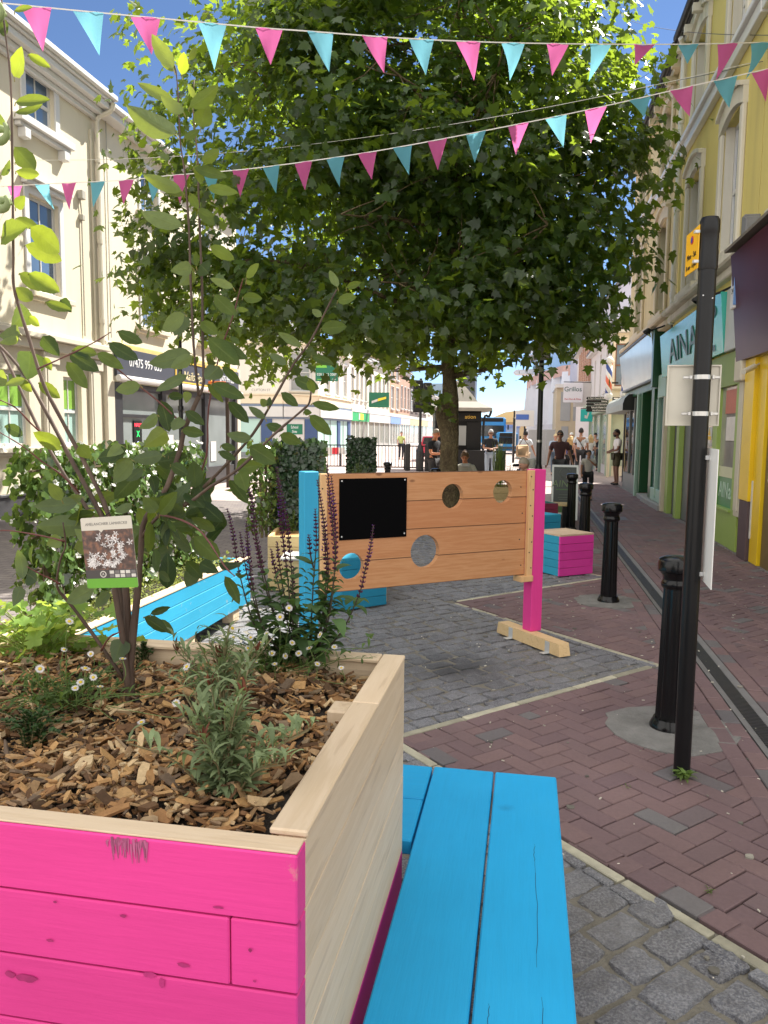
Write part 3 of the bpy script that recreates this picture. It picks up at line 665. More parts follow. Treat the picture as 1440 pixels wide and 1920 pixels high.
def cube_seat2(near, ang, left, right, label, s=.5, h=.46, top=M_pale):
    d = Vector((math.cos(ang), math.sin(ang))); e = Vector((-d.y, d.x)); c = near+d*(s/2)+e*(s/2); o = thing('cube_seat', (c.x, c.y, 0), label, 'seat', 'painted cube seats on the setts'); bhh = h/5
    for nrm, mat in ((-e, right), (-d, left), (e, right), (d, left)):
        m = MB(); a = math.atan2(nrm.y, nrm.x); p = c+nrm*(s/2-.012); full = abs(nrm.dot(e)) > .5
        for k in range(5): m.box((p.x, p.y, bhh*(k+.5)+.002), (.024, s if full else s-.05, bhh-.004), a, .002, 0, rng.random())
        m.build('side_panel', mat, o)
    m = MB()
    for k in range(4):
        q = c+e*((k-1.5)*s/4); m.box((q.x, q.y, h+.012), (s, s/4-.004, .022), ang, .002, 0, rng.random())
    m.build('top', top, o); return o
cube_seat2(Vector((.40, 8.88)), R(38), M_cb, M_pinkfaceX, 'cube seat with a blue and a pink side, right of the timber board')
cube_seat2(Vector((.13, 10.9)), R(42), M_cb2, M_cb2, 'teal cube seat half hidden behind the pink post of the timber board', top=M_cb)
cube_seat2(Vector((-1.62, 6.68)), R(45), M_cb2, M_cb2, 'blue cube seat seen through the lowest hole of the timber board', top=M_cb)

# ---- bollards
M_blk = plain('black_gloss', (.005, .005, .006), .2, .3, 14, spec=.35); M_blk2 = plain('black_satin', (.007, .007, .008), .3, .3, 10, spec=.3)
bo = thing('bollard', (.82, 4.36, 0), 'nearest fluted black bollard, beside the sign pole in a concrete patch', 'bollard', 'black bollards along the kerb')
m = MB(); m.lathe([(.105, -.02), (.105, .02), (.098, .035), (.09, .05), (.086, .06)], (.82, 4.36, 0), 28); m.build('base', M_blk, bo, True, angle=R(40))
m = MB(); m.lathe([(.078, .06), (.074, .2), (.064, .79)], (.82, 4.36, 0), 32, flute=.085, nf=1); m.build('shaft', M_blk, bo)
m = MB(); m.lathe([(.068, .79), (.077, .80), (.08, .815), (.077, .83), (.07, .84), (.072, .86), (.082, .872), (.085, .88), (.098, .887), (.099, .893), (.099, .94), (.092, .953), (.07, .964), (.03, .970), (.0, .971)], (.82, 4.36, 0), 28); m.build('cap', M_blk, bo, True, angle=R(40))
for (x, y, lab) in ((.82, 7.66, 'black bollard standing alone between the sign pole and the cube seat'), (.80, 10.75, 'black bollard in front of the green pavement sign, right one of the close pair'), (.76, 13.3, 'black bollard in front of the green pavement sign, left one of the close pair'),
                    (-3.05, 16.9, 'black bollard top showing above the board, left of the tree by the railings'), (-1.66, 14.2, 'black bollard top showing above the board at the foot of the tree')):
    c = copy_tree(bo); c.location = (x, y, 0); c['label'] = lab

# ---- sign pole with its plates
PP = Vector((.775, 3.76, 0))
po = thing('sign_pole', PP, 'tall black sign pole growing from the bricks in front of the nearest bollard', 'pole')
m = MB(); m.lathe([(.0385, -.03), (.0385, 1.2), (.0385, 2.38)], PP, 24); m.build('shaft', M_blk2, po, True, angle=R(40))
m = MB(); m.lathe([(.0405, 2.36), (.0425, 2.37), (.0425, 2.44), (.0405, 2.45), (.0405, 2.52), (.043, 2.525), (.043, 2.575), (.036, 2.59), (.0, 2.592)], PP, 24); m.build('cap', M_blk2, po, True, angle=R(40))
M_band = plain('band_steel', (.52, .51, .49), .3, .2, 15, metal=.9)
m = MB(); m.box((PP.x-.02, PP.y-.035, 2.245), (.006, .006, .006), 0, .001); m.box((PP.x+.02, PP.y-.034, 2.232), (.006, .006, .006), 0, .001); m.build('rivets', M_steel, po)
def sign_clip(z, parent, w=.105):
    m = MB(); m.lathe([(.0402, z-.010), (.0402, z+.010)], PP, 24); m.box((PP.x-.055, PP.y+.012, z), (.05, .012, .012), .0, .002); m.box((PP.x+.058, PP.y+.012, z), (.045, .012, .012), 0, .002)
    for s in (-1, 1): m.box((PP.x+s*.048, PP.y-.002, z), (.012, .02, .018), 0, .002)
    return m.build('clamp', M_band, parent)
ye = thing('parking_sign', (.70, 3.78, 2.4), 'small yellow parking plate on the top of the black sign pole', 'sign')
a, b = Vector((.731, 3.75, 0)), Vector((.7145, 3.95, 0)); d = (b-a).normalized(); n = Vector((d.y, -d.x, 0)); n = n if n.x < 0 else -n
M_yel = plain('sign_yellow', (.95, .50, .012), .4, .05, 6)
m = MB(); c = (a+b)/2; m.box((c.x, c.y, 2.465), ((b-a).length, .004, .19), math.atan2(d.y, d.x), .001); m.build('plate', M_yel, ye)
M_ink = plain('ink', (.01, .01, .012), .5, .05, 5)
fc = lambda z, u=0: (c.x+n.x*.0035-d.x*u, c.y+n.y*.0035-d.y*u, z)
text('lettering', 'Mon - Sat', .036, M_ink, frameM(fc(2.445), -d, n), ye, .0006); text('lettering', '8 am - 6 pm', .031, M_ink, frameM(fc(2.398), -d, n), ye, .0006)
mm_ = frameM(fc(2.515), -d, n); k = MB(); k.lathe([(.019, -.001), (.019, .001), (.0, .001)], (0, 0, 0), 20); m = MB(); m.add([mm_ @ Vector(p) for p in k.v], k.f, 0); m.build('roundel_ring', plain('sign_red', (.6, .02, .02), .5, .05, 5), ye)
k = MB(); k.lathe([(.0135, 0), (.0135, .002), (.0, .002)], (0, 0, 0), 20); m = MB(); m.add([mm_ @ Vector(p) for p in k.v], k.f); m.build('roundel', plain('sign_blue', (.02, .06, .4), .5, .05, 5), ye)
m = MB(); m.box((PP.x-.04, PP.y+.0, 2.53), (.05, .02, .012), .2); m.box((PP.x-.04, PP.y, 2.40), (.05, .02, .012), .2); m.build('clamp', M_steel, ye)
pb = thing('square_sign', (.75, 3.81, 1.66), 'weathered pale back of a square sign clamped behind the black pole', 'sign')
M_plate = plain('plate_back', (.60, .565, .48), .55, .18, 5, rnd=.1)
m = MB(); m.b2((.632, 3.812, 1.665), (.868, 3.818, 1.945), .001); m.build('plate', M_plate, pb)
m = MB()
for (p, q) in (((.632, 3.803, 1.665), (.868, 3.8115, 1.672)), ((.632, 3.803, 1.938), (.868, 3.8115, 1.945)), ((.632, 3.803, 1.672), (.639, 3.8115, 1.938)), ((.861, 3.803, 1.672), (.868, 3.8115, 1.938))): m.b2(p, q, .001)
m.build('frame', M_plate, pb); sign_clip(1.885, pb); sign_clip(1.72, pb)
wb = thing('white_board', (.84, 3.7, .93), 'long white board seen nearly edge on, tied to the black sign pole', 'board')
m = MB(); p0 = Vector((.818, 3.80, 0)); p1 = Vector((.830, 3.62, 0)); c = (p0+p1)/2; m.prism([(p0.x, p0.y, .955), (p1.x, p1.y, .93), (p1.x, p1.y, 1.56), (p0.x, p0.y, 1.565)], (0, 0, 0), (.004, .001, 0)); m.build('panel', plain('white_plastic', (.8, .79, .76), .4, .05, 4), wb)
m = MB(); m.box((.812, 3.74, 1.52), (.02, .012, .02), .2, .002); m.box((.812, 3.74, .98), (.02, .012, .02), .2, .002); m.build('clamp', M_steel, wb)
# ================================================================ BUILDINGS
class Fr:
    """a facade's own frame: u along it, z up, d out of it"""
    def __init__(s, o, u, n): s.o = Vector(o); s.u = Vector(u).normalized(); s.n = Vector(n).normalized()
    def P(s, u, z, d=0.0): return s.o+s.u*u+s.n*d+Vector((0, 0, z))
    def box(s, m, u0, u1, z0, z1, d0, d1, bev=0.0, mi=0, r=.5):
        c = s.P((u0+u1)/2, (z0+z1)/2, (d0+d1)/2); m.box(c, (abs(u1-u0), abs(d1-d0), abs(z1-z0)), math.atan2(s.u.y, s.u.x), bev, mi, r)
    def wall(s, m, u0, u1, z0, z1, ops, depth=.14, mi=0):
        us = sorted({u0, u1, *[min(max(a, u0), u1) for o in ops for a in o[:2]]}); zs = sorted({z0, z1, *[min(max(a, z0), z1) for o in ops for a in o[2:4]]})
        for i in range(len(us)-1):
            for j in range(len(zs)-1):
                cu, cz = (us[i]+us[i+1])/2, (zs[j]+zs[j+1])/2
                if any(o[0] < cu < o[1] and o[2] < cz < o[3] for o in ops): continue
                m.quad(s.P(us[i], zs[j]), s.P(us[i+1], zs[j]), s.P(us[i+1], zs[j+1]), s.P(us[i], zs[j+1]), mi)
        for (a, b, c, d) in [o[:4] for o in ops]:
            m.quad(s.P(a, c), s.P(a, d), s.P(a, d, -depth), s.P(a, c, -depth), mi); m.quad(s.P(b, c, -depth), s.P(b, d, -depth), s.P(b, d), s.P(b, c), mi)
            m.quad(s.P(a, d), s.P(b, d), s.P(b, d, -depth), s.P(a, d, -depth), mi); m.quad(s.P(a, c, -depth), s.P(b, c, -depth), s.P(b, c), s.P(a, c), mi)
    def window(s, par, a, b, c, d, fm, gm, depth=.12, sash=True, vbar=1, fw=.055, sill=None, sillm=None, surround=0.0, head=None, name='window', open_=0.0):
        m = MB(); D0, D1 = -depth, -depth+.05
        s.box(m, a, a+fw, c, d, D0, D1); s.box(m, b-fw, b, c, d, D0, D1); s.box(m, a+fw, b-fw, d-fw, d, D0, D1); s.box(m, a+fw, b-fw, c, c+fw*1.3, D0, D1)
        zm = (c+d)/2
        if sash: s.box(m, a+fw, b-fw, zm-fw*.5, zm+fw*.5, D0+.004, D1+.006)
        for k in range(vbar):
            u = a+(b-a)*(k+1)/(vbar+1); s.box(m, u-.012, u+.012, c+fw, d-fw, D0+.006, D1-.012)
        if surround:
            w = surround; t_ = .035
            s.box(m, a-w, a-.002, c-.0, d+w, -.0, t_, .006); s.box(m, b+.002, b+w, c-.0, d+w, -.0, t_, .006); s.box(m, a-.002, b+.002, d+.002, d+w, 0, t_-.004, .006)
        f = m.build(name, fm, par)
        m = MB(); m.quad(s.P(a+fw*.5, c+fw*.5, D0+.02), s.P(b-fw*.5, c+fw*.5, D0+.02), s.P(b-fw*.5, d-fw*.5, D0+.02), s.P(a+fw*.5, d-fw*.5, D0+.02)); m.build('pane', gm, f)
        if sill:
            m = MB(); s.box(m, a-sill, b+sill, c-.10, c-.003, -.02, .14, .008); s.box(m, a-sill+.04, b+sill-.04, c-.16, c-.103, 0, .07, .004); m.build('sill', sillm or fm, f)
        if head:
            m = MB(); w = max(surround, .06); s.box(m, a-w-.05, b+w+.05, d+w+.004, d+w+.09, 0, .13, .006); s.box(m, a-w-.1, b+w+.1, d+w+.093, d+w+.15, 0, .2, .006); m.build('window_head', fm, f)
        return f
M_white = plain('white_gloss', (.60, .59, .57), .45, .06, 6); M_cream_trim = plain('cream_trim', (.58, .53, .43), .6, .1, 5)
G_sky = glass('window_glass', (.10, .16, .26), .04, .5, .8); G_dark = glass('dark_glass', (.018, .02, .022), .06); G_teal = glass('blind_teal', (.33, .50, .47), .25, .1); G_green = glass('green_blind', (.22, .42, .06), .2, .25, 2.5)  # window_glass: reflected sky blue put into the pane colour
G_grey = glass('grey_blind', (.30, .31, .31), .2, .15)
M_slate = plain('slate', (.13, .125, .13), .7, .3, 2.5, bump=.3, bscale=14); M_tile = plain('roof_tile', (.26, .17, .12), .85, .35, 5, bump=.5, bscale=18); M_gut = plain('gutter_black', (.012, .012, .013), .5, .2, 6, spec=.25)
M_chim = brickwall('chimney_brick', (.33, .14, .085), (.26, .11, .075), (.3, .26, .22))
def roofslab(F, par, u0, u1, z, rise, back, mat, over=.25, name='roof'):
    m = MB(); a = [F.P(u0, z, over), F.P(u1, z, over), F.P(u1, z+rise, -back), F.P(u0, z+rise, -back)]
    lo = [p-Vector((0, 0, .08)) for p in a]; m.add(a+lo, [(0, 1, 2, 3), (7, 6, 5, 4), (0, 4, 5, 1), (1, 5, 6, 2), (2, 6, 7, 3), (3, 7, 4, 0)])
    b = [F.P(u0, z+rise, -back), F.P(u1, z+rise, -back), F.P(u1, z, -2*back), F.P(u0, z, -2*back)]; m.add(b, [(0, 1, 2, 3)])
    return m.build(name, mat, par)
def shell(F, par, u0, u1, z1, back, mat, name='side_walls'):
    m = MB(); P = F.P
    m.quad(P(u0, 0, -back), P(u0, 0), P(u0, z1), P(u0, z1, -back)); m.quad(P(u1, 0), P(u1, 0, -back), P(u1, z1, -back), P(u1, z1)); m.quad(P(u1, 0, -back), P(u0, 0, -back), P(u0, z1, -back), P(u1, z1, -back))
    return m.build(name, mat, par)
def chimney(F, roof, u, d, z0, z1, w=.9, dp=.6, pots=3):
    m = MB(); F.box(m, u-w/2, u+w/2, z0, z1, d-dp/2, d+dp/2); F.box(m, u-w/2-.06, u+w/2+.06, z1+.002, z1+.12, d-dp/2-.06, d+dp/2+.06)
    for k in range(pots): m.lathe([(.1, 0), (.12, .3), (.1, .32)], F.P(u+(k-(pots-1)/2)*w/max(pots, 1), z1+.12, d), 8)
    return m.build('chimney', M_chim, roof)
def pipe(m, F, u, z0, z1, d=.09, r=.045):
    m.tube([F.P(u, z0, d), F.P(u, z1, d)], r, 8)
    for z in np.arange(z0+.6, z1, 1.7): m.lathe([(r*1.25, -.05), (r*1.25, .05)], F.P(u, z, d), 8)

# ---- LEFT ROW: u runs up the street, d towards it
FL = Fr((-9.4, 0, 0), (0, 1, 0), (1, 0, 0))
M_lc = render_wall('cream_stucco', (.63, .575, .455), (.45, .37, .22), .22)
b = thing('house', (-9.4, 11, 0), 'cream rendered three storey house at the left edge, white sash windows and a tiled roof', 'building')
bays = (9.6, 14.03); ops = []
for c in bays: ops += [(c-.48, c+.48, 4.25, 6.05), (c-.45, c+.45, 7.38, 8.36)]
gops = [(8.0, 8.8, 1.28, 2.7), (10.1, 10.9, 1.28, 2.7), (12.5, 13.38, 1.28, 2.7), (14.5, 15.15, 1.28, 2.7)]
m = MB(); FL.wall(m, 5.5, 15.98, .42, 8.62, ops+gops, .16); m.build('wall', M_lc, b)
shell(FL, b, 5.5, 15.98, 8.6, 7, M_lc)
m = MB(); FL.box(m, 5.5, 15.98, 0, .36, 0, .07, .01); FL.box(m, 5.5, 15.98, .363, .42, 0, .10, .01); m.build('plinth', plain('black_plinth', (.05, .05, .055), .5, .4, 3), b)
for c in bays:
    FL.window(b, c-.48, c+.48, 4.25, 6.05, M_white, G_sky, .13, True, 1, .06, .32, M_lc, .14, True); FL.window(b, c-.45, c+.45, 7.38, 8.36, M_white, G_sky, .13, True, 1, .06, None, M_lc, .15, None)
    m = MB(); FL.box(m, c-.85, c+.85, 7.24, 7.375, 0, .2, .01); FL.box(m, c-.8, c+.8, 7.16, 7.237, 0, .13, .01)
    for s in (-.62, .62): FL.box(m, c+s-.09, c+s+.09, 6.98, 7.157, 0, .16, .01)
    m.build('sill', M_white, b)
for (a0, a1, c0, d0) in gops:
    FL.window(b, a0, a1, c0, d0, M_white, G_teal, .15, True, 1, .055, .2, M_cream_trim, .0, None)
    m = MB(); m.quad(FL.P(a0+.06, 2.05, -.125), FL.P(a1-.06, 2.05, -.125), FL.P(a1-.06, d0-.06, -.125), FL.P(a0+.06, d0-.06, -.125)); m.build('window_blind', G_green, b)
m = MB()
for u in (11.7, 14.0, 15.62): FL.box(m, u-.2, u+.2, .43, 3.15, 0, .07, .012); FL.box(m, u-.13, u+.13, .9, 2.9, .07, .085, .01); FL.box(m, u-.25, u+.25, 2.9, 3.12, .07, .11, .01)
FL.box(m, 5.5, 15.98, 3.152, 3.34, 0, .14, .01); FL.box(m, 5.5, 15.98, 3.343, 3.45, 0, .26, .01); FL.box(m, 5.5, 15.98, 3.45, 3.52, 0, .12, .01)
FL.box(m, 15.72, 15.95, 3.53, 8.0, 0, .05, .01)
m.build('shopfront_surround', M_cream_trim, b)
m = MB()
for z0, z1, d in ((8.25, 8.35, .10), (8.352, 8.47, .22), (8.472, 8.6, .36), (8.602, 8.66, .42)): FL.box(m, 5.5, 15.98, z0, z1, 0, d, .01)
m.build('cornice', M_white, b)
m = MB(); FL.box(m, 5.5, 16.1, 8.66, 8.78, .34, .50, .02); m.build('gutter', M_white, b)
rf = roofslab(FL, b, 5.5, 15.98, 8.76, 1.15, 2.4, M_tile, .42); chimney(FL, rf, 11.6, -1.7, 9.1, 10.35, 1.1, .7, 4)
m = MB(); pipe(m, FL, 15.86, 3.4, 8.2, .11, .05); m.tube(crom([FL.P(15.86, 8.2, .11), FL.P(15.9, 8.32, .16), FL.P(16.0, 8.45, .36), FL.P(16.02, 8.62, .42)]), .05, 8); m.build('drainpipe', M_cream_trim, b)
m = MB(); m.tube([FL.P(15.25, 6.5, .03), FL.P(15.3, 6.2, .03), FL.P(15.3, 3.6, .03)], .014, 5); FL.box(m, 15.2, 15.34, 6.42, 6.6, 0, .12, .01); FL.box(m, 15.24, 15.34, 6.0, 6.12, 0, .09, .01)
m.tube([FL.P(16.35, 8.5, .04), FL.P(16.35, 3.7, .04)], .012, 4); m.build('cable', plain('cable_grey', (.35, .33, .28), .6, .1, 4), b)

M_lb = render_wall('pale_stucco', (.64, .59, .48), (.5, .4, .22), .2)
b = thing('shop_building', (-9.4, 20, 0), 'pale three storey building with a charcoal shop sign and phone number, behind the shrub', 'building')
bays = (18.35, 21.9); ops = []
for c in bays: ops += [(c-.5, c+.5, 4.15, 5.9), (c-.45, c+.45, 6.9, 8.0)]
m = MB(); FL.wall(m, 16.0, 24.2, 3.62, 8.5, ops, .16); m.build('wall', M_lb, b); shell(FL, b, 16.0, 24.2, 8.5, 8, M_lb)
for c in bays: FL.window(b, c-.5, c+.5, 4.15, 5.9, M_white, G_sky, .13, True, 1, .06, .3, M_cream_trim, .1); FL.window(b, c-.45, c+.45, 6.9, 8.0, M_white, G_sky, .13, True, 1, .06, .2, M_cream_trim, .1)
m = MB(); FL.box(m, 16.0, 24.2, 8.4, 8.55, 0, .3, .01); FL.box(m, 16.05, 24.2, 8.553, 8.66, .2, .42, .02); m.build('gutter', M_white, b)
rf = roofslab(FL, b, 16.0, 24.2, 8.64, 1.0, 2.4, M_slate, .36); chimney(FL, rf, 23.3, -2.2, 9.1, 10.1)
M_char = plain('charcoal_sign', (.055, .058, .075), .5, .1, 3); M_gold = plain('gold', (.75, .48, .08), .4, .1, 4)
m = MB(); FL.box(m, 16.35, 23.9, 2.86, 3.5, 0, .16, .005); fa = m.build('shop_sign', M_char, b)
m = MB(); FL.box(m, 16.35, 23.9, 3.503, 3.62, 0, .10, .01); m.build('fascia_top', plain('ochre_ledge', (.62, .46, .16), .7, .25, 4), b)
m = MB(); m.tube([FL.P(16.3, 2.80, .22), FL.P(23.95, 2.80, .22)], .075, 10); m.build('awning_roller', M_white, b)
M_let = plain('white_letter', (.8, .8, .8), .5, .02, 3)
tM = lambda u, z, d=.163: frameM(FL.P(u, z, d), (0, 1, 0), (1, 0, 0))
text('lettering', '07475 999 635', .30, M_let, tM(17.72, 3.2), fa, .004, sx=.9); text('lettering', '07475 999 635', .27, M_let, tM(22.9, 3.2), fa, .004, sx=.7)
m = MB()
for (u0, u1, z0, z1) in ((19.3, 21.7, 2.9, 2.94), (19.3, 21.7, 3.44, 3.48), (19.3, 19.36, 2.944, 3.436), (21.64, 21.7, 2.944, 3.436)): FL.box(m, u0, u1, z0, z1, .161, .18, .0)
m.build('sign_frame', M_gold, fa)
text('lettering', 'Nails Spa', .34, plain('pale_gold', (.7, .6, .35), .4, .1, 4), tM(20.45, 3.1), fa, .004, sx=1.05, shear=.3); text('lettering', 'ST', .15, M_gold, tM(20.6, 3.36), fa, .004)
M_blkframe = plain('black_shopframe', (.03, .03, .033), .4, .2, 5); M_stall = plain('stall_riser', (.045, .045, .05), .45, .3, 3)
G_shop = glass('shop_glass', (.24, .27, .27), .08, .35, .9)
m = MB()
for u in (16.3, 18.7, 21.4, 23.75): FL.box(m, u, u+(.42 if u < 17 else .22), .0, 2.72, -.06, .08, .01)
FL.box(m, 16.72, 23.75, 2.55, 2.72, -.06, .05, .01); FL.box(m, 16.72, 18.7, 1.92, 2.0, -.05, .03, .005)
FL.box(m, 16.72, 18.7, 0, .55, -.06, .05, .01); FL.box(m, 21.62, 23.75, 0, .55, -.06, .05, .01)
m.build('shopfront_frame', M_blkframe, b)
for (u0, u1, z0) in ((16.7, 18.72, .55), (18.9, 21.42, .05), (21.6, 23.77, .55)):
    m = MB(); m.quad(FL.P(u0, z0, -.03), FL.P(u1, z0, -.03), FL.P(u1, 2.56, -.03), FL.P(u0, 2.56, -.03)); m.build('shop_window', G_shop, b)
m = MB(); FL.box(m, 16.02, 16.34, 0, 3.6, 0, .1, .01); FL.box(m, 23.93, 24.2, 0, 3.6, 0, .1, .01); m.build('pilaster', M_cream_trim, b)
m = MB(); FL.box(m, 17.35, 17.75, .95, 1.85, -.02, .0, .004); sg = m.build('open_sign', plain('led_board', (.01, .012, .012), .3, .1, 4), b)
for txt, z, col in (('NAILS', 1.74, (.9, .05, .08)), ('X', 1.52, (.02, .6, .12)), ('O', 1.26, (.3, .35, .6)), ('OPEN', 1.04, (.02, .65, .15))):
    text('lettering', txt, .13 if len(txt) > 1 else .22, emis('led_'+txt, col, .8), tM(17.55, z, .003), sg, .002)
m = MB(); FL.box(m, 16.78, 17.15, .6, 1.3, -.022, -.012); m.build('poster', plain('poster_violet', (.22, .09, .45), .5, .5, 4), b)
m = MB(); FL.box(m, 16.85, 17.05, .58, .9, -.010, -.004); m.build('poster', plain('poster_pink', (.7, .25, .4), .5, .4, 9), b)
m = MB(); FL.box(m, 18.2, 18.6, .9, 1.45, -.022, -.012); m.build('poster', plain('poster_amber', (.75, .42, .08), .5, .2, 4), b)
m = MB(); FL.box(m, 17.5, 17.9, .57, .82, -.022, -.012); FL.box(m, 19.1, 19.5, .9, 1.5, -.022, -.012); FL.box(m, 22.0, 22.4, .7, 1.3, -.022, -.012); m.build('notice', M_white, b)

# ---- FAR LEFT: the corner block and the row beyond the side street
fx = Vector((.983, .182, 0))                                  # the corner front faces down to us
FC = Fr((-20.2, 46.4, 0), fx, (fx.y, -fx.x, 0))
M_cw = render_wall('corner_white', (.74, .70, .62), (.5, .42, .3), .12)
b = thing('corner_building', (-14, 49, 0), 'white two storey corner building with a pale fascia and blue piers across the side street', 'building')
UL = 4.95
ops = [(.75, 2.0, 4.3, 6.6)]
m = MB(); FC.wall(m, -6, UL, 3.35, 7.3, ops, .15)
ch = Fr(FC.P(UL, 0, 0), (Vector((-13.4, 48.6, 0))-FC.P(UL, 0, 0)), Vector((0, 0, 0))); cl = (Vector((-13.4, 48.6, 0))-FC.P(UL, 0, 0)).length
ch.n = Vector((ch.u.y, -ch.u.x, 0))
FR2 = Fr((-13.4, 48.6, 0), (0, 1, 0), (1, 0, 0))
copn = [(cl*.22, cl*.78, 4.2, 6.6)]; ch.wall(m, 0, cl, 3.35, 7.3, copn, .15)
ropn = [(2.0, 3.0, 4.2, 6.5), (4.6, 5.6, 4.2, 6.5), (7.0, 8.0, 4.2, 6.5)]; FR2.wall(m, 0, 9.2, 3.35, 7.3, ropn, .15)
m.build('wall', M_cw, b)
FC.window(b, .75, 2.0, 4.3, 6.6, M_white, G_grey, .12, True, 1, .06, .2, M_cream_trim); ch.window(b, *copn[0], M_white, G_grey, .12, True, 1, .06, .15, M_cream_trim, .1)
for q in ropn: FR2.window(b, *q, M_white, G_grey, .12, True, 0, .06, .2, M_cw, .12)
m = MB()
for F, u0, u1 in ((FC, -6, UL), (ch, 0, cl), (FR2, 0, 9.2)): F.box(m, u0, u1, 3.36, 3.9, -.05, .10, .02); F.box(m, u0, u1, 3.903, 4.0, -.05, .18, .02); F.box(m, u0, u1, 7.1, 7.3, -.05, .3, .02)
m.build('string_course', plain('cream_band', (.72, .62, .45), .7, .1, 3), b)
m = MB()
for F, u0, u1 in ((FC, -6, UL), (ch, 0, cl), (FR2, 0, 9.2)): F.box(m, u0, u1, 2.55, 3.2, -.05, .2, .01)
fa = m.build('fascia', M_white, b)
m = MB()
for F, u0, u1 in ((FC, -6, UL), (ch, 0, cl), (FR2, 0, 9.2)): F.box(m, u0, u1, 3.203, 3.355, -.05, .12, .0); F.box(m, u0, u1, 2.42, 2.547, -.05, .1, .0)
M_navy = plain('navy_pier', (.045, .085, .2), .5, .1, 3); m.build('fascia_trim', plain('blue_grey_trim', (.16, .20, .27), .6, .1, 3), b)
m = MB()
FC.box(m, 3.55, 4.25, 0, 2.42, -.05, .06); ch.box(m, cl*.62, cl*.98, 0, 2.42, -.05, .06); FC.box(m, -6, -5.6, 0, 2.42, -.05, .06); FR2.box(m, 5.2, 5.9, 0, 2.42, -.05, .06); FR2.box(m, 8.4, 9.2, 0, 2.42, -.05, .06)
m.build('pier', M_navy, b)
m = MB()
for F, u0, u1 in ((FC, -5.6, 3.5), (FR2, .1, 5.15), (FR2, 5.95, 8.35)): m.quad(F.P(u0, .3, -.02), F.P(u1, .3, -.02), F.P(u1, 2.42, -.02), F.P(u0, 2.42, -.02))
m.build('shop_window', glass('whitewashed_glass', (.42, .62, .56), .3, .08), b)
m = MB()
for F, us in ((FC, (-3.5, -.7, 1.2)), (FR2, (1.6, 3.2, 7.0))):
    for u in us: F.box(m, u-.04, u+.04, .3, 2.42, -.03, .02)
for F, u0, u1 in ((FC, -5.6, 3.5), (FR2, .1, 8.4)): F.box(m, u0, u1, 0, .3, -.04, .03)
m.build('shopfront_frame', plain('grey_frame', (.25, .27, .28), .5, .1, 3), b)
m = MB(); FC.box(m, 4.27, UL, 0, 2.42, -.04, .0); ch.box(m, 0, cl*.6, 0, 2.42, -.04, .0); m.build('door', M_white, b)
m = MB(); ch.box(m, cl*.1, cl*.55, 1.45, 2.1, .003, .03); dn = m.build('door_notice', plain('dark_green', (.012, .16, .085), .5, .1, 3), b)
text('lettering', 'School', .26, M_let, frameM(ch.P(cl*.32, 1.9, .034), ch.u, ch.n), dn, .002, sx=.7); text('lettering', 'Sites', .26, M_let, frameM(ch.P(cl*.32, 1.62, .034), ch.u, ch.n), dn, .002, sx=.7)
text('street_name', 'CLIFTON ST', .22, plain('grey_letter', (.25, .24, .22), .7, .05, 3), frameM(FC.P(3.55, 4.22, .004), FC.u, FC.n), b, .002)
m = MB()
a0, a1, a2, a3 = FC.P(-6, 7.3, .3), FC.P(UL, 7.3, .3), Vector((-13.1, 48.5, 7.3)), Vector((-13.1, 57.8, 7.3)); r0, r1 = Vector((-22.5, 52.0, 9.6)), Vector((-17.2, 53.4, 9.6)); r2 = Vector((-17.2, 57.8, 9.6))
m.add([a0, a1, a2, a3, r0, r1, r2], [(0, 1, 5, 4), (1, 2, 5), (2, 3, 6, 5)]); rf = m.build('roof', M_slate, b)
M_gs = plain('board_green', (.008, .14, .075), .45, .1, 3)
s = thing('agent_sign', FR2.P(.9, 5.1, .6), 'dark green letting board with a white phone number projecting from the corner building', 'sign')
bx = FC.u; bo_ = Vector((-12.5, 47.4, 0)); cc = bo_
m = MB(); m.box((cc.x, cc.y, 5.35), (1.42, .05, 1.12), math.atan2(bx.y, bx.x), .01); m.build('board', M_gs, s); tm = lambda z, u=0: frameM(Vector((cc.x, cc.y, z))+bx*u+FC.n*.028, bx, FC.n)
text('lettering', '020 7182 2000', .22, M_let, tm(5.2), s, .003, sx=.93); text('lettering', 'CBRE', .1, M_let, tm(4.9, .45), s, .003)
m = MB(); Mx = tm(5.72, -.3); m.add([Mx @ Vector(p) for p in ((-.38, -.1, .002), (.32, -.1, .002), (.26, .08, .002), (-.38, .08, .002))], [(0, 1, 2, 3)]); Mx = tm(4.9, -.2); m.add([Mx @ Vector(p) for p in ((-.4, -.02, .002), (.2, -.02, .002), (.2, .02, .002), (-.4, .02, .002))], [(0, 1, 2, 3)]); m.build('flash', plain('lime', (.18, .5, .05), .5, .1, 3), s)
m = MB(); m.tube([(cc.x-.6, cc.y+.06, 5.8), (-13.4, 49.2, 5.8)], .03, 5); m.tube([(cc.x-.6, cc.y+.06, 4.9), (-13.4, 49.2, 4.9)], .03, 5); m.build('bracket', M_gut, s)
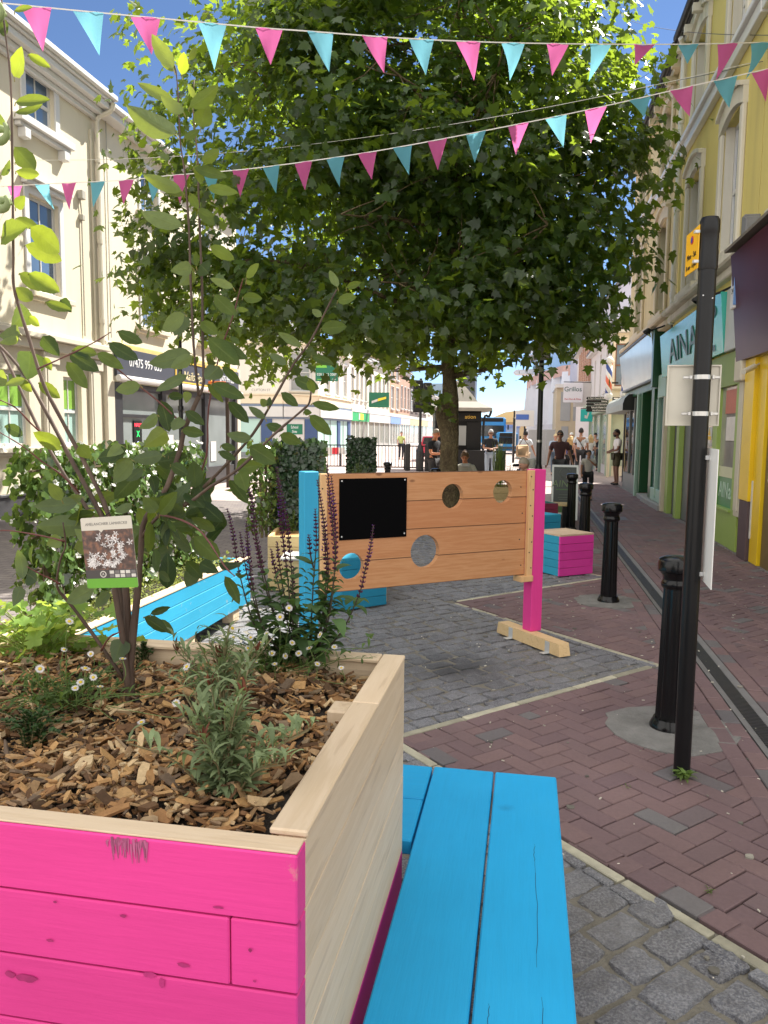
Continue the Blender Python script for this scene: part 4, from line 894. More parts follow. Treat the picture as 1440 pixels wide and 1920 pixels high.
# row beyond
FF = Fr((-13.4, 0, 0), (0, 1, 0), (1, 0, 0))
def arched_row(name, label, y0, y1, wallm, n, z1, cat='building', grp=None, arch=True, sign=None, wins=(4.2, 6.6), roof=M_slate, gl=G_grey, shopm=None, trim=M_white):
    b = thing(name, (-13.4, (y0+y1)/2, 0), label, cat); ops = []; w = (y1-y0)/n
    for i in range(n):
        c = y0+w*(i+.5)
        for (za, zb) in (wins if isinstance(wins[0], tuple) else (wins,)): ops.append((c-w*.26, c+w*.26, za, zb))
    m = MB(); FF.wall(m, y0, y1, 3.3, z1, ops, .15); m.build('wall', wallm, b); shell(FF, b, y0, y1, z1, 8, wallm)
    for o in ops:
        f = FF.window(b, *o, trim, gl, .12, not arch, 0, .07, .1, trim, .08)
        if arch:
            m = MB(); cx = (o[0]+o[1])/2; rr = (o[1]-o[0])/2
            for k in range(8):
                a0, a1 = PI*k/8, PI*(k+1)/8
                m.add([FF.P(cx+rr*1.02*math.cos(a0), o[3]-rr+rr*math.sin(a0), .004), FF.P(cx+rr*1.02*math.cos(a1), o[3]-rr+rr*math.sin(a1), .004), FF.P(cx+rr*1.02*math.cos(a1), o[3]+.02, .004), FF.P(cx+rr*1.02*math.cos(a0), o[3]+.02, .004)], [(0, 1, 2, 3)])
            m.build('arch', wallm, f)
    m = MB(); FF.box(m, y0, y1, z1-.2, z1, 0, .35, .02); FF.box(m, y0, y1, 3.2, 3.5, 0, .18, .02)
    for k in range(int((y1-y0)/.5)): FF.box(m, y0+k*.5+.1, y0+k*.5+.3, z1-.5, z1-.203, 0, .22)
    m.build('cornice', trim, b); roofslab(FF, b, y0, y1, z1, 1.6, 3.5, roof, .35)
    m = MB(); m.quad(FF.P(y0+.3, .4, .01), FF.P(y1-.3, .4, .01), FF.P(y1-.3, 2.5, .01), FF.P(y0+.3, 2.5, .01)); m.build('shop_window', shopm or G_shop, b)
    m = MB(); FF.box(m, y0, y1, 0, .4, 0, .03); 
    for u in np.linspace(y0+.1, y1-.1, 5): FF.box(m, u-.1, u+.1, .4, 2.5, 0, .06)
    m.build('shopfront_frame', trim, b)
    m = MB(); FF.box(m, y0+.1, y1-.1, 2.5, 3.2, 0, .15, .01); sg = m.build('shop_sign', sign or M_white, b); return b, sg
M_g1 = plain('sign_midgreen', (.03, .36, .12), .5, .15, 3)
b, sg = arched_row('arcaded_shop', 'white arched facade over a green sandwich shop sign, next to the corner building', 57.8, 64.4, render_wall('arcade_white', (.76, .71, .6), (.5, .4, .25), .1), 4, 7.7, sign=M_g1)
m = MB(); FF.box(m, 60.6, 61.9, 2.62, 3.1, .15, .18); m.build('logo_yellow', plain('logo_yellow', (.9, .65, .05), .5, .1, 3), sg); m = MB(); FF.box(m, 60.2, 60.59, 2.62, 3.1, .15, .18); m.build('logo_white', M_white, sg)
b2, sg = arched_row('arcaded_shop', 'cream arched upper floor over a white shop front beyond the green sign', 64.5, 74.8, render_wall('arcade_cream', (.74, .68, .56), (.5, .4, .25), .1), 5, 7.9, sign=M_white)
s = thing('hanging_sign', (-12.6, 64.2, 4.2), 'small green hanging sign with a yellow flash on the arched facade', 'sign'); m = MB(); m.box((-12.4, 64.3, 4.35), (1.7, .08, 1.25), .18, .01); m.build('board', M_gs, s)
m = MB(); Mx = frameM((-12.4, 64.25, 4.35), FC.u, FC.n); m.add([Mx @ Vector(p) for p in ((-.1, -.12, .05), (.6, .1, .05), (.6, .28, .05), (-.1, .1, .05))], [(0, 1, 2, 3)]); m.build('flash', plain('logo_yellow', (.9, .65, .05), .5, .1, 3), s)
m = MB(); m.add([Mx @ Vector(p) for p in ((-.62, -.3, .05), (-.12, -.13, .05), (-.12, .08, .05), (-.62, -.1, .05))], [(0, 1, 2, 3)]); m.build('letters', M_white, s)
M_rb = brickwall('red_brick', (.46, .22, .13), (.38, .17, .11), (.42, .36, .3)); M_rb2 = brickwall('orange_brick', (.52, .28, .15), (.44, .22, .12), (.42, .36, .3))
arched_row('brick_house', 'tall narrow orange brick building after the white arched row', 74.9, 81, M_rb2, 2, 9.8, arch=False, wins=((4.0, 6.2), (7.0, 8.9)), gl=G_grey, sign=plain('sign_blue_white', (.2, .32, .62), .5, .4, 2))
arched_row('brick_house', 'red brick building behind the traffic light', 81.1, 88, M_rb, 3, 8.4, arch=False, sign=plain('sign_pale_pink', (.7, .55, .5), .5, .3, 2))
b, _ = arched_row('dark_gabled_shop', 'dark fronted building with a slate roof left of the tree trunk', 88.1, 103, plain('dark_cladding', (.13, .10, .09), .8, .2, 2), 4, 7.6, arch=False, sign=plain('sign_yellow_pale', (.7, .6, .3), .5, .3, 2)); FF2 = FF
arched_row('far_shop', 'farthest pale two storey shop row behind the tree trunk', 103.1, 150, render_wall('far_cream', (.66, .60, .5), (.5, .4, .3), .1), 9, 7.0, arch=False, sign=plain('sign_mixed', (.6, .5, .45), .5, .5, .7))
b = thing('tower_block', (-12, 165, 0), 'dark tower block far away behind the tree trunk and the kiosk', 'building')
FT = Fr((-14.5, 160, 0), (1, 0, 0), (0, -1, 0)); m = MB(); FT.box(m, 0, 3.6, 0, 17.5, -6, 0); m.build('wall', plain('tower_dark', (.035, .04, .055), .5, .2, .5), b)
m = MB()
for k in range(7): FT.box(m, .1, 3.5, 3+k*2.0, 3.9+k*2.0, .001, .03)
m.build('window', G_dark, b); m = MB(); FT.box(m, -8, -.1, 0, 11.8, -6, 0); m.build('wing', plain('tower_blue', (.20, .28, .38), .5, .2, .5), b)
# the street has its far end closed by low roofs
b = thing('market_hall', (2, 125, 0), 'low tan roofed hall at the far end of the street behind the buses', 'building')
m = MB(); m.b2((-4, 121, 0), (12, 135, 3.6)); m.build('wall', render_wall('hall_wall', (.55, .42, .25), (.4, .3, .2), .2), b)
m = MB(); pts = [(-7, 3.4), (-3.5, 4.9), (0, 5.4), (13, 5.4), (14, 3.4)]; m.prism([(x, 120.5, z) for x, z in pts], (0, 0, 0), (0, 14, 0)); m.build('roof', plain('hall_roof', (.58, .44, .22), .8, .2, .6), b)
# ---- RIGHT ROW: u runs up the street, d towards it
FRt = Fr((2.95, 0, 0), (0, 1, 0), (-1, 0, 0))
M_y = render_wall('yellow_stucco', (.66, .56, .20), (.36, .30, .14), .3); M_rc = render_wall('beige_stucco', (.60, .50, .30), (.36, .29, .17), .3)
M_stone = render_wall('old_stone_trim', (.64, .61, .53), (.28, .27, .15), .4); M_uw = plain('upvc', (.66, .66, .66), .4, .06, 5)
def right_house(name, label, y0, y1, wallm, zg, bays, z2=(7.45, 9.0), z1=(4.4, 6.47), zb=3.95, trim=M_stone, hw=.62):
    b = thing(name, (2.95, (y0+y1)/2, 0), label, 'building'); ops = []
    for c in bays: ops += [(c-hw, c+hw, *z1), (c-hw*.95, c+hw*.95, *z2)]
    m = MB(); FRt.wall(m, y0, y1, zb, zg, ops, .22); m.build('wall', wallm, b)
    m = MB(); P = FRt.P
    for u in (y0, y1): m.quad(P(u, 0, -.0), P(u, 0, -9), P(u, zg, -9), P(u, zg, 0))
    m.quad(P(y0, 0, -9), P(y1, 0, -9), P(y1, zg, -9), P(y0, zg, -9)); m.build('side_walls', wallm, b)
    for i, c in enumerate(bays):
        for lv, (za, zz_) in enumerate((z1, z2)):
            h = hw if lv == 0 else hw*.95
            f = FRt.window(b, c-h, c+h, za, zz_, M_uw, G_sky, .19, True, 0, .06, None, trim, 0)
            # moulded surround with a flat arch, stone sill
            m = MB(); w = .17
            FRt.box(m, c-h-w, c-h-.002, za-.02, zz_-.1, 0, .07, .02); FRt.box(m, c+h+.002, c+h+w, za-.02, zz_-.1, 0, .07, .02)
            for q0_, q1_ in ((c-h+.001, c-h+.02), (c+h-.02, c+h-.001)): FRt.box(m, q0_, q1_, za, zz_-.002, -.135, -.001)
            n = 8
            for k in range(n):
                x0 = -1+2*k/n; x1 = -1+2*(k+1)/n; q = lambda x: zz_-.1+.16*(1-x*x)
                u0, u1 = c+x0*(h+w), c+x1*(h+w); lo0, lo1 = q(x0)-.02, q(x1)-.02
                m.prism([P(u0, lo0, 0), P(u1, lo1, 0), P(u1, lo1+.24, 0), P(u0, lo0+.24, 0)], P(0, 0, 0), P(0, 0, .075)); m.prism([P(u0, lo0+.243, 0), P(u1, lo1+.243, 0), P(u1, lo1+.31, 0), P(u0, lo0+.31, 0)], P(0, 0, 0), P(0, 0, .13))
            m.build('surround', trim, f)
            if lv == 0: m = MB(); FRt.box(m, c-h-.25, c+h+.25, za-.14, za-.023, -.0, .17, .01); m.build('sill', trim, f)
    m = MB(); FRt.box(m, y0, y1, 7.15, 7.33, 0, .11, .01); FRt.box(m, y0, y1, 7.333, 7.42, 0, .17, .01); m.build('string_course', M_uw, b)
    m = MB(); FRt.box(m, y0, y1, zb-.02, zb+.12, 0, .16, .02); FRt.box(m, y0, y1, zb+.123, zb+.24, 0, .28, .03); m.build('shop_cornice', trim, b)
    m = MB(); FRt.box(m, y0, y1, zg-.16, zg-.02, 0, .12, .01)
    for u in np.arange(y0+.3, y1, .75): FRt.box(m, u-.06, u+.06, zg-.3, zg-.162, 0, .25)
    m.build('eaves', trim, b)
    m = MB()
    FRt.box(m, y0, y1, zg-.02, zg+.1, .14, .30, .03); m.build('gutter', M_gut, b)
    rf = roofslab(FRt, b, y0, y1, zg+.05, 1.3, 3.2, M_slate, .22); chimney(FRt, rf, y1-.5, -3.2, zg+.9, zg+2.2)
    return b
b1 = right_house('shop_building', 'yellow building with a purple shop sign at the right edge', 4.6, 11.35, M_y, 9.5, (6.2, 9.6))
M_purp = plain('purple_sign', (.075, .020, .036), .35, .4, 1.5, spec=.4)
m = MB(); P = FRt.P; m.prism([P(5.0, 2.62, .12), P(5.0, 2.62, .20), P(5.0, 4.02, .34), P(5.0, 4.1, .12)], P(5.0, 0, 0), P(11.28, 0, 0)); m.build('shop_sign', M_purp, b1)
m = MB(); m.prism([P(5.0, 4.1, .02), P(5.0, 4.06, .42), P(5.0, 4.10, .42), P(5.0, 4.2, .02)], P(5.0, 0, 0), P(11.3, 0, 0)); m.build('sign_hood', plain('lead_grey', (.16, .14, .12), .7, .3, 5), b1)
m = MB(); FRt.box(m, 11.05, 11.2, 4.12, 4.5, .05, .25, .01); FRt.box(m, 10.85, 11.03, 4.12, 4.42, .1, .28, .01); m.build('slate_flashing', plain('slate_piece', (.2, .2, .21), .6, .4, 8), b1)
M_yp = plain('yellow_gloss', (.78, .52, .012), .35, .12, 3); M_plum = plain('plum_plinth', (.10, .065, .07), .6, .25, 6)
m = MB(); FRt.box(m, 10.58, 11.02, .78, 2.62, 0, .14, .006); FRt.box(m, 10.22, 10.57, .0, 2.62, 0, .09, .006); m.build('pilaster', M_yp, b1)
m = MB(); FRt.box(m, 10.6, 11.0, 0, .777, 0, .13, .006); FRt.box(m, 11.03, 11.2, 0, .5, 0, .07, .006); m.build('pilaster_base', M_plum, b1)
m = MB(); FRt.box(m, 10.53, 10.585, .3, 1.05, .085, .1, .004); m.build('bare_patch', plain('bare_plaster', (.6, .57, .52), .9, .3, 12), b1)
m = MB(); FRt.box(m, 11.05, 11.33, .52, 3.9, 0, .12, .01); FRt.box(m, 11.1, 11.28, .6, 2.5, .12, .14, .008); FRt.box(m, 11.02, 11.36, 2.35, 2.7, .12, .2, .03); m.build('pilaster_cream', M_cream_trim, b1)
m = MB(); FRt.box(m, 5.0, 9.7, .45, 2.5, -.02, .0); m.build('shop_window', G_dark, b1)
m = MB(); FRt.box(m, 9.75, 10.2, 0, 2.62, -.02, .05); FRt.box(m, 5.0, 9.75, 0, .45, -.02, .06); FRt.box(m, 5.0, 10.2, 2.5, 2.62, -.02, .06); m.build('shopfront_frame', plain('brown_frame', (.16, .11, .04), .5, .2, 4), b1)
M_stk = plain('sticker_white', (.8, .8, .78), .4, .05, 4)
for i, z in enumerate((2.3, 1.95, 1.58, 1.2)):
    m = MB(); c = P(10.02, z, .052)
    k = MB(); prof = [(.05*math.cos(a), .05*math.sin(a)+.1*(1 if math.sin(a) >= 0 else -1)) for a in np.linspace(0, 2*PI, 20)[:-1]]; m.add([P(10.02+x, z+y, .052) for x, y in prof]+[P(10.02+x, z+y, .056) for x, y in prof], [tuple(range(19, 38))]+[(q, (q+1) % 19, 19+(q+1) % 19, 19+q) for q in range(19)]); st = m.build('sticker', M_stk, b1)
    m = MB()
    for dz, mi in ((.07, 0), (.0, 1), (-.07, 2)): FRt.box(m, 9.985, 10.055, z+dz-.028, z+dz+.028, .0565, .0585, .0, mi)
    m.build('sticker_art', [plain('stk_red', (.7, .1, .06), .5, .2, 9), plain('stk_orange', (.8, .3, .1), .5, .2, 9), plain('stk_green', (.1, .35, .1), .5, .2, 9)], st)
s = thing('alarm_box', P(11.28, 3.6, .2), 'small white alarm box on the pilaster above the yellow column', 'alarm box'); m = MB(); FRt.box(m, 11.15, 11.36, 3.32, 3.78, .21, .30, .012); m.build('case', M_uw, s); m = MB(); FRt.box(m, 11.14, 11.16, 3.36, 3.76, .20, .31, .004); m.build('side_strip', plain('alarm_blue', (.15, .3, .6), .4, .1, 3), s); text('lettering', '24', .1, M_ink, frameM(P(11.25, 3.55, .302), (0, -1, 0), (-1, 0, 0)), s, .001)
def lamp_fix(y, z, lab, d=.12):
    s = thing('sign_lamp', P(y, z, d), lab, 'lamp'); m = MB(); m.tube([P(y-.25, z+.2, .02), P(y-.1, z+.12, .2), P(y, z+.05, .45)], .018, 6); FRt.box(m, y-.33, y-.2, z+.05, z+.3, .0, .04, .005); m.build('arm', M_gut, s)
    m = MB(); Mx = frameM(P(y, z+.03, .48), (0, 1, 0), (-.5, 0, -.8)); k = MB(); k.lathe([(.03, -.08), (.05, -.06), (.085, .02), (.088, .05), (.07, .05), (.05, .02)], (0, 0, 0), 14); m.add([Mx @ Vector(p) for p in k.v], k.f); m.build('lamp_shade', M_gut, s); return s
lamp_fix(12.5, 3.62, 'black spot lamp on an arm over the green shop sign')
lamp_fix(17.6, 3.8, 'weathered box lamp at the far end of the green shop sign')
s = thing('security_camera', P(10.4, 2.5, .2), 'small grey security camera under the purple sign', 'camera'); m = MB(); m.tube([P(10.55, 2.5, .15), P(10.4, 2.42, .32)], .035, 10); m.build('body', M_plate, s); m = MB(); m.tube([P(10.6, 2.58, .02), P(10.55, 2.5, .15)], .012, 6); m.build('bracket', M_plate, s)

b2 = right_house('shop_building', 'yellow building over the turquoise and green shop sign, right of the black pole', 11.4, 17.15, M_y, 9.5, (12.95, 15.65), hw=.55)
t = NT('turquoise_sign'); sep = t.n.new('ShaderNodeSeparateXYZ'); tc = t.n.new('ShaderNodeTexCoord'); t.link(tc.outputs['Object'], sep.inputs[0])
t.base(t.mix(t.noise(t.coords(), .5, 2), (.03, .42, .30), (.08, .50, .45))); t.p(Roughness=.2, Specular_IOR_Level=.6); M_tq = t.m
m = MB(); m.prism([P(12.35, 2.86, .03), P(12.35, 2.86, .12), P(12.35, 3.74, .2), P(12.35, 3.74, .03)], P(12.35, 0, 0), P(17.7, 0, 0)); sg = m.build('shop_sign', M_tq, b2)
tv = Vector((-.088, 0, 1)); sM = lambda u, z: frameM(P(u, z, .125+(z-2.86)*.091), (0, -1, 0), Vector((-1, 0, -.088)))
M_tx = plain('letter_teal', (.02, .10, .09), .4, .1, 4)
text('lettering', 'AINAS', .66, M_tx, sM(15.1, 3.27), sg, .012, sx=1.7)
m = MB()
for q in range(9): Mq = sM(13.75-q*.11, 2.98); m.add([Mq @ Vector(p) for p in ((-.035, -.05, .005), (.035, -.05, .005), (.035, .05, .005), (-.035, .05, .005))], [(0, 1, 2, 3)])
m.build('small_lettering', M_tx, sg)
m = MB(); Mx = sM(12.85, 3.52); k = MB()
k.add([Mx @ Vector((x, y, .006)) for x, y in [(.16*math.cos(a)*(1.2), .09*math.sin(a)) for a in np.linspace(0, 2*PI, 24)[:-1]]], [tuple(range(23))]); m.add(k.v, k.f); m.build('badge_edge', M_tx, sg)
m = MB(); m.add([Mx @ Vector((-.03+.13*math.cos(a), .07*math.sin(a), .009)) for a in np.linspace(0, 2*PI, 20)[:-1]], [tuple(range(19))]); m.build('badge', plain('badge_red', (.7, .25, .2), .4, .1, 4), sg)
M_lt = plain('sign_end_grey', (.5, .52, .5), .5, .1, 4)
m = MB(); FRt.box(m, 11.75, 12.33, 2.85, 3.76, .0, .12, .01); m.build('sign_end', M_lt, b2)
m = MB(); FRt.box(m, 11.75, 17.1, 3.765, 3.94, 0, .05, .005); m.build('band', M_y, b2)
M_ol = plain('olive_panel', (.22, .30, .07), .55, .1, 3); M_lg = plain('lime_frame', (.30, .42, .10), .5, .1, 3)
m = MB(); FRt.box(m, 11.38, 13.2, 2.35, 2.84, -.02, .06, .005); FRt.box(m, 13.21, 17.1, 2.35, 2.84, -.02, .05, .005); m.build('transom_panel', M_ol, b2)
m = MB()
FRt.box(m, 11.38, 11.72, 0, 2.347, -.03, .06, .006); FRt.box(m, 12.75, 13.05, 0, 2.347, -.03, .06, .006); FRt.box(m, 11.722, 12.748, 0, .52, -.03, .05, .006); FRt.box(m, 13.052, 14.6, 0, .6, -.03, .05, .006); FRt.box(m, 14.6, 14.75, 0, 2.347, -.03, .06, .006); FRt.box(m, 15.75, 16.0, 0, 2.347, -.03, .07, .006); FRt.box(m, 16.75, 17.05, 0, 2.347, -.03, .07, .006)
FRt.box(m, 11.722, 12.748, .523, .56, -.03, .09, .004); m.build('shopfront_frame', M_lg, b2)
t = NT('busy_window'); vo = t.node('ShaderNodeTexVoronoi', Scale=2.2); t.link(t.coords((1, 1, .7)), vo.inputs['Vector']); n = t.noise(t.coords(), 2.0, 3)
t.base(t.mix(t.ramp(n, [(.45, 0.0), (.6, 1.0)]), (.16, .15, .14), vo.outputs['Color'])); t.p(Roughness=.06, Specular_IOR_Level=.7); hs = t.n.new('ShaderNodeHueSaturation')
m = MB()
for (u0, u1, z0) in ((11.7, 12.77, .5), (13.03, 14.62, .58)): m.quad(P(u0, z0, .0), P(u1, z0, .0), P(u1, 2.36, .0), P(u0, 2.36, .0))
m.build('shop_window', glass('bright_shop_glass', (.40, .38, .36), .05, .5, 2.2), b2)
m = MB(); FRt.box(m, 11.75, 12.72, .56, 1.0, .003, .012); gp = m.build('window_panel', plain('panel_green', (.02, .20, .06), .35, .2, 4), b2); text('lettering', 'AINas', .34, plain('letter_pale', (.45, .6, .5), .5, .05, 3), frameM(P(12.22, .80, .014), (0, -1, 0), (-1, 0, 0)), gp, .002)
m = MB(); FRt.box(m, 11.75, 12.72, 1.003, 1.16, .003, .010); m.build('window_strip', plain('strip_cream', (.62, .62, .42), .5, .1, 3), b2)
m = MB(); FRt.box(m, 11.9, 12.5, 1.95, 2.3, .003, .012, 0, 0); FRt.box(m, 11.85, 12.4, 1.55, 1.9, .003, .012, 0, 1); m.build('poster', [plain('poster_red', (.5, .12, .06), .5, .3, 5), plain('poster_white', (.7, .65, .62), .5, .2, 9)], b2)
m = MB(); FRt.box(m, 14.76, 15.74, 0, 2.34, -.06, -.03); FRt.box(m, 16.0, 16.75, 0, 2.34, -.06, -.03); m.build('door', plain('shutter_grey', (.12, .13, .14), .45, .2, 3), b2)
m = MB(); FRt.box(m, 13.08, 13.38, 1.78, 1.98, .06, .066); FRt.box(m, 13.08, 13.38, 1.55, 1.76, .06, .066); nt = m.build('notice', M_white, b2)
m = MB(); FRt.box(m, 13.10, 13.36, 1.785, 1.85, .0665, .069, 0, 0); FRt.box(m, 13.10, 13.36, 1.555, 1.615, .0665, .069, 0, 1); m.add([P(13.14, 1.63, .068), P(13.32, 1.63, .068), P(13.23, 1.75, .068)], [(0, 1, 2)], 1); m.build('notice_mark', [plain('notice_red', (.6, .02, .06), .5, .1, 3), plain('notice_amber', (.85, .5, .02), .5, .1, 3)], nt)
m = MB(); pipe(m, FRt, 17.0, 3.9, 9.2, .1, .05); m.tube(crom([P(17.0, 9.2, .1), P(16.9, 9.3, .14), P(16.75, 9.38, .22)]), .05, 8); m.build('drainpipe', M_uw, b2)

b3 = right_house('shop_building', 'beige three storey house with a blank white shop sign and dark green front', 17.2, 24.75, M_rc, 9.45, (19.0, 22.6), hw=.6, trim=plain('beige_trim', (.58, .50, .36), .7, .15, 4))
M_bs = glass('blank_sign', (.55, .62, .66), .12, .15, 1.5)
m = MB(); m.prism([P(18.6, 2.95, .03), P(18.6, 2.95, .12), P(18.6, 3.96, .26), P(18.6, 3.96, .03)], P(18.6, 0, 0), P(24.7, 0, 0)); sg = m.build('shop_sign', M_bs, b3)
m = MB(); m.prism([P(18.6, 2.89, .03), P(18.6, 2.89, .15), P(18.6, 2.94, .15), P(18.6, 2.94, .03)], P(18.6, 0, 0), P(24.7, 0, 0)); m.prism([P(18.6, 3.965, .03), P(18.6, 3.965, .30), P(18.6, 4.02, .28), P(18.6, 4.02, .03)], P(18.6, 0, 0), P(24.7, 0, 0)); m.build('sign_frame', plain('sign_frame_grey', (.12, .13, .13), .5, .2, 4), sg)
M_dg = plain('bottle_green', (.008, .085, .03), .3, .15, 3); M_mint = plain('mint_trim', (.35, .52, .44), .5, .1, 3)
m = MB(); FRt.box(m, 18.35, 18.58, 2.7, 4.0, 0, .22, .01); FRt.box(m, 19.1, 19.5, .12, 2.85, -.05, .05, .01); FRt.box(m, 19.5, 21.3, .12, 2.85, -.7, -.66, .01); FRt.box(m, 21.0, 21.35, 0.12, 2.85, -.66, .05, .01); FRt.box(m, 18.6, 24.6, 2.7, 2.88, -.05, .06, .01); m.build('green_front', M_dg, b3)
m = MB(); FRt.box(m, 21.36, 21.5, 0, 2.69, -.02, .12, .01); FRt.box(m, 17.3, 18.3, 2.45, 2.95, 0, .1, .01); FRt.box(m, 18.3, 18.4, .2, 2.69, 0, .08, .01); FRt.box(m, 17.35, 19.05, .12, .4, -.02, .06, .01); m.build('mint_trim', M_mint, b3)
m = MB(); m.quad(P(17.4, .4, .01), P(19.1, .4, .01), P(19.1, 2.45, .01), P(17.4, 2.45, .01)); m.build('shop_window', glass('teal_dark_glass', (.10, .2, .19), .08), b3)
m = MB(); FRt.box(m, 17.2, 17.38, .0, 2.44, 0, .12, .01); m.build('pilaster', M_cream_trim, b3)
m = MB(); FRt.box(m, 17.3, 19.9, -.01, .115, -.1, .16, .01); FRt.box(m, 19.92, 21.0, -.01, .11, -.7, .1, .01); m.build('step', plain('step_grey', (.3, .3, .29), .8, .2, 5), b3)
m = MB(); FRt.box(m, 21.52, 24.7, .5, 2.65, -.03, -.01); m.build('shop_window', G_dark, b3); m = MB(); FRt.box(m, 21.52, 24.7, 0, .5, -.03, .03)
for u in (22.6, 23.6): FRt.box(m, u-.05, u+.05, .5, 2.65, -.03, .03)
m.build('stall_riser', plain('grey_riser', (.2, .22, .21), .5, .2, 4), b3)

b4 = thing('low_shop', (2.95, 26.3, 0), 'low dark barber shop front with a grey barrel awning past the beige house', 'building')
m = MB(); FRt.box(m, 24.8, 27.9, 0, 3.2, -6, -.40, .01); m.build('wall', M_rc, b4); m = MB(); m.quad(P(24.9, .5, -.38), P(27.8, .5, -.38), P(27.8, 2.5, -.38), P(24.9, 2.5, -.38)); m.build('shop_window', G_dark, b4)
m = MB()
for u in (24.82, 25.9, 26.9, 27.8): FRt.box(m, u-.06, u+.06, 0, 2.6, -.39, -.31)
FRt.box(m, 24.88, 27.74, 0, .5, -.39, -.33); m.build('shopfront_frame', plain('dark_frame', (.05, .05, .05), .4, .2, 4), b4)
m = MB(); pr = [(-.3, 2.78), (.16, 2.77), (.27, 2.66), (.32, 2.5), (.32, 2.32), (-.3, 2.32)]; m.prism([P(22.9, z, d) for d, z in pr], P(22.9, 0, 0), P(27.7, 0, 0)); m.build('awning', plain('awning_grey', (.34, .37, .34), .7, .15, 3), b4)
m = MB(); m.prism([P(22.86, z, d) for d, z in pr], P(22.86, 0, 0), P(22.895, 0, 0)); m.build('awning_end', plain('awning_dark', (.02, .022, .022), .6, .1, 3), b4)
def barber(x, y, lab):
    o = thing('barber_pole', (x, y, 2.78), lab, 'barber pole', 'barber poles'); t_ = .1
    t = MATS.get('barber_stripes')
    if not t:
        q = NT('barber_stripes'); tc = q.n.new('ShaderNodeTexCoord'); se = q.n.new('ShaderNodeSeparateXYZ'); q.link(tc.outputs['Object'], se.inputs[0])
        an = q.math('ARCTAN2', se.outputs[1], se.outputs[0]); w = q.math('FRACT', q.math('ADD', q.math('MULTIPLY', se.outputs[2], 1.15), q.math('MULTIPLY', an, 1/(2*PI))))
        q.base(q.ramp(w, [(0, (.75, .75, .74)), (.24, (.75, .75, .74)), (.25, (.75, .16, .08)), (.5, (.75, .16, .08)), (.51, (.75, .75, .74)), (.74, (.75, .75, .74)), (.75, (.04, .08, .3)), (1, (.04, .08, .3))])); q.n[-1].color_ramp.interpolation = 'CONSTANT'; t = q.m; MATS['barber_stripes'] = t
    m = MB(); m.lathe([(t_*1.05, .22), (t_*1.05, 1.22)], (x, y, 2.78), 18); m.build('striped_cylinder', t, o, True)
    m = MB(); m.lathe([(.04, 0), (.13, .06), (.14, .2), (.11, .22)], (x, y, 2.78), 14); m.lathe([(.11, 1.22), (.15, 1.24), (.15, 1.3), (.1, 1.4), (.0, 1.45)], (x, y, 2.78), 14); m.build('caps', M_uw, o, True)
    m = MB(); m.box((x+.16, y+.02, 3.35), (.3, .05, .05)); m.build('bracket', M_gut, o)
barber(2.62, 27.0, 'left striped barber pole above the finger post'); barber(2.98, 25.6, 'right striped barber pole beside the blank white sign')

# the pale block behind, its end wall facing us
b5 = thing('corner_house', (3.3, 33, 0), 'pale two storey house end with one brown framed window behind the barber poles', 'building')
M_pw = render_wall('pale_wall', (.70, .63, .52), (.5, .4, .3), .12); M_pw2 = render_wall('pale_wall_white', (.66, .63, .62), (.5, .45, .4), .1)  # the second wall is a whiter paint than the cream end wall
FE = Fr((3.15, 31.5, 0), (1, 0, 0), (0, -1, 0)); FS = Fr((3.15, 31.5, 0), (0, 1, 0), (-1, 0, 0))
m = MB(); FE.wall(m, 0, 6, 0, 5.55, [(.12, .92, 3.5, 5.15)], .12); m.build('end_wall', M_pw, b5)
FE.window(b5, .12, .92, 3.5, 5.15, plain('brown_window', (.20, .09, .06), .5, .1, 4), G_sky, .1, True, 0, .05, .1, M_pw)
sops = [(1.5, 2.3, 3.4, 5.2), (4.4, 5.2, 3.4, 5.2), (7.3, 8.1, 3.4, 5.2)]
m = MB(); FS.wall(m, 0, 10, 0, 5.55, sops, .12); m.build('side_wall', M_pw2, b5)
for q in sops: FS.window(b5, *q, M_white, G_grey, .1, True, 0, .06, .1, M_pw2)
m = MB(); FS.box(m, -.3, 10, 5.5, 5.65, -.1, .28, .02); FE.box(m, 0, 6, 5.55, 5.66, 0, .2, .02); m.build('gutter', M_white, b5); rf = roofslab(FS, b5, -.2, 10, 5.66, 1.4, 3, M_slate, .3)
M_sage = plain('sage_shop', (.34, .42, .33), .6, .15, 3)
m = MB(); FS.box(m, 0, 10, 2.5, 3.1, 0, .35, .02); FE.box(m, -.35, 2, 2.5, 3.05, 0, .3, .02); m.build('fascia', M_sage, b5)
m = MB(); m.quad(FE.P(.1, .4, .02), FE.P(3, .4, .02), FE.P(3, 2.45, .02), FE.P(.1, 2.45, .02)); m.quad(FS.P(.2, .4, .02), FS.P(9, .4, .02), FS.P(9, 2.45, .02), FS.P(.2, 2.45, .02)); m.build('shop_window', glass('sage_glass', (.36, .42, .34), .15, .4, 1.5), b5)
m = MB()
for u in (.0, .75, 1.4): FE.box(m, u, u+.12, 0, 2.5, 0, .06)
for u in (.0, 3, 6, 9): FS.box(m, u, u+.3, 0, 2.5, 0, .1)
m.build('piers', M_sage, b5)
FH = Fr((3.15, 41.6, 0), (0, 1, 0), (-1, 0, 0))
b6 = thing('shop_building', (3.15, 47, 0), 'white fronted restaurant building with red brick piers and a hanging sign', 'building')
m = MB(); FH.wall(m, 0, 12, 0, 6.6, [(1, 2, 3.6, 5.6), (3.5, 4.5, 3.6, 5.6), (6, 7, 3.6, 5.6)], .12); m.build('wall', M_pw2, b6); m = MB(); m.b2((3.16, 41.59, 0), (9, 53.5, 6.5)); m.build('end_wall', M_pw2, b6)
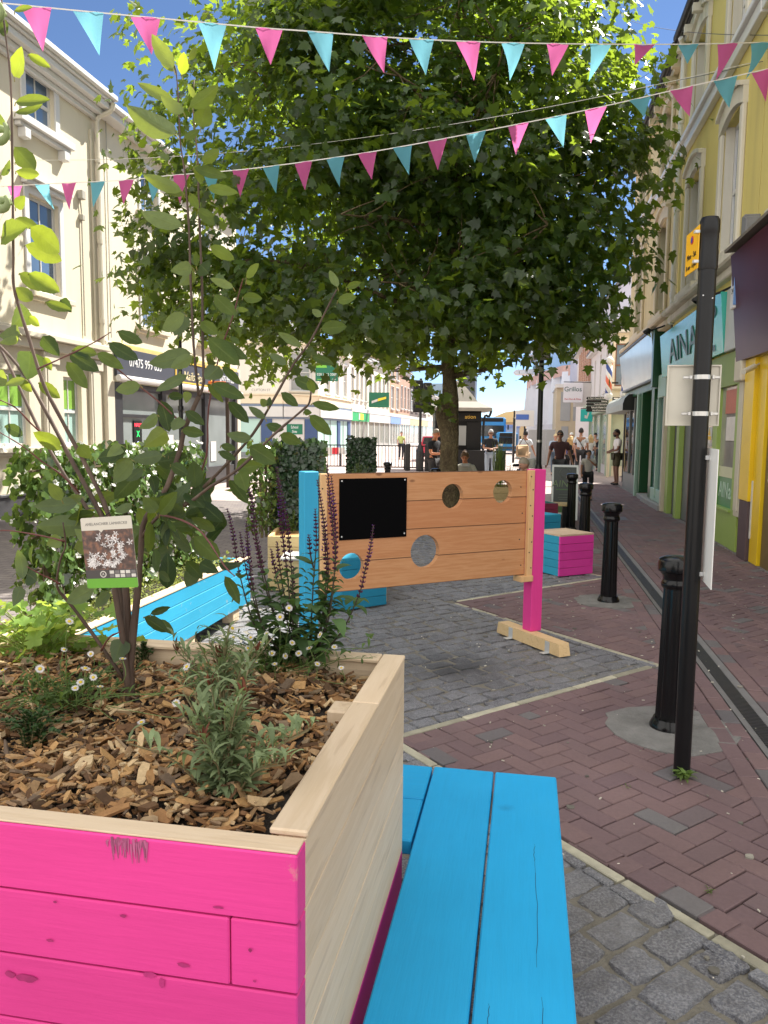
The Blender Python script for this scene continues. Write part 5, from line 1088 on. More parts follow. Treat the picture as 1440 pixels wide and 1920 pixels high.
for i in range(6): 
    m = MB(); FH.box(m, .3+i*1.5, .85+i*1.5, 3.4, 6.5, .003, .14); m.build('brick_pier', M_rb, b6)
m = MB(); FH.box(m, 0, 12, 6.6, 6.75, -.1, .3); m.build('gutter', M_white, b6); roofslab(FH, b6, 0, 12, 6.7, 1.8, 3, M_slate, .3)
m = MB(); m.b2((2.3, 41.4, 3.05), (3.14, 41.58, 4.35)); m.build('fascia_block', M_pw2, b6)
s = thing('hanging_sign', (2.1, 41.0, 3.6), 'white restaurant sign with dark hand drawn letters hanging over the crowd', 'sign')
m = MB(); m.b2((1.75, 40.96, 3.25), (2.72, 41.02, 4.25), .02); m.build('board', plain('lilac_white', (.66, .64, .70), .5, .06, 2), s)
text('lettering', 'Grillos', .34, plain('letter_green', (.01, .08, .07), .5, .1, 3), frameM((2.22, 40.955, 3.92), (1, 0, 0), (0, -1, 0)), s, .004, sx=.95); text('lettering', 'Peri Peri & Pizza', .13, plain('letter_red', (.55, .08, .1), .5, .1, 3), frameM((2.22, 40.955, 3.42), (1, 0, 0), (0, -1, 0)), s, .004, sx=.95)
m = MB(); m.tube([(1.75, 40.99, 4.3), (3.16, 41.4, 4.3)], .02, 5); m.build('bracket', M_gut, s)
s = thing('hanging_sign', (2.45, 36, 2.4), 'small teal square delivery sign on the shop wall behind the crowd', 'sign'); m = MB(); m.b2((2.32, 35.97, 2.2), (2.85, 36.03, 2.75), .01); m.build('board', plain('teal_sign', (.02, .42, .40), .5, .05, 2), s)
m = MB(); m.tube([(2.32, 36, 2.78), (3.15, 36, 2.78)], .02, 5); m.build('bracket', M_gut, s)
m = MB(); m.add([(2.5, 35.965, 2.36), (2.62, 35.965, 2.33), (2.7, 35.965, 2.6), (2.63, 35.965, 2.62), (2.6, 35.965, 2.46), (2.5, 35.965, 2.5)], [(0, 1, 2, 3, 4, 5)]); m.build('emblem', M_white, s)
b7 = thing('yellow_shopfront', (2.6, 60, 0), 'narrow ochre brick front with an arched window far up the street', 'building')
FY = Fr((2.0, 58, 0), (1, 0, 0), (0, -1, 0)); m = MB(); FY.box(m, 0, 2.0, 0, 5.0, -8, 0); m.build('wall', plain('ochre', (.46, .39, .27), .8, .15, 1), b7)
m = MB(); FY.box(m, .3, 1.0, 2.6, 4.7, .0, .05); FY.box(m, .4, .9, 0, 2.2, 0, .05); FY.box(m, 1.2, 1.8, 2.6, 4.4, .0, .05); m.build('window', G_grey, b7)
m = MB(); FY.box(m, -.1, 2.1, 5.0, 5.25, -8, .2); m.build('cornice', M_white, b7)
b8 = thing('modern_building', (4, 85, 0), 'modern curved white and glass building with vertical fins at the far right of the street', 'building')
m = MB(); pts = [(-.2, 100), (.3, 92), (1.5, 84), (3.2, 77), (6, 73)]
M_fin = plain('fin_white', (.62, .64, .70), .5, .1, 1); G_mod = glass('modern_glass', (.26, .38, .55), .1, .3, .3)
ring = lambda z, k=0: [Vector((x-k, y, z)) for x, y in pts]
def band(z0, z1, k, mat, nm):
    m = MB(); a = ring(z0, k); c = ring(z1, k)
    for i in range(len(a)-1): m.quad(a[i], a[i+1], c[i+1], c[i])
    m.quad(Vector((12, 110, z1)), c[0], c[-1], Vector((12, 73, z1))); m.quad(Vector((12, 110, z0)), a[0], c[0], Vector((12, 110, z1)))
    return m.build(nm, mat, b8)
band(0, 3, 0, M_fin, 'base'); band(3, 7.2, -.6, G_mod, 'glass_wall'); band(7.2, 8.2, .1, plain('salmon_band', (.55, .35, .30), .7, .1, 1), 'band'); band(8.2, 10.6, -.5, G_mod, 'glass_wall'); band(10.6, 11.2, .5, M_fin, 'roof_edge')
for i in range(len(pts)-1):
    for q in (0, .5):
        x = pts[i][0]*(1-q)+pts[i+1][0]*q; y = pts[i][1]*(1-q)+pts[i+1][1]*q; m = MB(); m.prism([(x-.5, y-.3, 2.6), (x+.9, y-1.0, 2.6), (x+.7, y-1.0, 7.6), (x-.1, y-.3, 7.6)], (0, 0, 0), (0, .25, 0)); m.build('fin', M_fin, b8)
m = MB(); m.prism([(-2.0, 99, 9.3), (-1.7, 99, 9.6), (.4, 99, 9.7), (.4, 99, 9.1), (-1.7, 99, 9.1)], (0, 0, 0), (0, 3, 0)); m.build('canopy', M_fin, b8)
b9 = thing('hall_gable', (8, 50, 0), 'big pale lilac gable roof rising behind the beige house', 'building')
m = MB(); m.prism([(3.4, 56, 0), (22, 56, 0), (22, 56, 9.5), (7.0, 56, 13.5), (3.4, 56, 8.0)], (0, 0, 0), (0, 12, 0)); m.build('wall', plain('lilac_wall', (.50, .49, .58), .7, .08, .6), b9)
m = MB(); m.prism([(3.2, 55.7, 8.0), (7.0, 55.7, 13.6), (7.0, 55.7, 13.9), (3.0, 55.7, 8.1)], (0, 0, 0), (0, 12.6, 0)); m.build('roof', M_slate, b9)

# ---- kiosk
KX, KY = -3.15, 34.6
k = thing('kiosk', (KX, KY, 0), 'black kiosk with a flared tent roof and gold lettering behind the tree trunk', 'kiosk')
a = R(10); m = MB(); m.box((KX, KY, 1.3), (2.0, 2.0, 2.6), a, .03); bd_ = m.build('body', plain('kiosk_black', (.007, .007, .008), .45, .2, 4, spec=.2), k)
m = MB()
def kring(w, z): return [(KX+w*(i*math.cos(a)-j*math.sin(a)), KY+w*(i*math.sin(a)+j*math.cos(a)), z) for i, j in ((-1, -1), (1, -1), (1, 1), (-1, 1))]
rr = [kring(1.42, 2.58), kring(1.40, 2.72), kring(.85, 3.0), kring(.48, 3.5), kring(.30, 3.72)]; vs = sum(rr, []); fs = []
for i in range(4):
    for j in range(4): fs.append((i*4+j, i*4+(j+1) % 4, i*4+4+(j+1) % 4, i*4+4+j))
fs += [(3, 2, 1, 0), (16, 17, 18, 19)]; m.add(vs, fs); m.lathe([(.09, 0), (.05, .1), (.07, .16), (.0, .25)], (KX, KY, 3.72), 10); m.build('roof', plain('kiosk_roof', (.24, .22, .19), .7, .15, 3), k)
kn = Vector((math.sin(a), -math.cos(a), 0)); ku = Vector((math.cos(a), math.sin(a), 0)); kp = lambda u, z, d=1.0: Vector((KX, KY, z))+ku*u+kn*d
m = MB(); KF = Fr((KX+kn.x, KY+kn.y, 0), ku, kn)
KF.box(m, -.6, .35, 1.1, 1.95, .003, .02); m.build('window', G_grey, k); m = MB(); KF.box(m, .4, .96, .15, 2.1, .003, .03); KF.box(m, -.98, .96, 2.15, 2.5, .003, .05); m.build('door', M_gut, k)
text('lettering', 'ation', .24, M_gold, frameM(kp(.52, 2.33, 1.055), ku, kn), k, .006)
KS = Fr(kp(1.0, 0, 1.0), -kn, ku); m = MB(); KS.box(m, .15, 1.85, .4, 2.3, .003, .02); m.build('side_panel', M_uw, k)
m = MB(); m.tube(crom([kp(1.38, 2.6, 1.35), kp(1.3, 2.35, 1.25), kp(1.1, 2.2, 1.1), kp(1.1, 0, 1.1)]), .05, 8); m.build('drainpipe', M_gut, k)
m = MB(); m.b2((-3.0, 33.0, .02), (-.9, 33.5, .9), .0); tag(m.build('low_wall', M_gut, loc=(-2, 33.2, 0)), 'low black wall beside the kiosk door', 'wall')
# ================================================================ STREET FURNITURE AND VEHICLES FURTHER UP
M_lamp = plain('lamp_black', (.012, .012, .014), .35, .2, 6)
o = thing('lamp_post', (.24, 16.3, 0), 'tall black lamp post with a small grey box, standing right behind the pink post', 'lamp post')
m = MB(); m.lathe([(.17, 0), (.17, .12), (.14, .16), (.13, .55), (.15, .6), (.11, .68), (.085, .85), (.075, .95), (.06, 1.0)], (.24, 16.3, 0), 16); m.build('base', M_lamp, o, True, angle=R(40))
m = MB(); m.lathe([(.058, 1.0), (.05, 3.0), (.042, 6.2)], (.24, 16.3, 0), 16); m.build('shaft', M_lamp, o, True, angle=R(40))
m = MB(); m.lathe([(.06, 1.45), (.06, 1.5)], (.24, 16.3, 0), 16); m.lathe([(.056, 3.02), (.056, 3.06)], (.24, 16.3, 0), 16); m.build('band', M_band, o)
m = MB(); m.box((.24, 16.22, 3.36), (.34, .1, .48), R(10), .01); m.box((.14, 16.25, 2.95), (.06, .06, .3), 0, .01); m.build('box', plain('box_grey', (.42, .40, .36), .6, .15, 3), o)
m = MB(); m.lathe([(.04, 6.2), (.16, 6.4), (.2, 6.7), (.05, 6.85), (.0, 6.9)], (.24, 16.3, 0), 12); m.build('lantern', M_lamp, o)
o2 = thing('lamp_post', (-6.1, 16.5, 0), 'thin black lamp post in front of the charcoal shop sign', 'lamp post')
m = MB(); m.lathe([(.09, 0), (.09, .9), (.05, 1.0), (.045, 2.0), (.06, 2.02), (.06, 2.1), (.042, 2.12), (.036, 5.2)], onZ(338, 940, 0), 12); ps = onY(338, 700, 14.5)
o2.location = (ps.x, 14.5, 0); m = MB(); m.lathe([(.09, 0), (.09, .9), (.05, 1.0), (.045, 2.0), (.06, 2.02), (.06, 2.1), (.042, 2.12), (.036, 4.6)], (ps.x, 14.5, 0), 12); m.build('shaft', M_lamp, o2); m = MB(); m.lathe([(.03, 4.6), (.14, 4.8), (.16, 5.1), (.0, 5.25)], (ps.x, 14.5, 0), 12); m.build('lantern', M_lamp, o2)
p3 = onY(427, 800, 21.0); o3 = thing('street_post', (p3.x, 21, 0), 'dark post with an orange flag sign beside the charcoal shop', 'post'); m = MB(); m.lathe([(.06, 0), (.06, 3.0)], (p3.x, 21, 0), 10); m.build('shaft', plain('dark_wood_post', (.06, .04, .03), .7, .2, 4), o3)
m = MB(); m.box((p3.x-.3, 20.98, 2.88), (.5, .05, .3), R(10), .01); m.build('flag', plain('orange_flag', (.75, .18, .03), .6, .5, 9), o3)
# traffic light
tl = onY(788, 800, 32.5); o = thing('traffic_light', (tl.x, 32.5, 0), 'black traffic light head seen from behind, above the railings left of the tree', 'traffic light')
m = MB(); m.lathe([(.16, 0), (.16, .85), (.1, 1.05), (.06, 1.15), (.055, 3.9)], (tl.x, 32.5, 0), 12); m.build('pole', M_lamp, o); m = MB(); m.box((tl.x-.12, 32.5, 3.15), (.42, .3, 1.35), R(10), .03); m.box((tl.x+.28, 32.52, 3.1), (.36, .25, 1.25), R(10), .03); m.build('signal_head', M_lamp, o)
# railings
def railing(x0, y0, x1, y1, lab):
    o = thing('railing', ((x0+x1)/2, (y0+y1)/2, 0), lab, 'railing', 'black street railings'); L = math.hypot(x1-x0, y1-y0); dx, dy = (x1-x0)/L, (y1-y0)/L; a = math.atan2(dy, dx); q = lambda s, z: (x0+dx*s, y0+dy*s, z)
    m = MB()
    for z in (.12, 1.05): m.box(q(L/2, z), (L, .04, .05), a)
    m.build('rail', M_lamp, o); m = MB()
    for s in np.arange(.14, L-.05, .145): m.box(q(s, .58), (.026, .026, .9), a)
    m.build('bars', M_lamp, o); m = MB()
    for s in (.0, L): m.box(q(s, .58), (.06, .06, 1.14), a)
    m.build('posts', M_lamp, o); return o
rx = lambda px: onY(px, 850, 33)
for (a, b_, lab) in ((596, 650, 'black railing panel behind the two ivy hedges'), (704, 757, 'black railing panel between the second hedge and the bin like post'), (768, 822, 'black railing panel at the foot of the traffic light')):
    A, B = rx(a), rx(b_); railing(A.x, 33, B.x, 33+(B.x-A.x)*.18, lab)
for i, (px, lab) in enumerate(((764, 'square black street post left of the traffic light'), (801, 'square black street post right of the traffic light'))):
    c = onY(px, 850, 32.7); o = thing('square_post', (c.x, 32.7, 0), lab, 'post'); m = MB(); m.box((c.x, 32.7, .56), (.2, .2, 1.12), R(10), .02); m.build('shaft', M_lamp, o); m = MB(); m.box((c.x, 32.7, 1.135), (.14, .14, .03), R(10), .01); m.build('cap', M_lamp, o)
c = onY(611, 849, 36); o = thing('road_barrier', (c.x, 36, 0), 'red and white road works barrier behind the railing', 'barrier')
m = MB(); 
for k in range(6): m.box((c.x+(k-2.5)*.3, 36+(k-2.5)*.05, .72), (.3, .05, .32), R(10), 0, k % 2)
m.build('board', [plain('barrier_red', (.7, .03, .05), .5, .05, 3), M_white], o); m = MB(); m.box((c.x-.7, 36, .3), (.05, .3, .6)); m.box((c.x+.7, 36.1, .3), (.05, .3, .6)); m.build('feet', M_gut, o)
# buses
def bus(x, y, name, label, w=2.4, h=2.95, L=9, a=R(4)):
    o = thing(name, (x, y, 0), label, 'bus'); q = lambda u, v, z: (x+u*math.cos(a)-v*math.sin(a), y+u*math.sin(a)+v*math.cos(a), z)
    m = MB(); m.box(q(0, L/2, h/2+.15), (w, L, h-.3), a, .14); m.build('body', plain('bus_blue', (.03, .22, .50), .35, .1, 2), o)
    m = MB(); m.box(q(0, -.012, h*.62), (w*.86, .03, h*.30), a); m.build('windscreen', G_dark, o); m = MB(); m.box(q(0, -.012, h-.22), (w*.8, .03, .32), a, .01); ds = m.build('destination_display', M_gut, o)
    m = MB()
    for s in (-1, 1): m.box(q(s*(w/2-.3), -.012, .75), (.3, .03, .18), a, .01)
    m.build('headlight', M_white, o); m = MB(); m.box(q(0, -.014, .5), (w*.9, .04, .2), a, .02); m.build('bumper', plain('bus_dark', (.03, .04, .06), .5, .1, 2), o)
    for s in (-1, 1):
        m = MB(); m.box(q(s*(w/2+.004), L*.5, h*.66), (.03, L*.85, h*.28), a); m.build('side_window', G_dark, o)
        for v in (1.8, L-2):
            m = MB(); k = MB(); k.lathe([(.0, -.12), (.42, -.12), (.45, 0), (.42, .12), (.0, .12)], (0, 0, 0), 16); Mx = Matrix.Translation(q(s*(w/2-.12), v, .45)) @ Matrix.Rotation(a, 4, 'Z') @ Matrix.Rotation(PI/2, 4, 'Y'); m.add([Mx @ Vector(p) for p in k.v], k.f); m.build('wheel', M_gut, o)
        m = MB(); m.box(q(s*(w/2+.18), -.1, h*.72), (.12, .08, .4), a, .02); m.build('mirror', M_gut, o)
    return o
c = onY(921, 830, 66); bus(c.x, 66, 'bus', 'blue bus with a dark destination display right of the kiosk', h=3.0)
c = onY(951, 850, 62); bus(c.x, 62, 'minibus', 'smaller teal blue minibus beside the bus at the street end', w=1.6, h=1.75, L=5)
c = onY(952, 822, 85); o = thing('shop_canopy', (c.x, 85, 0), 'pale blue glazed bus shelter above the minibus', 'shelter'); m = MB(); m.b2((c.x-1.5, 85, 0), (c.x+1.2, 87, 2.3)); m.build('body', plain('shelter_blue', (.30, .40, .62), .4, .2, 1), o); m = MB(); m.b2((c.x-1.6, 84.9, 2.3), (c.x+1.3, 87.1, 2.6)); m.build('roof', plain('shelter_roof', (.2, .28, .6), .4, .1, 1), o)
# car
c = onY(812, 860, 44); o = thing('parked_car', (c.x, 44, 0), 'small red hatchback behind the railings beside the trunk, rear towards us', 'car')
M_car = plain('car_red', (.45, .025, .06), .25, .1, 2); prof = [(-.82, .25), (-.84, .75), (-.72, .95), (-.6, 1.42), (.6, 1.42), (.72, .95), (.84, .75), (.82, .25)]
m = MB(); m.prism([(c.x+u, 44, z) for u, z in prof], (0, 0, 0), (-.3, 3.6, 0)); m.build('body', M_car, o); m = MB(); m.prism([(c.x+u, 43.99, z) for u, z in ((-.62, .98), (.62, .98), (.52, 1.36), (-.52, 1.36))], (0, 0, 0), (0, -.02, 0)); m.build('rear_window', G_dark, o)
for s in (-1, 1):
    m = MB(); m.box((c.x+s*.7, 43.98, .85), (.16, .03, .2), 0, .01); m.build('tail_light', plain('tail_red', (.6, .01, .02), .3, .05, 2), o)
    for y in (44.5, 47): 
        m = MB(); k = MB(); k.lathe([(0, -.1), (.3, -.1), (.3, .1), (0, .1)], (0, 0, 0), 14); Mx = Matrix.Translation((c.x+s*.72, y, .3)) @ Matrix.Rotation(PI/2, 4, 'Y'); m.add([Mx @ Vector(p) for p in k.v], k.f); m.build('wheel', M_gut, o)
m = MB(); m.box((c.x, 43.98, .6), (.5, .02, .11)); m.build('number_plate', plain('plate_yellow', (.75, .6, .1), .5, .05, 2), o); m = MB(); m.box((c.x, 43.97, .38), (1.6, .06, .2), 0, .03); m.build('bumper', M_gut, o)
# pavement sign
A0, A1 = onZ(1031, 972), onZ(1090, 972); yb = 14.9
q0 = onY(1036, 872, yb); q1 = onY(1086, 872, yb); w = q1.x-q0.x
o = thing('pavement_sign', ((q0.x+q1.x)/2, yb, 0), 'dark green pavement sign in a grey frame, behind the close pair of bollards', 'A-board'); cx = (q0.x+q1.x)/2; hh = q0.z
for s, d in ((1, -.0), (-1, .36)):
    F = Fr((cx-w/2, yb+d, 0), (1, 0, 0), (0, -1, 0)); lean = .16*s
    PT = lambda u, z, e=0: Vector((cx-w/2+u, yb+d+lean*z/hh*(1)-e, z))
    def bar(m, u0, z0, u1, z1, t_=.028):
        m.prism([PT(u0, z0, .012), PT(u1, z0, .012), PT(u1, z1, .012), PT(u0, z1, .012)], (0, 0, 0), (0, .024, 0))
    m = MB(); bar(m, 0, .0, .035, hh); bar(m, w-.035, 0, w, hh); bar(m, .035, hh-.04, w-.035, hh); bar(m, .035, .10, w-.035, .14); m.build('frame', plain('alloy_frame', (.42, .44, .42), .35, .1, 3, metal=.5), o)
    m = MB(); m.prism([PT(.03, .12, .004), PT(w-.03, .12, .004), PT(w-.03, hh-.03, .004), PT(.03, hh-.03, .004)], (0, 0, 0), (0, .008, 0)); pn_ = m.build('poster', plain('aboard_dark', (.008, .018, .012), .3, .3, 2), o)
    if s == 1:
        m = MB(); m.prism([PT(.035, .14, .006), PT(w-.035, .14, .006), PT(w-.035, .3, .006), PT(.035, .3, .006)], (0, 0, 0), (0, .002, 0)); m.prism([PT(.08, .565, .007), PT(w-.05, .565, .007), PT(w-.05, .585, .007), PT(.08, .585, .007)], (0, 0, 0), (0, .002, 0)); m.build('green_band', plain('aboard_green', (.04, .12, .02), .4, .2, 3), pn_)
        X_ = Vector((1, 0, 0)); N_ = Vector((0, -1, .15)); text('lettering', 'AINas', .18, plain('aboard_letter', (.13, .20, .08), .5, .1, 3), frameM(PT(w*.47, .68, .012), X_, N_), pn_, .002, shear=.1)
        m = MB()
        for z, u0, u1 in ((.47, .14, .36), (.42, .12, .40), (.38, .14, .38), (.33, .2, .34)): m.prism([PT(u0, z, .007), PT(u1, z, .007), PT(u1, z+.014, .007), PT(u0, z+.014, .007)], (0, 0, 0), (0, .001, 0))
        c_ = [(w*.5+.1*math.cos(a)*1.0, .89+.1*math.sin(a)) for a in np.linspace(.3, 5.2, 16)]
        for i in range(15): (ua, za), (ub, zb) = c_[i], c_[i+1]; m.tube([PT(ua, za, .01), PT(ub, zb, .01)], .008, 4)
        m.build('small_print', plain('aboard_letter2', (.07, .09, .065), .5, .1, 3), pn_)
# finger post
q = onY(1139, 890, 30.6); o = thing('finger_post', (q.x, 30.6, 0), 'cream post with black direction fingers lettered in white, in front of the crowd', 'signpost')
m = MB(); m.lathe([(.06, 0), (.06, 3.05), (.05, 3.1), (.0, 3.14)], (q.x, 30.6, 0), 12); m.build('post', plain('cream_pole', (.62, .56, .42), .4, .1, 3), o)
rows = ['St Mary\'s Church & Museum', 'Gateway', 'Tourist Information', 'Bybrook & Station Link', 'Arts & Entertainment']
for i, tx in enumerate(rows):
    z = 3.0-i*.115; m = MB(); m.prism([(q.x-.09, 30.56, z-.052), (q.x-.09, 30.56, z+.052), (q.x-.86, 30.56, z+.052), (q.x-.9, 30.56, z), (q.x-.86, 30.56, z-.052)], (0, 0, 0), (0, .03, 0)); fg = m.build('finger', M_gut, o)
    text('lettering', tx, .085, M_let, frameM((q.x-.12, 30.555, z), (1, 0, 0), (0, -1, 0)), fg, .002, 'RIGHT', sx=.72)
for i in range(4):
    z = 3.0-i*.115; m = MB(); m.prism([(q.x+.08, 30.6, z-.052), (q.x+.08, 30.6, z+.052), (q.x+.62, 31.0, z+.052), (q.x+.62, 31.0, z-.052)], (0, 0, 0), (0, .03, 0)); fg = m.build('finger', M_gut, o)
    m = MB(); m.prism([(q.x+.12, 30.62, z-.02), (q.x+.12, 30.62, z+.02), (q.x+.3, 30.75, z+.02), (q.x+.3, 30.75, z-.02)], (0, 0, 0), (0, -.01, 0)); m.build('lettering', M_let, fg)
# grey hoarding
h0 = onY(991, 805, 38.5); h1 = onY(1041, 805, 38.5); o = thing('hoarding', ((h0.x+h1.x)/2, 38.5, 0), 'plain grey site hoarding behind the lamp post', 'hoarding'); m = MB()
for k in range(3): xa = h0.x+(h1.x-h0.x)*k/3; xb = h0.x+(h1.x-h0.x)*(k+1)/3-.01; m.b2((xa, 38.5, .1), (xb, 38.56, h0.z), .01, 0, rng.random())
m.build('panel', plain('hoarding_grey', (.36, .36, .37), .6, .12, 1, rnd=.1), o); m = MB(); 
for k in range(3): m.b2((h0.x+(h1.x-h0.x)*k/3, 38.57, 0), (h0.x+(h1.x-h0.x)*k/3+.08, 38.65, h0.z-.05))
m.build('posts', M_gut, o)
# thin dark post and shop banner near the buses
c = onY(963, 830, 44); o = thing('street_post', (c.x, 44, 0), 'slim black post with a pale stripe right of the minibus', 'post'); m = MB(); m.lathe([(.07, 0), (.07, 2.5), (.05, 2.52), (.05, 2.9), (.0, 2.95)], (c.x, 44, 0), 10); m.build('shaft', M_lamp, o); m = MB(); m.box((c.x+.1, 43.95, 1.6), (.06, .03, 1.3)); m.build('stripe', M_white, o)
c = onY(984, 782, 60); o = thing('shop_banner', (c.x, 60, 0), 'blue and white banner sign on a frame by the modern building', 'sign'); m = MB(); m.b2((c.x-.7, 60, 2.2), (c.x+.7, 60.1, 3.4)); m.build('board', M_white, o); m = MB(); m.b2((c.x-.66, 59.97, 2.7), (c.x+.3, 59.99, 3.1)); m.build('blue_panel', plain('banner_blue', (.05, .12, .4), .5, .1, 3), o); m = MB(); m.box((c.x, 60.2, 1.4), (.1, .1, 2.8)); m.build('post', M_lamp, o)
# bicycle leaning by the far planter
c = onY(977, 870, 17.5); bx, by = c.x, 17.5
o = thing('bicycle', (bx, by, 0), 'bicycle with pale handlebars parked behind the board near the grasses', 'bicycle'); ca_, sa_ = math.cos(R(70)), math.sin(R(70)); q = lambda u, z, d=0: (bx+u*ca_-d*sa_, by+u*sa_+d*ca_, z); M_bk = plain('bike_frame', (.5, .5, .5), .35, .1, 3, metal=.3)
for u in (-.5, .5):
    m = MB(); m.tube([q(u+.33*math.cos(a), .34+.33*math.sin(a)) for a in np.linspace(0, 2*PI, 25)], .018, 6, caps=False); wl = m.build('wheel', M_gut, o); m = MB()
    for a in np.linspace(0, PI, 7)[:-1]: m.tube([q(u+.32*math.cos(a), .34+.32*math.sin(a)), q(u-.32*math.cos(a), .34-.32*math.sin(a))], .003, 3)
    m.build('spokes', M_steel, wl)
m = MB()
for a, b_ in (((-.5, .34), (-.12, .36)), ((-.12, .36), (-.22, .85)), ((-.22, .82), (.36, .88)), ((-.12, .36), (.36, .85)), ((-.5, .34), (-.2, .8)), ((.36, .95), (.5, .34))): m.tube([q(*a), q(*b_)], .018, 6)
m.build('frame', M_bk, o); m = MB(); m.tube([q(.33, 1.08, -.26), q(.36, 1.05, 0), q(.33, 1.08, .26)], .016, 6); m.tube([q(.36, .9), q(.36, 1.05)], .015, 6); m.build('handlebar', M_bk, o); m = MB(); m.box(q(-.24, .93), (.13, .25, .06), R(-20), .02); m.build('saddle', M_gut, o)
m = MB(); m.box(q(.55, .95), (.25, .3, .2), R(70), .02); m.build('basket', plain('basket_white', (.7, .7, .7), .5, .1, 5), o)
# ================================================================ THE PLANE TREE
def tree():
    tx, ty = -1.50, 15.0
    o = thing('plane_tree', (tx, ty, 0), 'big leafy plane tree in the middle of the street with a mottled trunk', 'tree')
    t = NT('plane_bark'); v = t.coords((1, 1, .7)); vo = t.node('ShaderNodeTexVoronoi', Scale=9.0); wv = t.n.new('ShaderNodeVectorMath'); wv.operation = 'ADD'; nz = t.node('ShaderNodeTexNoise', Scale=6.0); t.link(v, nz.inputs['Vector']); t.link(v, wv.inputs[0]); t.link(nz.outputs['Color'], wv.inputs[1]); t.link(wv.outputs[0], vo.inputs['Vector'])
    n = t.noise(v, 3.5, 5, .6); c = t.ramp(n, [(.3, (.10, .07, .045)), (.45, (.20, .155, .085)), (.55, (.30, .245, .135)), (.62, (.17, .13, .075)), (.75, (.36, .30, .18))])
    c = t.mix(t.ramp(vo.outputs['Distance'], [(.0, 0.0), (.55, .6)]), c, (.07, .05, .035)); t.base(c); t.p(Roughness=.8, Specular_IOR_Level=.2); t.bump(t.math('ADD', vo.outputs['Distance'], n), .8, .03); bark = t.m
    m = MB(); prof = [(0, -.05, .31), (.0, .15, .255), (0, .6, .215), (.0, 1.1, .195), (.01, 1.5, .185), (-.02, 1.75, .205), (-.05, 1.95, .225), (-.04, 2.15, .215), (0, 2.35, .165), (-.02, 2.7, .14), (-.05, 3.2, .13), (.05, 4.2, .12), (.0, 5.5, .11), (.1, 7, .085), (.05, 8.6, .05), (.0, 10, .02)]
    n_ = 20; vs = []; fs = []
    pts = []
    P_ = crom([Vector((tx+a, ty, z)) for a, z, r in prof], 3); rr = np.interp([p.z for p in P_], [p[1] for p in prof], [p[2]*.92 for p in prof])
    for i, p in enumerate(P_):
        for k in range(n_):
            a = 2*PI*k/n_; q = rr[i]*(1+.05*math.sin(3*a+p.z*1.3)+.04*math.sin(5*a-p.z*2.1)+.05*math.sin(a*2+p.z*4)*(1 if 1.5 < p.z < 2.4 else .2)); vs.append((p.x+q*math.cos(a), p.y+q*math.sin(a), p.z))
    for i in range(len(P_)-1):
        for k in range(n_): fs.append((i*n_+k, i*n_+(k+1) % n_, (i+1)*n_+(k+1) % n_, (i+1)*n_+k))
    m.add(vs, fs); m.build('trunk', bark, o, True)
    # limbs
    C0 = np.array([-2.6, 15.0, 6.7]); RAD = np.array([4.25, 2.5, 4.6]); limbs = MB(); ends = []
    r_ = random.Random(11)
    def inside(p, k=1.0):
        d = (np.array(p)-C0)/RAD; return (abs(d[0])**2.3+abs(d[1])**2.2+abs(d[2])**2.5) < k and p[2] > 2.75
    for i in range(26):
        z0 = 2.7+6.2*(i/26)**1.1; a = i*2.4+r_.uniform(-.3, .3); el = r_.uniform(-.1, .55)+.25*(z0-3)/5
        st = Vector((tx+np.interp(z0, [p[1] for p in prof], [p[0] for p in prof]), ty, z0)); d = Vector((math.cos(a)*math.cos(el), math.sin(a)*math.cos(el), math.sin(el))); p = st.copy(); path = [p.copy()]; L = 0
        while L < 7:
            d = (d+Vector((r_.uniform(-.25, .25), r_.uniform(-.25, .25), r_.uniform(-.2, .16)))).normalized(); p = p+d*.55; L += .55
            if not inside(p, .86): break
            path.append(p.copy())
        if len(path) < 2: continue
        r0 = float(np.interp(z0, [p[1] for p in prof], [p[2] for p in prof]))*.5; limbs.tube(crom(path, 2), list(np.linspace(r0, .012, 2*(len(path)-1)+1)), 6)
        for j in range(1, len(path)):
            for q in range(3):
                dd = Vector((r_.gauss(0, 1), r_.gauss(0, 1), r_.gauss(-.1, .7))).normalized(); sp_ = [path[j]]; 
                for s in range(r_.randint(2, 4)): sp_.append(sp_[-1]+(dd+Vector((r_.uniform(-.4, .4), r_.uniform(-.4, .4), r_.uniform(-.5, .2)))).normalized()*.35)
                if inside(sp_[-1], 1.02): limbs.tube(sp_, list(np.linspace(.018, .005, len(sp_))), 4, caps=False); ends.append(np.array(sp_[-1])); ends.append(np.array(sp_[len(sp_)//2]))
    limbs.build('limbs', bark, o, True)
    # leaf clusters: at twig ends and over an uneven outer shell
    g = np.random.RandomState(5); cen = []; grp = []
    for e in ends:
        if g.rand() < .55: cen.append(e); grp.append(None)
    nl = 0
    while nl < 118:
        d = g.normal(size=3); d /= np.linalg.norm(d); d2 = d/((abs(d[0])**2.3+abs(d[1])**2.2+abs(d[2])**2.5)**(1/2.3)); lc = C0+RAD*d2*g.uniform(.70, .99)
        if lc[2] < 3.4: continue
        nl += 1; rl = g.uniform(.55, 1.25); tn = g.uniform(.15, .85)
        for q in range(int(10*rl**2)+3):
            o_ = g.normal(size=3); o_ /= np.linalg.norm(o_); cen.append(lc+o_*np.array([1, 1, .62])*rl*g.uniform(.35, 1.0)); grp.append((lc, tn))
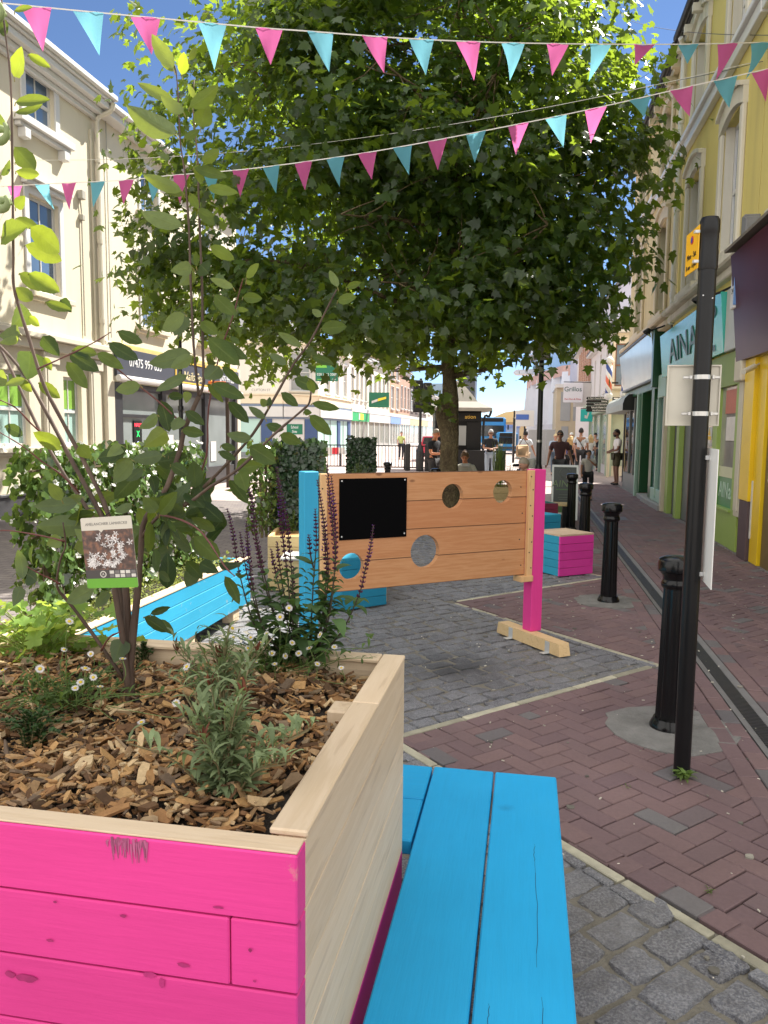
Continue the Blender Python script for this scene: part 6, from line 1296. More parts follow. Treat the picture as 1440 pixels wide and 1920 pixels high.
    for px, py, yy, rl in ((292, 430, 15.2, .8), (288, 540, 15.0, .75), (330, 585, 14.8, .7), (430, 610, 14.4, .8), (520, 612, 14.2, .6), (600, 608, 14.4, .6), (690, 615, 14.5, .65), (330, 470, 15.0, 1.0), (400, 520, 14.6, 1.0), (305, 330, 15.4, .8), (470, 560, 14.2, .9), (780, 605, 14.4, .7), (900, 600, 14.5, .7), (1000, 600, 14.8, .75), (1080, 590, 15, .7), (300, 230, 15.8, .7), (560, 560, 14, 1.0), (660, 580, 14, .9)):
        lc = np.array(onY(px, py, yy-1.1)); tn = g.uniform(.15, .8)
        for q in range(int(11*rl**2)+3): o_ = g.normal(size=3); o_ /= np.linalg.norm(o_); cen.append(lc+o_*np.array([1, 1, .62])*rl*g.uniform(.3, 1.0)); grp.append((lc, tn))
    for q in range(330):
        d = g.normal(size=3); d /= np.linalg.norm(d); p = C0+RAD*d*g.uniform(.1, .72)
        if p[2] > 3.1: cen.append(p); grp.append(None)
    # sprays that stick out of the outline
    dy = 2.0
    for (px, py, yy) in ((225, 60, 12), (255, 100, 12.3), (300, 60, 12.5), (245, 330, 11.6), (250, 500, 11.5), (228, 560, 11.8), (262, 590, 12), (1215, 100, 13), (1235, 335, 12.2), (1262, 345, 12), (1190, 470, 12), (1222, 490, 12), (1150, 590, 12.4), (1178, 600, 12.4), (700, 655, 11.5), (640, 640, 11.3), (560, 655, 10.8), (545, 690, 10.7), (500, 600, 11), (760, 650, 12), (930, 640, 12), (1000, 655, 12.2), (1060, 640, 12.5), (1120, 620, 12.5), (795, 735, 12), (800, 748, 12)):
        p = np.array(onY(px, py, yy+dy)); 
        for _ in range(2): cen.append(p+g.normal(size=3)*.15); grp.append(None)
    cen = np.array(cen)
    # plane leaf outline, five lobes
    base = np.array([(0, 0), (.16, -.06), (.5, .12), (.3, .24), (.58, .5), (.26, .52), (.22, .62), (.0, 1.0), (-.22, .62), (-.26, .52), (-.58, .5), (-.3, .24), (-.5, .12), (-.16, -.06)])
    NL = len(base); V = []; F = []; RN = []; cnt = 0
    for ci, c in enumerate(cen):
        sp_n = 2*NL; hang = g.uniform(.1, .5); k = int(g.uniform(13, 23)); spread = g.uniform(.22, .42); tone = g.uniform(.2, .8) if grp[ci] is None else grp[ci][1]+g.uniform(-.1, .1)
        if ci >= len(cen)-56: k = int(k*.5); spread *= .55
        for _ in range(k):
            p = c+g.normal(size=3)*spread*np.array([1, 1, .75]); sz = g.uniform(.09, .25)
            out = (p-C0)/RAD if grp[ci] is None else (p-C0)/RAD*.45+(p-grp[ci][0])*.8; out = out/(np.linalg.norm(out)+1e-6)
            nrm = out*.7+np.array([0, 0, .6])+g.normal(size=3)*.5; nrm /= np.linalg.norm(nrm)
            tip = out*.6+g.normal(size=3)*.7-np.array([0, 0, hang]); tip -= nrm*(tip@nrm); tip /= (np.linalg.norm(tip)+1e-6); sd_ = np.cross(tip, nrm)
            x = base[:, 0]*sz*g.uniform(.85, 1.1); y = (base[:, 1]-.1)*sz; curl = g.uniform(.0, .5)
            z = -curl*(x*x)/sz*1.2-curl*.5*(y*y)/sz
            pts = p+np.outer(x, sd_)+np.outer(y, tip)+np.outer(z, nrm)
            b = len(V); V.extend(map(tuple, pts)); F.append(tuple(range(b, b+NL))); RN.append(min(1, max(0, tone+g.uniform(-.25, .25)))); cnt += 1
    me = bpy.data.meshes.new('crown'); me.from_pydata([(x-tx, y-ty, z) for x, y, z in V], [], F); at = me.attributes.new('rnd', 'FLOAT', 'FACE'); at.data.foreach_set('value', RN)
    me.materials.append(leafmat('plane_leaf', (.022, .049, .014), (.46, .64, .05), .4, .38, .34, .5)); cr = bpy.data.objects.new('crown', me); COL.objects.link(cr); cr.parent = o
    print('tree leaves', cnt)
tree()
# ================================================================ PLANTS
class LF:
    """collects leaves as small curved sheets"""
    def __init__(s): s.v = []; s.f = []; s.r = []; s.u = []; s.q = []
    def leaf(s, b, t, side, w, droop=.12, fold=.18, n=6, r=.5, shape=0, m=2, cup=0.0):
        b = Vector(b); t = Vector(t); L = (t-b).length
        if L < 1e-6: return
        ax = (t-b)/L; side = (side-ax*side.dot(ax)); side = side.normalized() if side.length > 1e-6 else ax.orthogonal().normalized(); nr = side.cross(ax)
        i0 = len(s.v)
        for i in range(n+1):
            u = i/n
            if shape == 0: hw = w*.5*math.sin(PI*min(1, u**.85))**.72*(1 if u < 1 else 0)
            elif shape == 1: hw = w*.5*(math.sin(PI*u**.6)**.8)
            elif shape == 2: hw = w*.5*(math.sin(PI*u**1.35))**.8     # wider towards the tip
            else: hw = w*.5*math.sin(PI*u)
            c = b+ax*(L*u)+nr*(droop*L*(4*u*(1-u)) - droop*L*.6*u*u)
            for j in range(-m, m+1):
                q = j/m; wob = (1+.05*math.sin(u*23+q*5+r*40)) if abs(j) == m else 1
                s.v.append(c+side*(hw*q*wob)+nr*(abs(q)*hw*fold+cup*q*q*hw)); s.u.append(u); s.q.append(q)
        k = 2*m+1
        for i in range(n):
            for j in range(k-1): s.f.append((i0+i*k+j, i0+(i+1)*k+j, i0+(i+1)*k+j+1, i0+i*k+j+1)); s.r.append(r)
    def build(s, name, mat, parent, smooth=True):
        me = bpy.data.meshes.new(name); L = wloc(parent); me.from_pydata([tuple(p-L) for p in map(Vector, s.v)], [], s.f); at = me.attributes.new('rnd', 'FLOAT', 'FACE'); at.data.foreach_set('value', s.r); me.materials.append(mat)
        if len(s.u) == len(s.v):
            for nm_, d_ in (('lu', s.u), ('lq', s.q)): a_ = me.attributes.new(nm_, 'FLOAT', 'POINT'); a_.data.foreach_set('value', d_)
        if smooth: me.polygons.foreach_set('use_smooth', [True]*len(s.f))
        o = bpy.data.objects.new(name, me); COL.objects.link(o); o.parent = parent; return o
r7 = random.Random(21)
# ---- the young tree in the near planter
sh = thing('serviceberry_shrub', (-.95, 1.69, .93), 'young multi stemmed shrub with big oval leaves planted in the pink planter', 'shrub')
def stem_mat():
    t = NT('stem_bark'); n = t.noise(t.coords((30, 30, 6)), 1, 4); t.base(t.ramp(n, [(.3, (.05, .03, .022)), (.6, (.105, .068, .05)), (.75, (.19, .14, .11))])); t.p(Roughness=.7); t.bump(n, .4, .003); return t.m
M_stem = stem_mat(); M_twig = plain('red_twig', (.12, .035, .03), .5, .25, 40)
def P3(px, py, y): return onY(px, py, y)
S = []   # (points, y start, y end, r start, r end)
S.append(([(243, 1322), (240, 1280), (235, 1240), (228, 1180), (216, 1110), (207, 1040), (204, 968), (170, 890), (142, 837), (109, 775), (82, 721), (56, 640), (33, 567), (25, 530), (25, 478), (23, 300), (20, 150), (10, 63), (2, -10)], 1.69, 1.55, .011, .0026))
S.append(([(246, 1318), (243, 1217), (240, 1180), (236, 1107), (222, 1040), (186, 959), (135, 865), (94, 786), (54, 715), (20, 670), (-20, 630)], 1.69, 1.7, .0125, .005))
S.append(([(244, 1240), (235, 1180), (222, 1100), (200, 1030), (174, 970), (120, 889), (75, 809), (24, 700), (0, 653), (-25, 610)], 1.70, 1.8, .009, .005))
S.append(([(243, 1290), (247, 1217), (258, 1110), (264, 1040), (268, 985), (290, 945), (313, 913), (335, 851), (348, 800), (373, 743)], 1.69, 1.66, .0115, .0085))
S.append(([(373, 743), (368, 701), (363, 647), (358, 543), (354, 421), (349, 359), (348, 333), (338, 267), (335, 200), (330, 133), (322, 118)], 1.66, 1.6, .0052, .0019))
S.append(([(373, 743), (382, 715), (380, 647), (379, 543), (375, 439), (372, 352), (372, 333), (368, 267), (362, 207), (364, 150)], 1.66, 1.68, .006, .0019))
S.append(([(264, 1010), (300, 965), (347, 948), (392, 914), (448, 879), (511, 817), (567, 769), (580, 755), (583, 735)], 1.68, 1.5, .007, .0025))
S.append(([(330, 960), (380, 915), (422, 873), (474, 814), (512, 751), (551, 682), (582, 640), (610, 585), (631, 543)], 1.72, 1.6, .0065, .0025))
S.append(([(360, 920), (387, 855), (391, 765), (412, 664), (436, 595), (450, 543), (456, 522)], 1.75, 1.72, .004, .002))
S.append(([(344, 797), (294, 750), (236, 705), (200, 674)], 1.65, 1.6, .0035, .002))
S.append(([(70, 692), (130, 665), (180, 640), (207, 623)], 1.6, 1.55, .003, .0018))
S.append(([(75, 809), (58, 794), (30, 765), (0, 750), (-20, 742)], 1.74, 1.6, .0035, .002))
S.append(([(150, 925), (115, 890), (81, 867), (40, 835), (0, 811)], 1.72, 1.6, .0035, .002))
S.append(([(237, 1280), (177, 1193), (130, 1130), (107, 1100), (113, 1050), (123, 1023), (118, 980)], 1.69, 1.5, .0055, .0025))
S.append(([(112, 1095), (95, 1085), (77, 1077), (50, 1062)], 1.5, 1.45, .003, .0018)); S.append(([(122, 1015), (80, 1005), (20, 995), (-10, 996)], 1.5, 1.45, .003, .0018))
S.append(([(300, 965), (340, 975), (380, 1000), (420, 1060), (440, 1080)], 1.6, 1.45, .004, .002)); S.append(([(190, 1220), (205, 1195), (225, 1185)], 1.62, 1.58, .003, .002))
mt = MB(); mw = MB()
for pts, y0, y1, r0, r1 in S:
    n = len(pts); W3 = [P3(px, py, y0+(y1-y0)*i/(n-1)) for i, (px, py) in enumerate(pts)]; c = crom(W3, 3)
    (mt if r0 > .0045 else mw).tube(c, [(r0+(r1-r0)*i/(len(c)-1))*(.85 if c[i].z < 1.25 else .66)+.0004*math.sin(i*2.1) for i in range(len(c))], 8)
mt.build('stems', M_stem, sh, True); mw.build('twigs', M_twig, sh, True)
# leaves: base pixel, tip pixel, width over length, depth, tone (bright where backlit, light put into colour)
LV = '''327 133 285 65 .35 8;330 135 298 107 .4 8;340 143 345 97 .5 9;352 112 368 88 .5 8;333 195 257 155 .3 9;347 213 302 182 .4 9;335 255 238 200 .38 6;352 203 410 160 .4 8;367 187 352 157 .35 8;375 242 390 193 .6 8;343 260 375 243 .4 5;375 303 412 282 .45 7;368 305 378 347 .4 7;360 313 427 333 .3 5;385 350 447 363 .35 8;345 360 268 328 .32 7;346 365 313 358 .4 5;355 360 372 392 .5 7;370 390 403 423 .4 5;370 390 402 407 .35 6;345 427 265 397 .35 7;391 460 440 487 .4 8;363 501 320 508 .6 6;365 505 335 536 .6 5;368 501 367 470 .35 4;374 495 392 513 .9 1;398 550 443 592 .4 4;440 540 394 522 .3 9;460 522 486 494 .45 9;460 528 475 530 .5 7;453 557 492 560 .5 5;443 578 466 582 .45 8;349 588 304 620 .5 6;346 582 328 630 .75 1;374 602 410 628 .45 6;387 630 450 685 .42 4;407 634 464 675 .36 3;430 630 450 645 .45 4;363 661 280 682 .38 3;363 665 320 690 .5 5;355 701 292 734 .34 4;412 685 384 712 .8 1;415 685 453 722 .32 3;387 717 419 755 .28 4;394 717 460 748 .34 3;200 640 261 677 .33 2;217 619 268 644 .36 3;180 660 232 692 .3 6;266 722 217 732 .42 6;301 748 318 810 .5 1;314 742 345 744 .5 1;352 732 349 756 .7 8;297 776 262 803 .45 5;346 769 384 797 .4 1;315 807 269 838 .55 7;336 780 325 808 .8 5;339 805 384 815 .35 4;308 852 249 862 .45 1;314 855 353 856 .45 1;245 857 214 898 .5 4;318 870 353 890 .5 2;234 835 200 857 .6 7;474 824 426 814 .4 3;426 751 467 793 .4 1;499 786 466 762 .32 2;497 795 533 806 .4 2;502 762 488 748 .6 3;502 762 506 744 .6 2;526 734 559 762 .42 3;549 708 599 730 .4 3;578 710 589 738 .5 6;539 685 506 663 .38 2;568 651 521 623 .3 4;582 666 627 684 .3 2;604 594 585 580 .5 5;599 616 651 612 .4 3;631 564 669 557 .4 6;648 540 677 529 .4 5;634 540 618 507 .4 6;582 755 637 767 .3 4;578 776 622 816 .4 4;568 772 585 774 .6 4;523 814 565 831 .35 4;464 835 519 869 .45 4;440 878 492 872 .6 5;448 882 463 922 .6 5;412 835 443 842 .4 3;408 845 443 862 .4 2;428 897 465 944 .38 1;25 147 43 87 .6 7;50 100 95 127 .35 8;25 192 95 188 .36 6;25 212 82 197 .3 5;25 272 67 320 .45 6;26 303 63 313 .35 5;27 320 75 328 .35 7;27 390 47 367 .7 6;27 408 73 427 .4 5;0 445 53 425 .6 6;53 423 115 475 .42 7;43 457 118 490 .36 8;33 510 88 545 .4 5;50 510 115 550 .34 8;28 537 62 565 .5 8;54 577 22 612 .7 1;53 592 75 612 .5 8;82 565 135 583 .36 6;112 560 135 586 .6 0;40 625 0 630 .6 4;37 633 0 643 .35 9;57 655 52 712 .95 0;77 628 112 668 .55 1;133 655 183 665 .45 6;127 660 187 697 .34 2;123 675 165 730 .36 6;82 668 97 695 .5 7;70 715 113 747 .45 8;50 710 10 722 .4 6;35 710 60 735 .5 8;12 700 -15 722 .6 6;7 797 45 817 .35 1;145 835 172 860 .7 8;180 860 240 843 .36 1;250 860 213 905 .42 4;270 878 237 902 .5 1;157 930 115 947 .35 5;150 943 65 950 .35 2;117 940 92 905 .5 5;163 1010 140 992 .6 8;117 1010 87 1022 .75 8;160 985 70 987 .4 3;250 945 215 960 .5 3;293 963 268 930 .55 2;297 967 333 922 .4 5;313 973 330 998 .3 5;345 950 317 960 .6 3;277 1040 282 977 .28 5;313 1025 310 980 .4 3;360 1003 413 1050 .4 5;372 1055 410 1073 .6 1;347 1050 380 1085 .5 2;420 1077 450 1133 .35 3;290 1025 293 1075 .35 3;297 1072 320 1090 .35 2;180 1100 125 1130 .5 5;207 1106 178 1140 .45 2;280 1152 320 1138 .28 1;297 1160 327 1190 .3 4;267 1155 315 1185 .4 1;230 1195 214 1243 .75 1;43 1090 35 1030 .45 2;40 1097 25 1137 .6 1;50 1075 70 1090 .7 1;25 20 62 14 .3 6;0 30 10 70 .5 2;8 250 -5 210 .5 3;0 330 20 300 .5 4'''
lf = LF(); pt = MB(); M_twigg = plain('petiole', (.22, .20, .06), .5, .2, 40)
def shade_side(): return Vector((math.cos(YAW), math.sin(YAW), 0))
view = _f
for q in LV.split(';'):
    bx, by, tx, ty, w, tone = map(float, q.split()); y = 1.62+r7.uniform(-.07, .05); dy = r7.uniform(-.035, .02)
    b = P3(bx, by, y); t_ = P3(tx, ty, y+dy); L = (t_-b).length; ax = (t_-b).normalized(); perp = ax.cross(view).normalized()
    if perp.z < 0: perp = -perp
    roll = r7.uniform(-.25, .35); side = perp*math.cos(roll)+view*math.sin(roll)
    b2 = b+ax*L*.06; lf.leaf(b2, t_, side, L*w*1.04, r7.uniform(.0, .09)*(1 if ax.x > 0 else -1), r7.uniform(.05, .3)*r7.choice((-1, 1)), 9, tone/9*.75+.12+r7.uniform(-.05, .05), 0 if w < .55 else 1, 3)
    pt.tube([b+Vector((0, .004, -.006)), b2], .0011, 4)
# the dense tuft round the fork, shade put into its tone, and loose extras
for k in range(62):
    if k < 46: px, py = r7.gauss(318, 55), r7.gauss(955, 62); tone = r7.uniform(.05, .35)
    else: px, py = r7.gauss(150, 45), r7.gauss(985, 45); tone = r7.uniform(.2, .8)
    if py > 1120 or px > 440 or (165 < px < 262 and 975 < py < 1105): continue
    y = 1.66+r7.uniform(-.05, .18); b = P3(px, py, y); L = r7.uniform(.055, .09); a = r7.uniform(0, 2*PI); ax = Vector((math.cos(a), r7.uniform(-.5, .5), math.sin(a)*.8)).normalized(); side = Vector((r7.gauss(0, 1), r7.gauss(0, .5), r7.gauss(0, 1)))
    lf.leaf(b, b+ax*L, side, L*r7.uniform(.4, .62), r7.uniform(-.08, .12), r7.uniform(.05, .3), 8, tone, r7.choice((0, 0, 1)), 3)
def amel_leaf():
    t = NT('shrub_leaf'); a = t.attr(); n = t.noise(t.coords(), 45, 3); geo = t.n.new('ShaderNodeNewGeometry')
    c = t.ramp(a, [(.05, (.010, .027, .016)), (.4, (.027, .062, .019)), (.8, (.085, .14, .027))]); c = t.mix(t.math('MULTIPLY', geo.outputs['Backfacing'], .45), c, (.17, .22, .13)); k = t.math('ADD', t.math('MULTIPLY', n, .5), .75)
    vn = veins(t); c = t.mix(t.math('MULTIPLY', vn, .42), c, (.16, .21, .07)); t.base(t.mix(1.0, c, k, 'MULTIPLY')); t.p(Roughness=.5, Specular_IOR_Level=.28); t.bump(t.math('SUBTRACT', t.math('MULTIPLY', n, .5), vn), .35, .003)
    tr = t.n.new('ShaderNodeBsdfTranslucent'); mx = t.n.new('ShaderNodeMixShader'); mx.inputs[0].default_value = .42; t.link(t.mix(1.0, t.ramp(a, [(.05, (.08, .14, .02)), (.9, (.60, .70, .05))]), k, 'MULTIPLY'), tr.inputs[0]); t.link(t.b.outputs[0], mx.inputs[1]); t.link(tr.outputs[0], mx.inputs[2]); t.link(mx.outputs[0], t.out.inputs[0]); return t.m
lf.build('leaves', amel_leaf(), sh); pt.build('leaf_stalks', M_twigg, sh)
# curled pale young leaves by the left stem
m = MB()
for px, py, s in ((8, 255, .022), (14, 385, .016), (3, 32, .017)):
    c = P3(px, py, 1.53); m.tube([c+Vector((math.cos(a)*s*(.5+a/9), -.004*a, math.sin(a)*s*(.5+a/9)*.8)) for a in np.linspace(0, 7, 18)], [.004+.006*math.sin(PI*i/17) for i in range(18)], 7)
m.build('curled_leaves', leafmat('curled_leaf', (.30, .36, .18), (.4, .5, .2), .1, .5, .3), sh, True)
# ---- the plant label hung on the stems
pc = [P3(162, 972, 1.47), P3(258, 966, 1.45), P3(261, 1098, 1.45), P3(165, 1103, 1.47)]
lb = thing('plant_label', sum(pc, Vector())/4, 'plastic plant label with a photo of white blossom hanging in the shrub', 'plant label')
X_ = (pc[1]-pc[0]); wL = X_.length; X_.normalize(); Y_ = (pc[0]-pc[3]); hL = Y_.length; Y_ = (Y_-X_*Y_.dot(X_)).normalized(); N_ = X_.cross(Y_)
Mx = Matrix(((X_.x, Y_.x, N_.x, pc[3].x), (X_.y, Y_.y, N_.y, pc[3].y), (X_.z, Y_.z, N_.z, pc[3].z), (0, 0, 0, 1)))
def rr(x0, y0, x1, y1, r, k=4):
    o = []
    for cx_, cy_, a0 in ((x1-r, y1-r, 0), (x0+r, y1-r, PI/2), (x0+r, y0+r, PI), (x1-r, y0+r, 1.5*PI)):
        for i in range(k+1): a = a0+PI/2*i/k; o.append((cx_+r*math.cos(a), cy_+r*math.sin(a)))
    return o
def flat(m, poly, z0, z1, mi=0): m.prism([Mx @ Vector((x*wL, y*hL, z0)) for x, y in poly], (0, 0, 0), N_*(z1-z0), mi)
m = MB(); m.prism([Mx @ Vector((x, y, 0)) for x, y in rr(0, 0, wL, hL, .004)], (0, 0, 0), N_*.0008); m.build('card', plain('label_cream', (.58, .55, .48), .35, .03, 20), lb)
t = NT('blossom_photo'); n = t.noise(t.coords(), 70, 3); t.base(t.ramp(n, [(.3, (.03, .02, .018)), (.5, (.10, .06, .05)), (.62, (.22, .10, .06)), (.75, (.17, .14, .13))])); t.p(Roughness=.35)
m = MB(); flat(m, [(.0, .255), (1, .255), (1, .82), (.44, .82), (.39, .785), (.34, .82), (0, .82)], .0008, .0011); ph = m.build('photo', t.m, lb)
m = MB()
for k in range(70):
    cx_, cy_ = r7.choice(((r7.gauss(.6, .17), r7.gauss(.68, .07)), (r7.gauss(.72, .12), r7.gauss(.52, .07)), (r7.gauss(.18, .1), r7.gauss(.36, .06)), (r7.gauss(.55, .08), r7.gauss(.32, .03))))
    if not (.06 < cx_ < .94 and .3 < cy_ < .77): continue
    for p in range(5):
        a = p*2*PI/5+r7.uniform(-.2, .2)+k; l = r7.uniform(.045, .085); q = [(cx_, cy_), (cx_+l*.55*math.cos(a+.35), cy_+l*.55*math.sin(a+.35)*.75), (cx_+l*math.cos(a), cy_+l*math.sin(a)*.75), (cx_+l*.55*math.cos(a-.35), cy_+l*.55*math.sin(a-.35)*.75)]
        q = [(min(max(x, .01), .99), y) for x, y in q]; m.add([Mx @ Vector((x*wL, y*hL, .0012+k*.00001)) for x, y in q], [(0, 1, 2, 3)], 0, r7.random())
m.build('printed_blossom', plain('blossom_white', (.62, .60, .60), .4, .2, 60, rnd=.3), ph)
m = MB(); flat(m, [(0, .135), (1, .135), (1, .255), (0, .255)], .0008, .0012); st = m.build('icon_strip', plain('strip_dark', (.05, .045, .045), .4, .05, 20), lb)
m = MB()
for i in range(5):
    for j in range(2): flat(m, [(.475+i*.105, .148+j*.052), (.56+i*.105, .148+j*.052), (.56+i*.105, .192+j*.052), (.475+i*.105, .192+j*.052)], .0012, .0013, 0 if (i+j*2) % 3 else 1)
m.build('icons', [plain('icon_pale', (.6, .58, .54), .4, .3, 90), plain('icon_grey', (.16, .15, .15), .4, .2, 60)], st)
m = MB()
k_ = [(.345+.062*math.cos(a), .195+.047*math.sin(a)) for a in np.linspace(0, 2*PI, 25)]
for i in range(24):
    (xa, ya), (xb, yb) = k_[i], k_[i+1]; f_ = .72; flat(m, [(xa, ya), (xb, yb), (.345+(xb-.345)*f_, .195+(yb-.195)*f_), (.345+(xa-.345)*f_, .195+(ya-.195)*f_)], .0012, .0013)
m.build('emblem_ring', plain('icon_pale', (.6, .58, .54), .4, .3, 90), st)
fm = lambda x, y, z=.0011: Mx @ Matrix.Translation((x*wL, y*hL, z))
text('lettering', 'A', .0085, plain('icon_pale2', (.6, .58, .54), .4, .1, 9), fm(.345, .195, .0013), st, .0001)
m = MB(); m.prism([Mx @ Vector((x, y, .0008)) for x, y in rr(0, 0, wL, hL*.135, .003)], (0, 0, 0), N_*.0004); m.build('green_band', plain('label_green', (.12, .36, .025), .35, .05, 20), lb)
text('lettering', 'AMELANCHIER LAMARCKII', .0082, plain('label_ink', (.20, .19, .18), .5, .05, 9), fm(.5, .905), lb, .00015, sx=.91*wL/.109)
m = MB(); m.tube([Mx @ Vector((wL*.45, hL*.99, -.001)), Mx @ Vector((wL*.46, hL*1.05, -.02)), P3(205, 960, 1.56)], .0012, 5); m.build('tie', M_gut, lb)

# ---- salvia with dark purple spikes
sv = thing('salvia_plant', (-.6, 1.97, .95), 'tall salvia with dark purple flower spikes at the back of the pink planter', 'flowering plant')
SP = [([(426, 954), (437, 1000), (450, 1080), (483, 1185), (540, 1240)], .42), ([(450, 876), (462, 905), (473, 940), (478, 1000), (487, 1040), (495, 1077), (520, 1170), (548, 1240)], .55), ([(450, 998), (458, 1050), (470, 1103), (495, 1180), (550, 1242)], .4), ([(462, 977), (466, 1040), (475, 1105), (500, 1190), (552, 1244)], .48), ([(480, 1003), (488, 1060), (500, 1110), (530, 1200), (560, 1245)], .3),
      ([(519, 876), (524, 930), (530, 1008), (538, 1070), (545, 1140), (560, 1243)], .55), ([(523, 900), (532, 950), (540, 1000), (545, 1050), (552, 1140), (566, 1243)], .5), ([(508, 1030), (514, 1060), (520, 1090), (540, 1170), (560, 1240)], .3), ([(519, 1016), (523, 1050), (530, 1100), (545, 1170), (562, 1240)], .3), ([(551, 1064), (549, 1120), (553, 1160), (562, 1240)], .5),
      ([(595, 900), (603, 950), (611, 1010), (615, 1087), (600, 1180), (578, 1243)], .5), ([(591, 954), (593, 1000), (592, 1035), (587, 1100), (580, 1243)], .3), ([(613, 871), (618, 930), (625, 1000), (628, 1056), (616, 1160), (585, 1243)], .52), ([(621, 892), (626, 950), (630, 1020), (624, 1100), (605, 1190), (583, 1243)], .45), ([(606, 985), (610, 1040), (612, 1080), (600, 1190), (580, 1243)], .4), ([(579, 1003), (582, 1040), (588, 1065)], .6), ([(700, 985), (694, 1030), (682, 1080), (672, 1118), (640, 1185), (590, 1240)], .5)]
ms = MB(); sl = LF(); fls = LF(); spikes = []
for pts, fr in SP:
    y = 1.95+r7.uniform(-.09, .05); y1 = 1.99; W3 = [P3(px, py, y+(y1-y)*i/(len(pts)-1)) for i, (px, py) in enumerate(pts)]; c = crom(W3, 5); Ls = [0]
    for i in range(1, len(c)): Ls.append(Ls[-1]+(c[i]-c[i-1]).length)
    T = Ls[-1]; ms.tube(c, [.0012+.0016*l/T for l in Ls], 5)
    def at(s):
        i = max(0, min(len(c)-2, int(np.searchsorted(Ls, s))-1)); k = (s-Ls[i])/max(1e-6, Ls[i+1]-Ls[i]); return c[i].lerp(c[i+1], k), (c[i]-c[i+1]).normalized()
    fl = LF(); s = .002; k = 0
    while s < T*fr:
        p, d = at(s); f = s/(T*fr); n = 6 if f > .12 else 4; sz = (.0048+.0052*min(1, f*2.2))*(1-.25*max(0, f-.8)*5); o1 = d.orthogonal().normalized(); o2 = d.cross(o1)
        for j in range(n):
            a = 2*PI*j/n+k*.9+r7.uniform(-.3, .3); r_ = o1*math.cos(a)+o2*math.sin(a); tip = p+(r_*.75+d*.65)*sz*r7.uniform(.8, 1.25); fl.leaf(p+r_*.001, tip, d.cross(r_), sz*.62, .1, .5, 3, r7.random(), 2, 1)
            if r7.random() < .35 and f < .5: q = tip; fls.leaf(q-(r_+d*.4)*sz*.4, q+(r_*.8+d*.1)*sz*.45, d.cross(r_), sz*.5, .1, .4, 2, r7.random(), 2, 1)
        s += .0072+.0085*f; k += 1
    spikes.append(fl)
    s = max(T*fr, T*.35)
    while s < T*.98:
        p, d = at(s); a = r7.uniform(0, 6.3)
        for sg in (0, PI):
            r_ = Vector((math.cos(a+sg), math.sin(a+sg)*.7, r7.uniform(-.1, .45))).normalized(); L = r7.uniform(.028, .062)*(.7+.5*s/T); sl.leaf(p, p+r_*L, r_.cross(Vector((0, 0, 1)))+Vector((0, 0, r7.uniform(-.4, .4))), L*r7.uniform(.35, .5), r7.uniform(.05, .25), .2, 6, r7.random(), 0, 2)
        s += r7.uniform(.018, .032)
for k in range(46):
    p = P3(r7.gauss(575, 42), r7.uniform(1130, 1235), 1.96+r7.uniform(-.12, .05)); a = r7.uniform(0, 6.3); r_ = Vector((math.cos(a), math.sin(a)*.6, r7.uniform(-.3, .5))).normalized(); L = r7.uniform(.04, .075); sl.leaf(p, p+r_*L, r_.cross(Vector((0, 0, 1))), L*.45, .2, .2, 6, r7.random(), 0, 2)
ms.build('stems', plain('salvia_stem', (.055, .045, .03), .6, .2, 30), sv, True); sl.build('leaves', leafmat('salvia_leaf', (.06, .115, .04), (.20, .32, .05), .35, .55, .3, .3), sv)
Mcal = leafmat('calyx_plum', (.085, .022, .065), (.16, .02, .10), .35, .6, .25, .2); Mviolet = leafmat('petal_violet', (.16, .06, .36), (.25, .06, .5), .3, .6, .3, .2)
for f_ in spikes: f_.build('flower_spike', Mcal, sv)
fls.build('petals', Mviolet, sv)
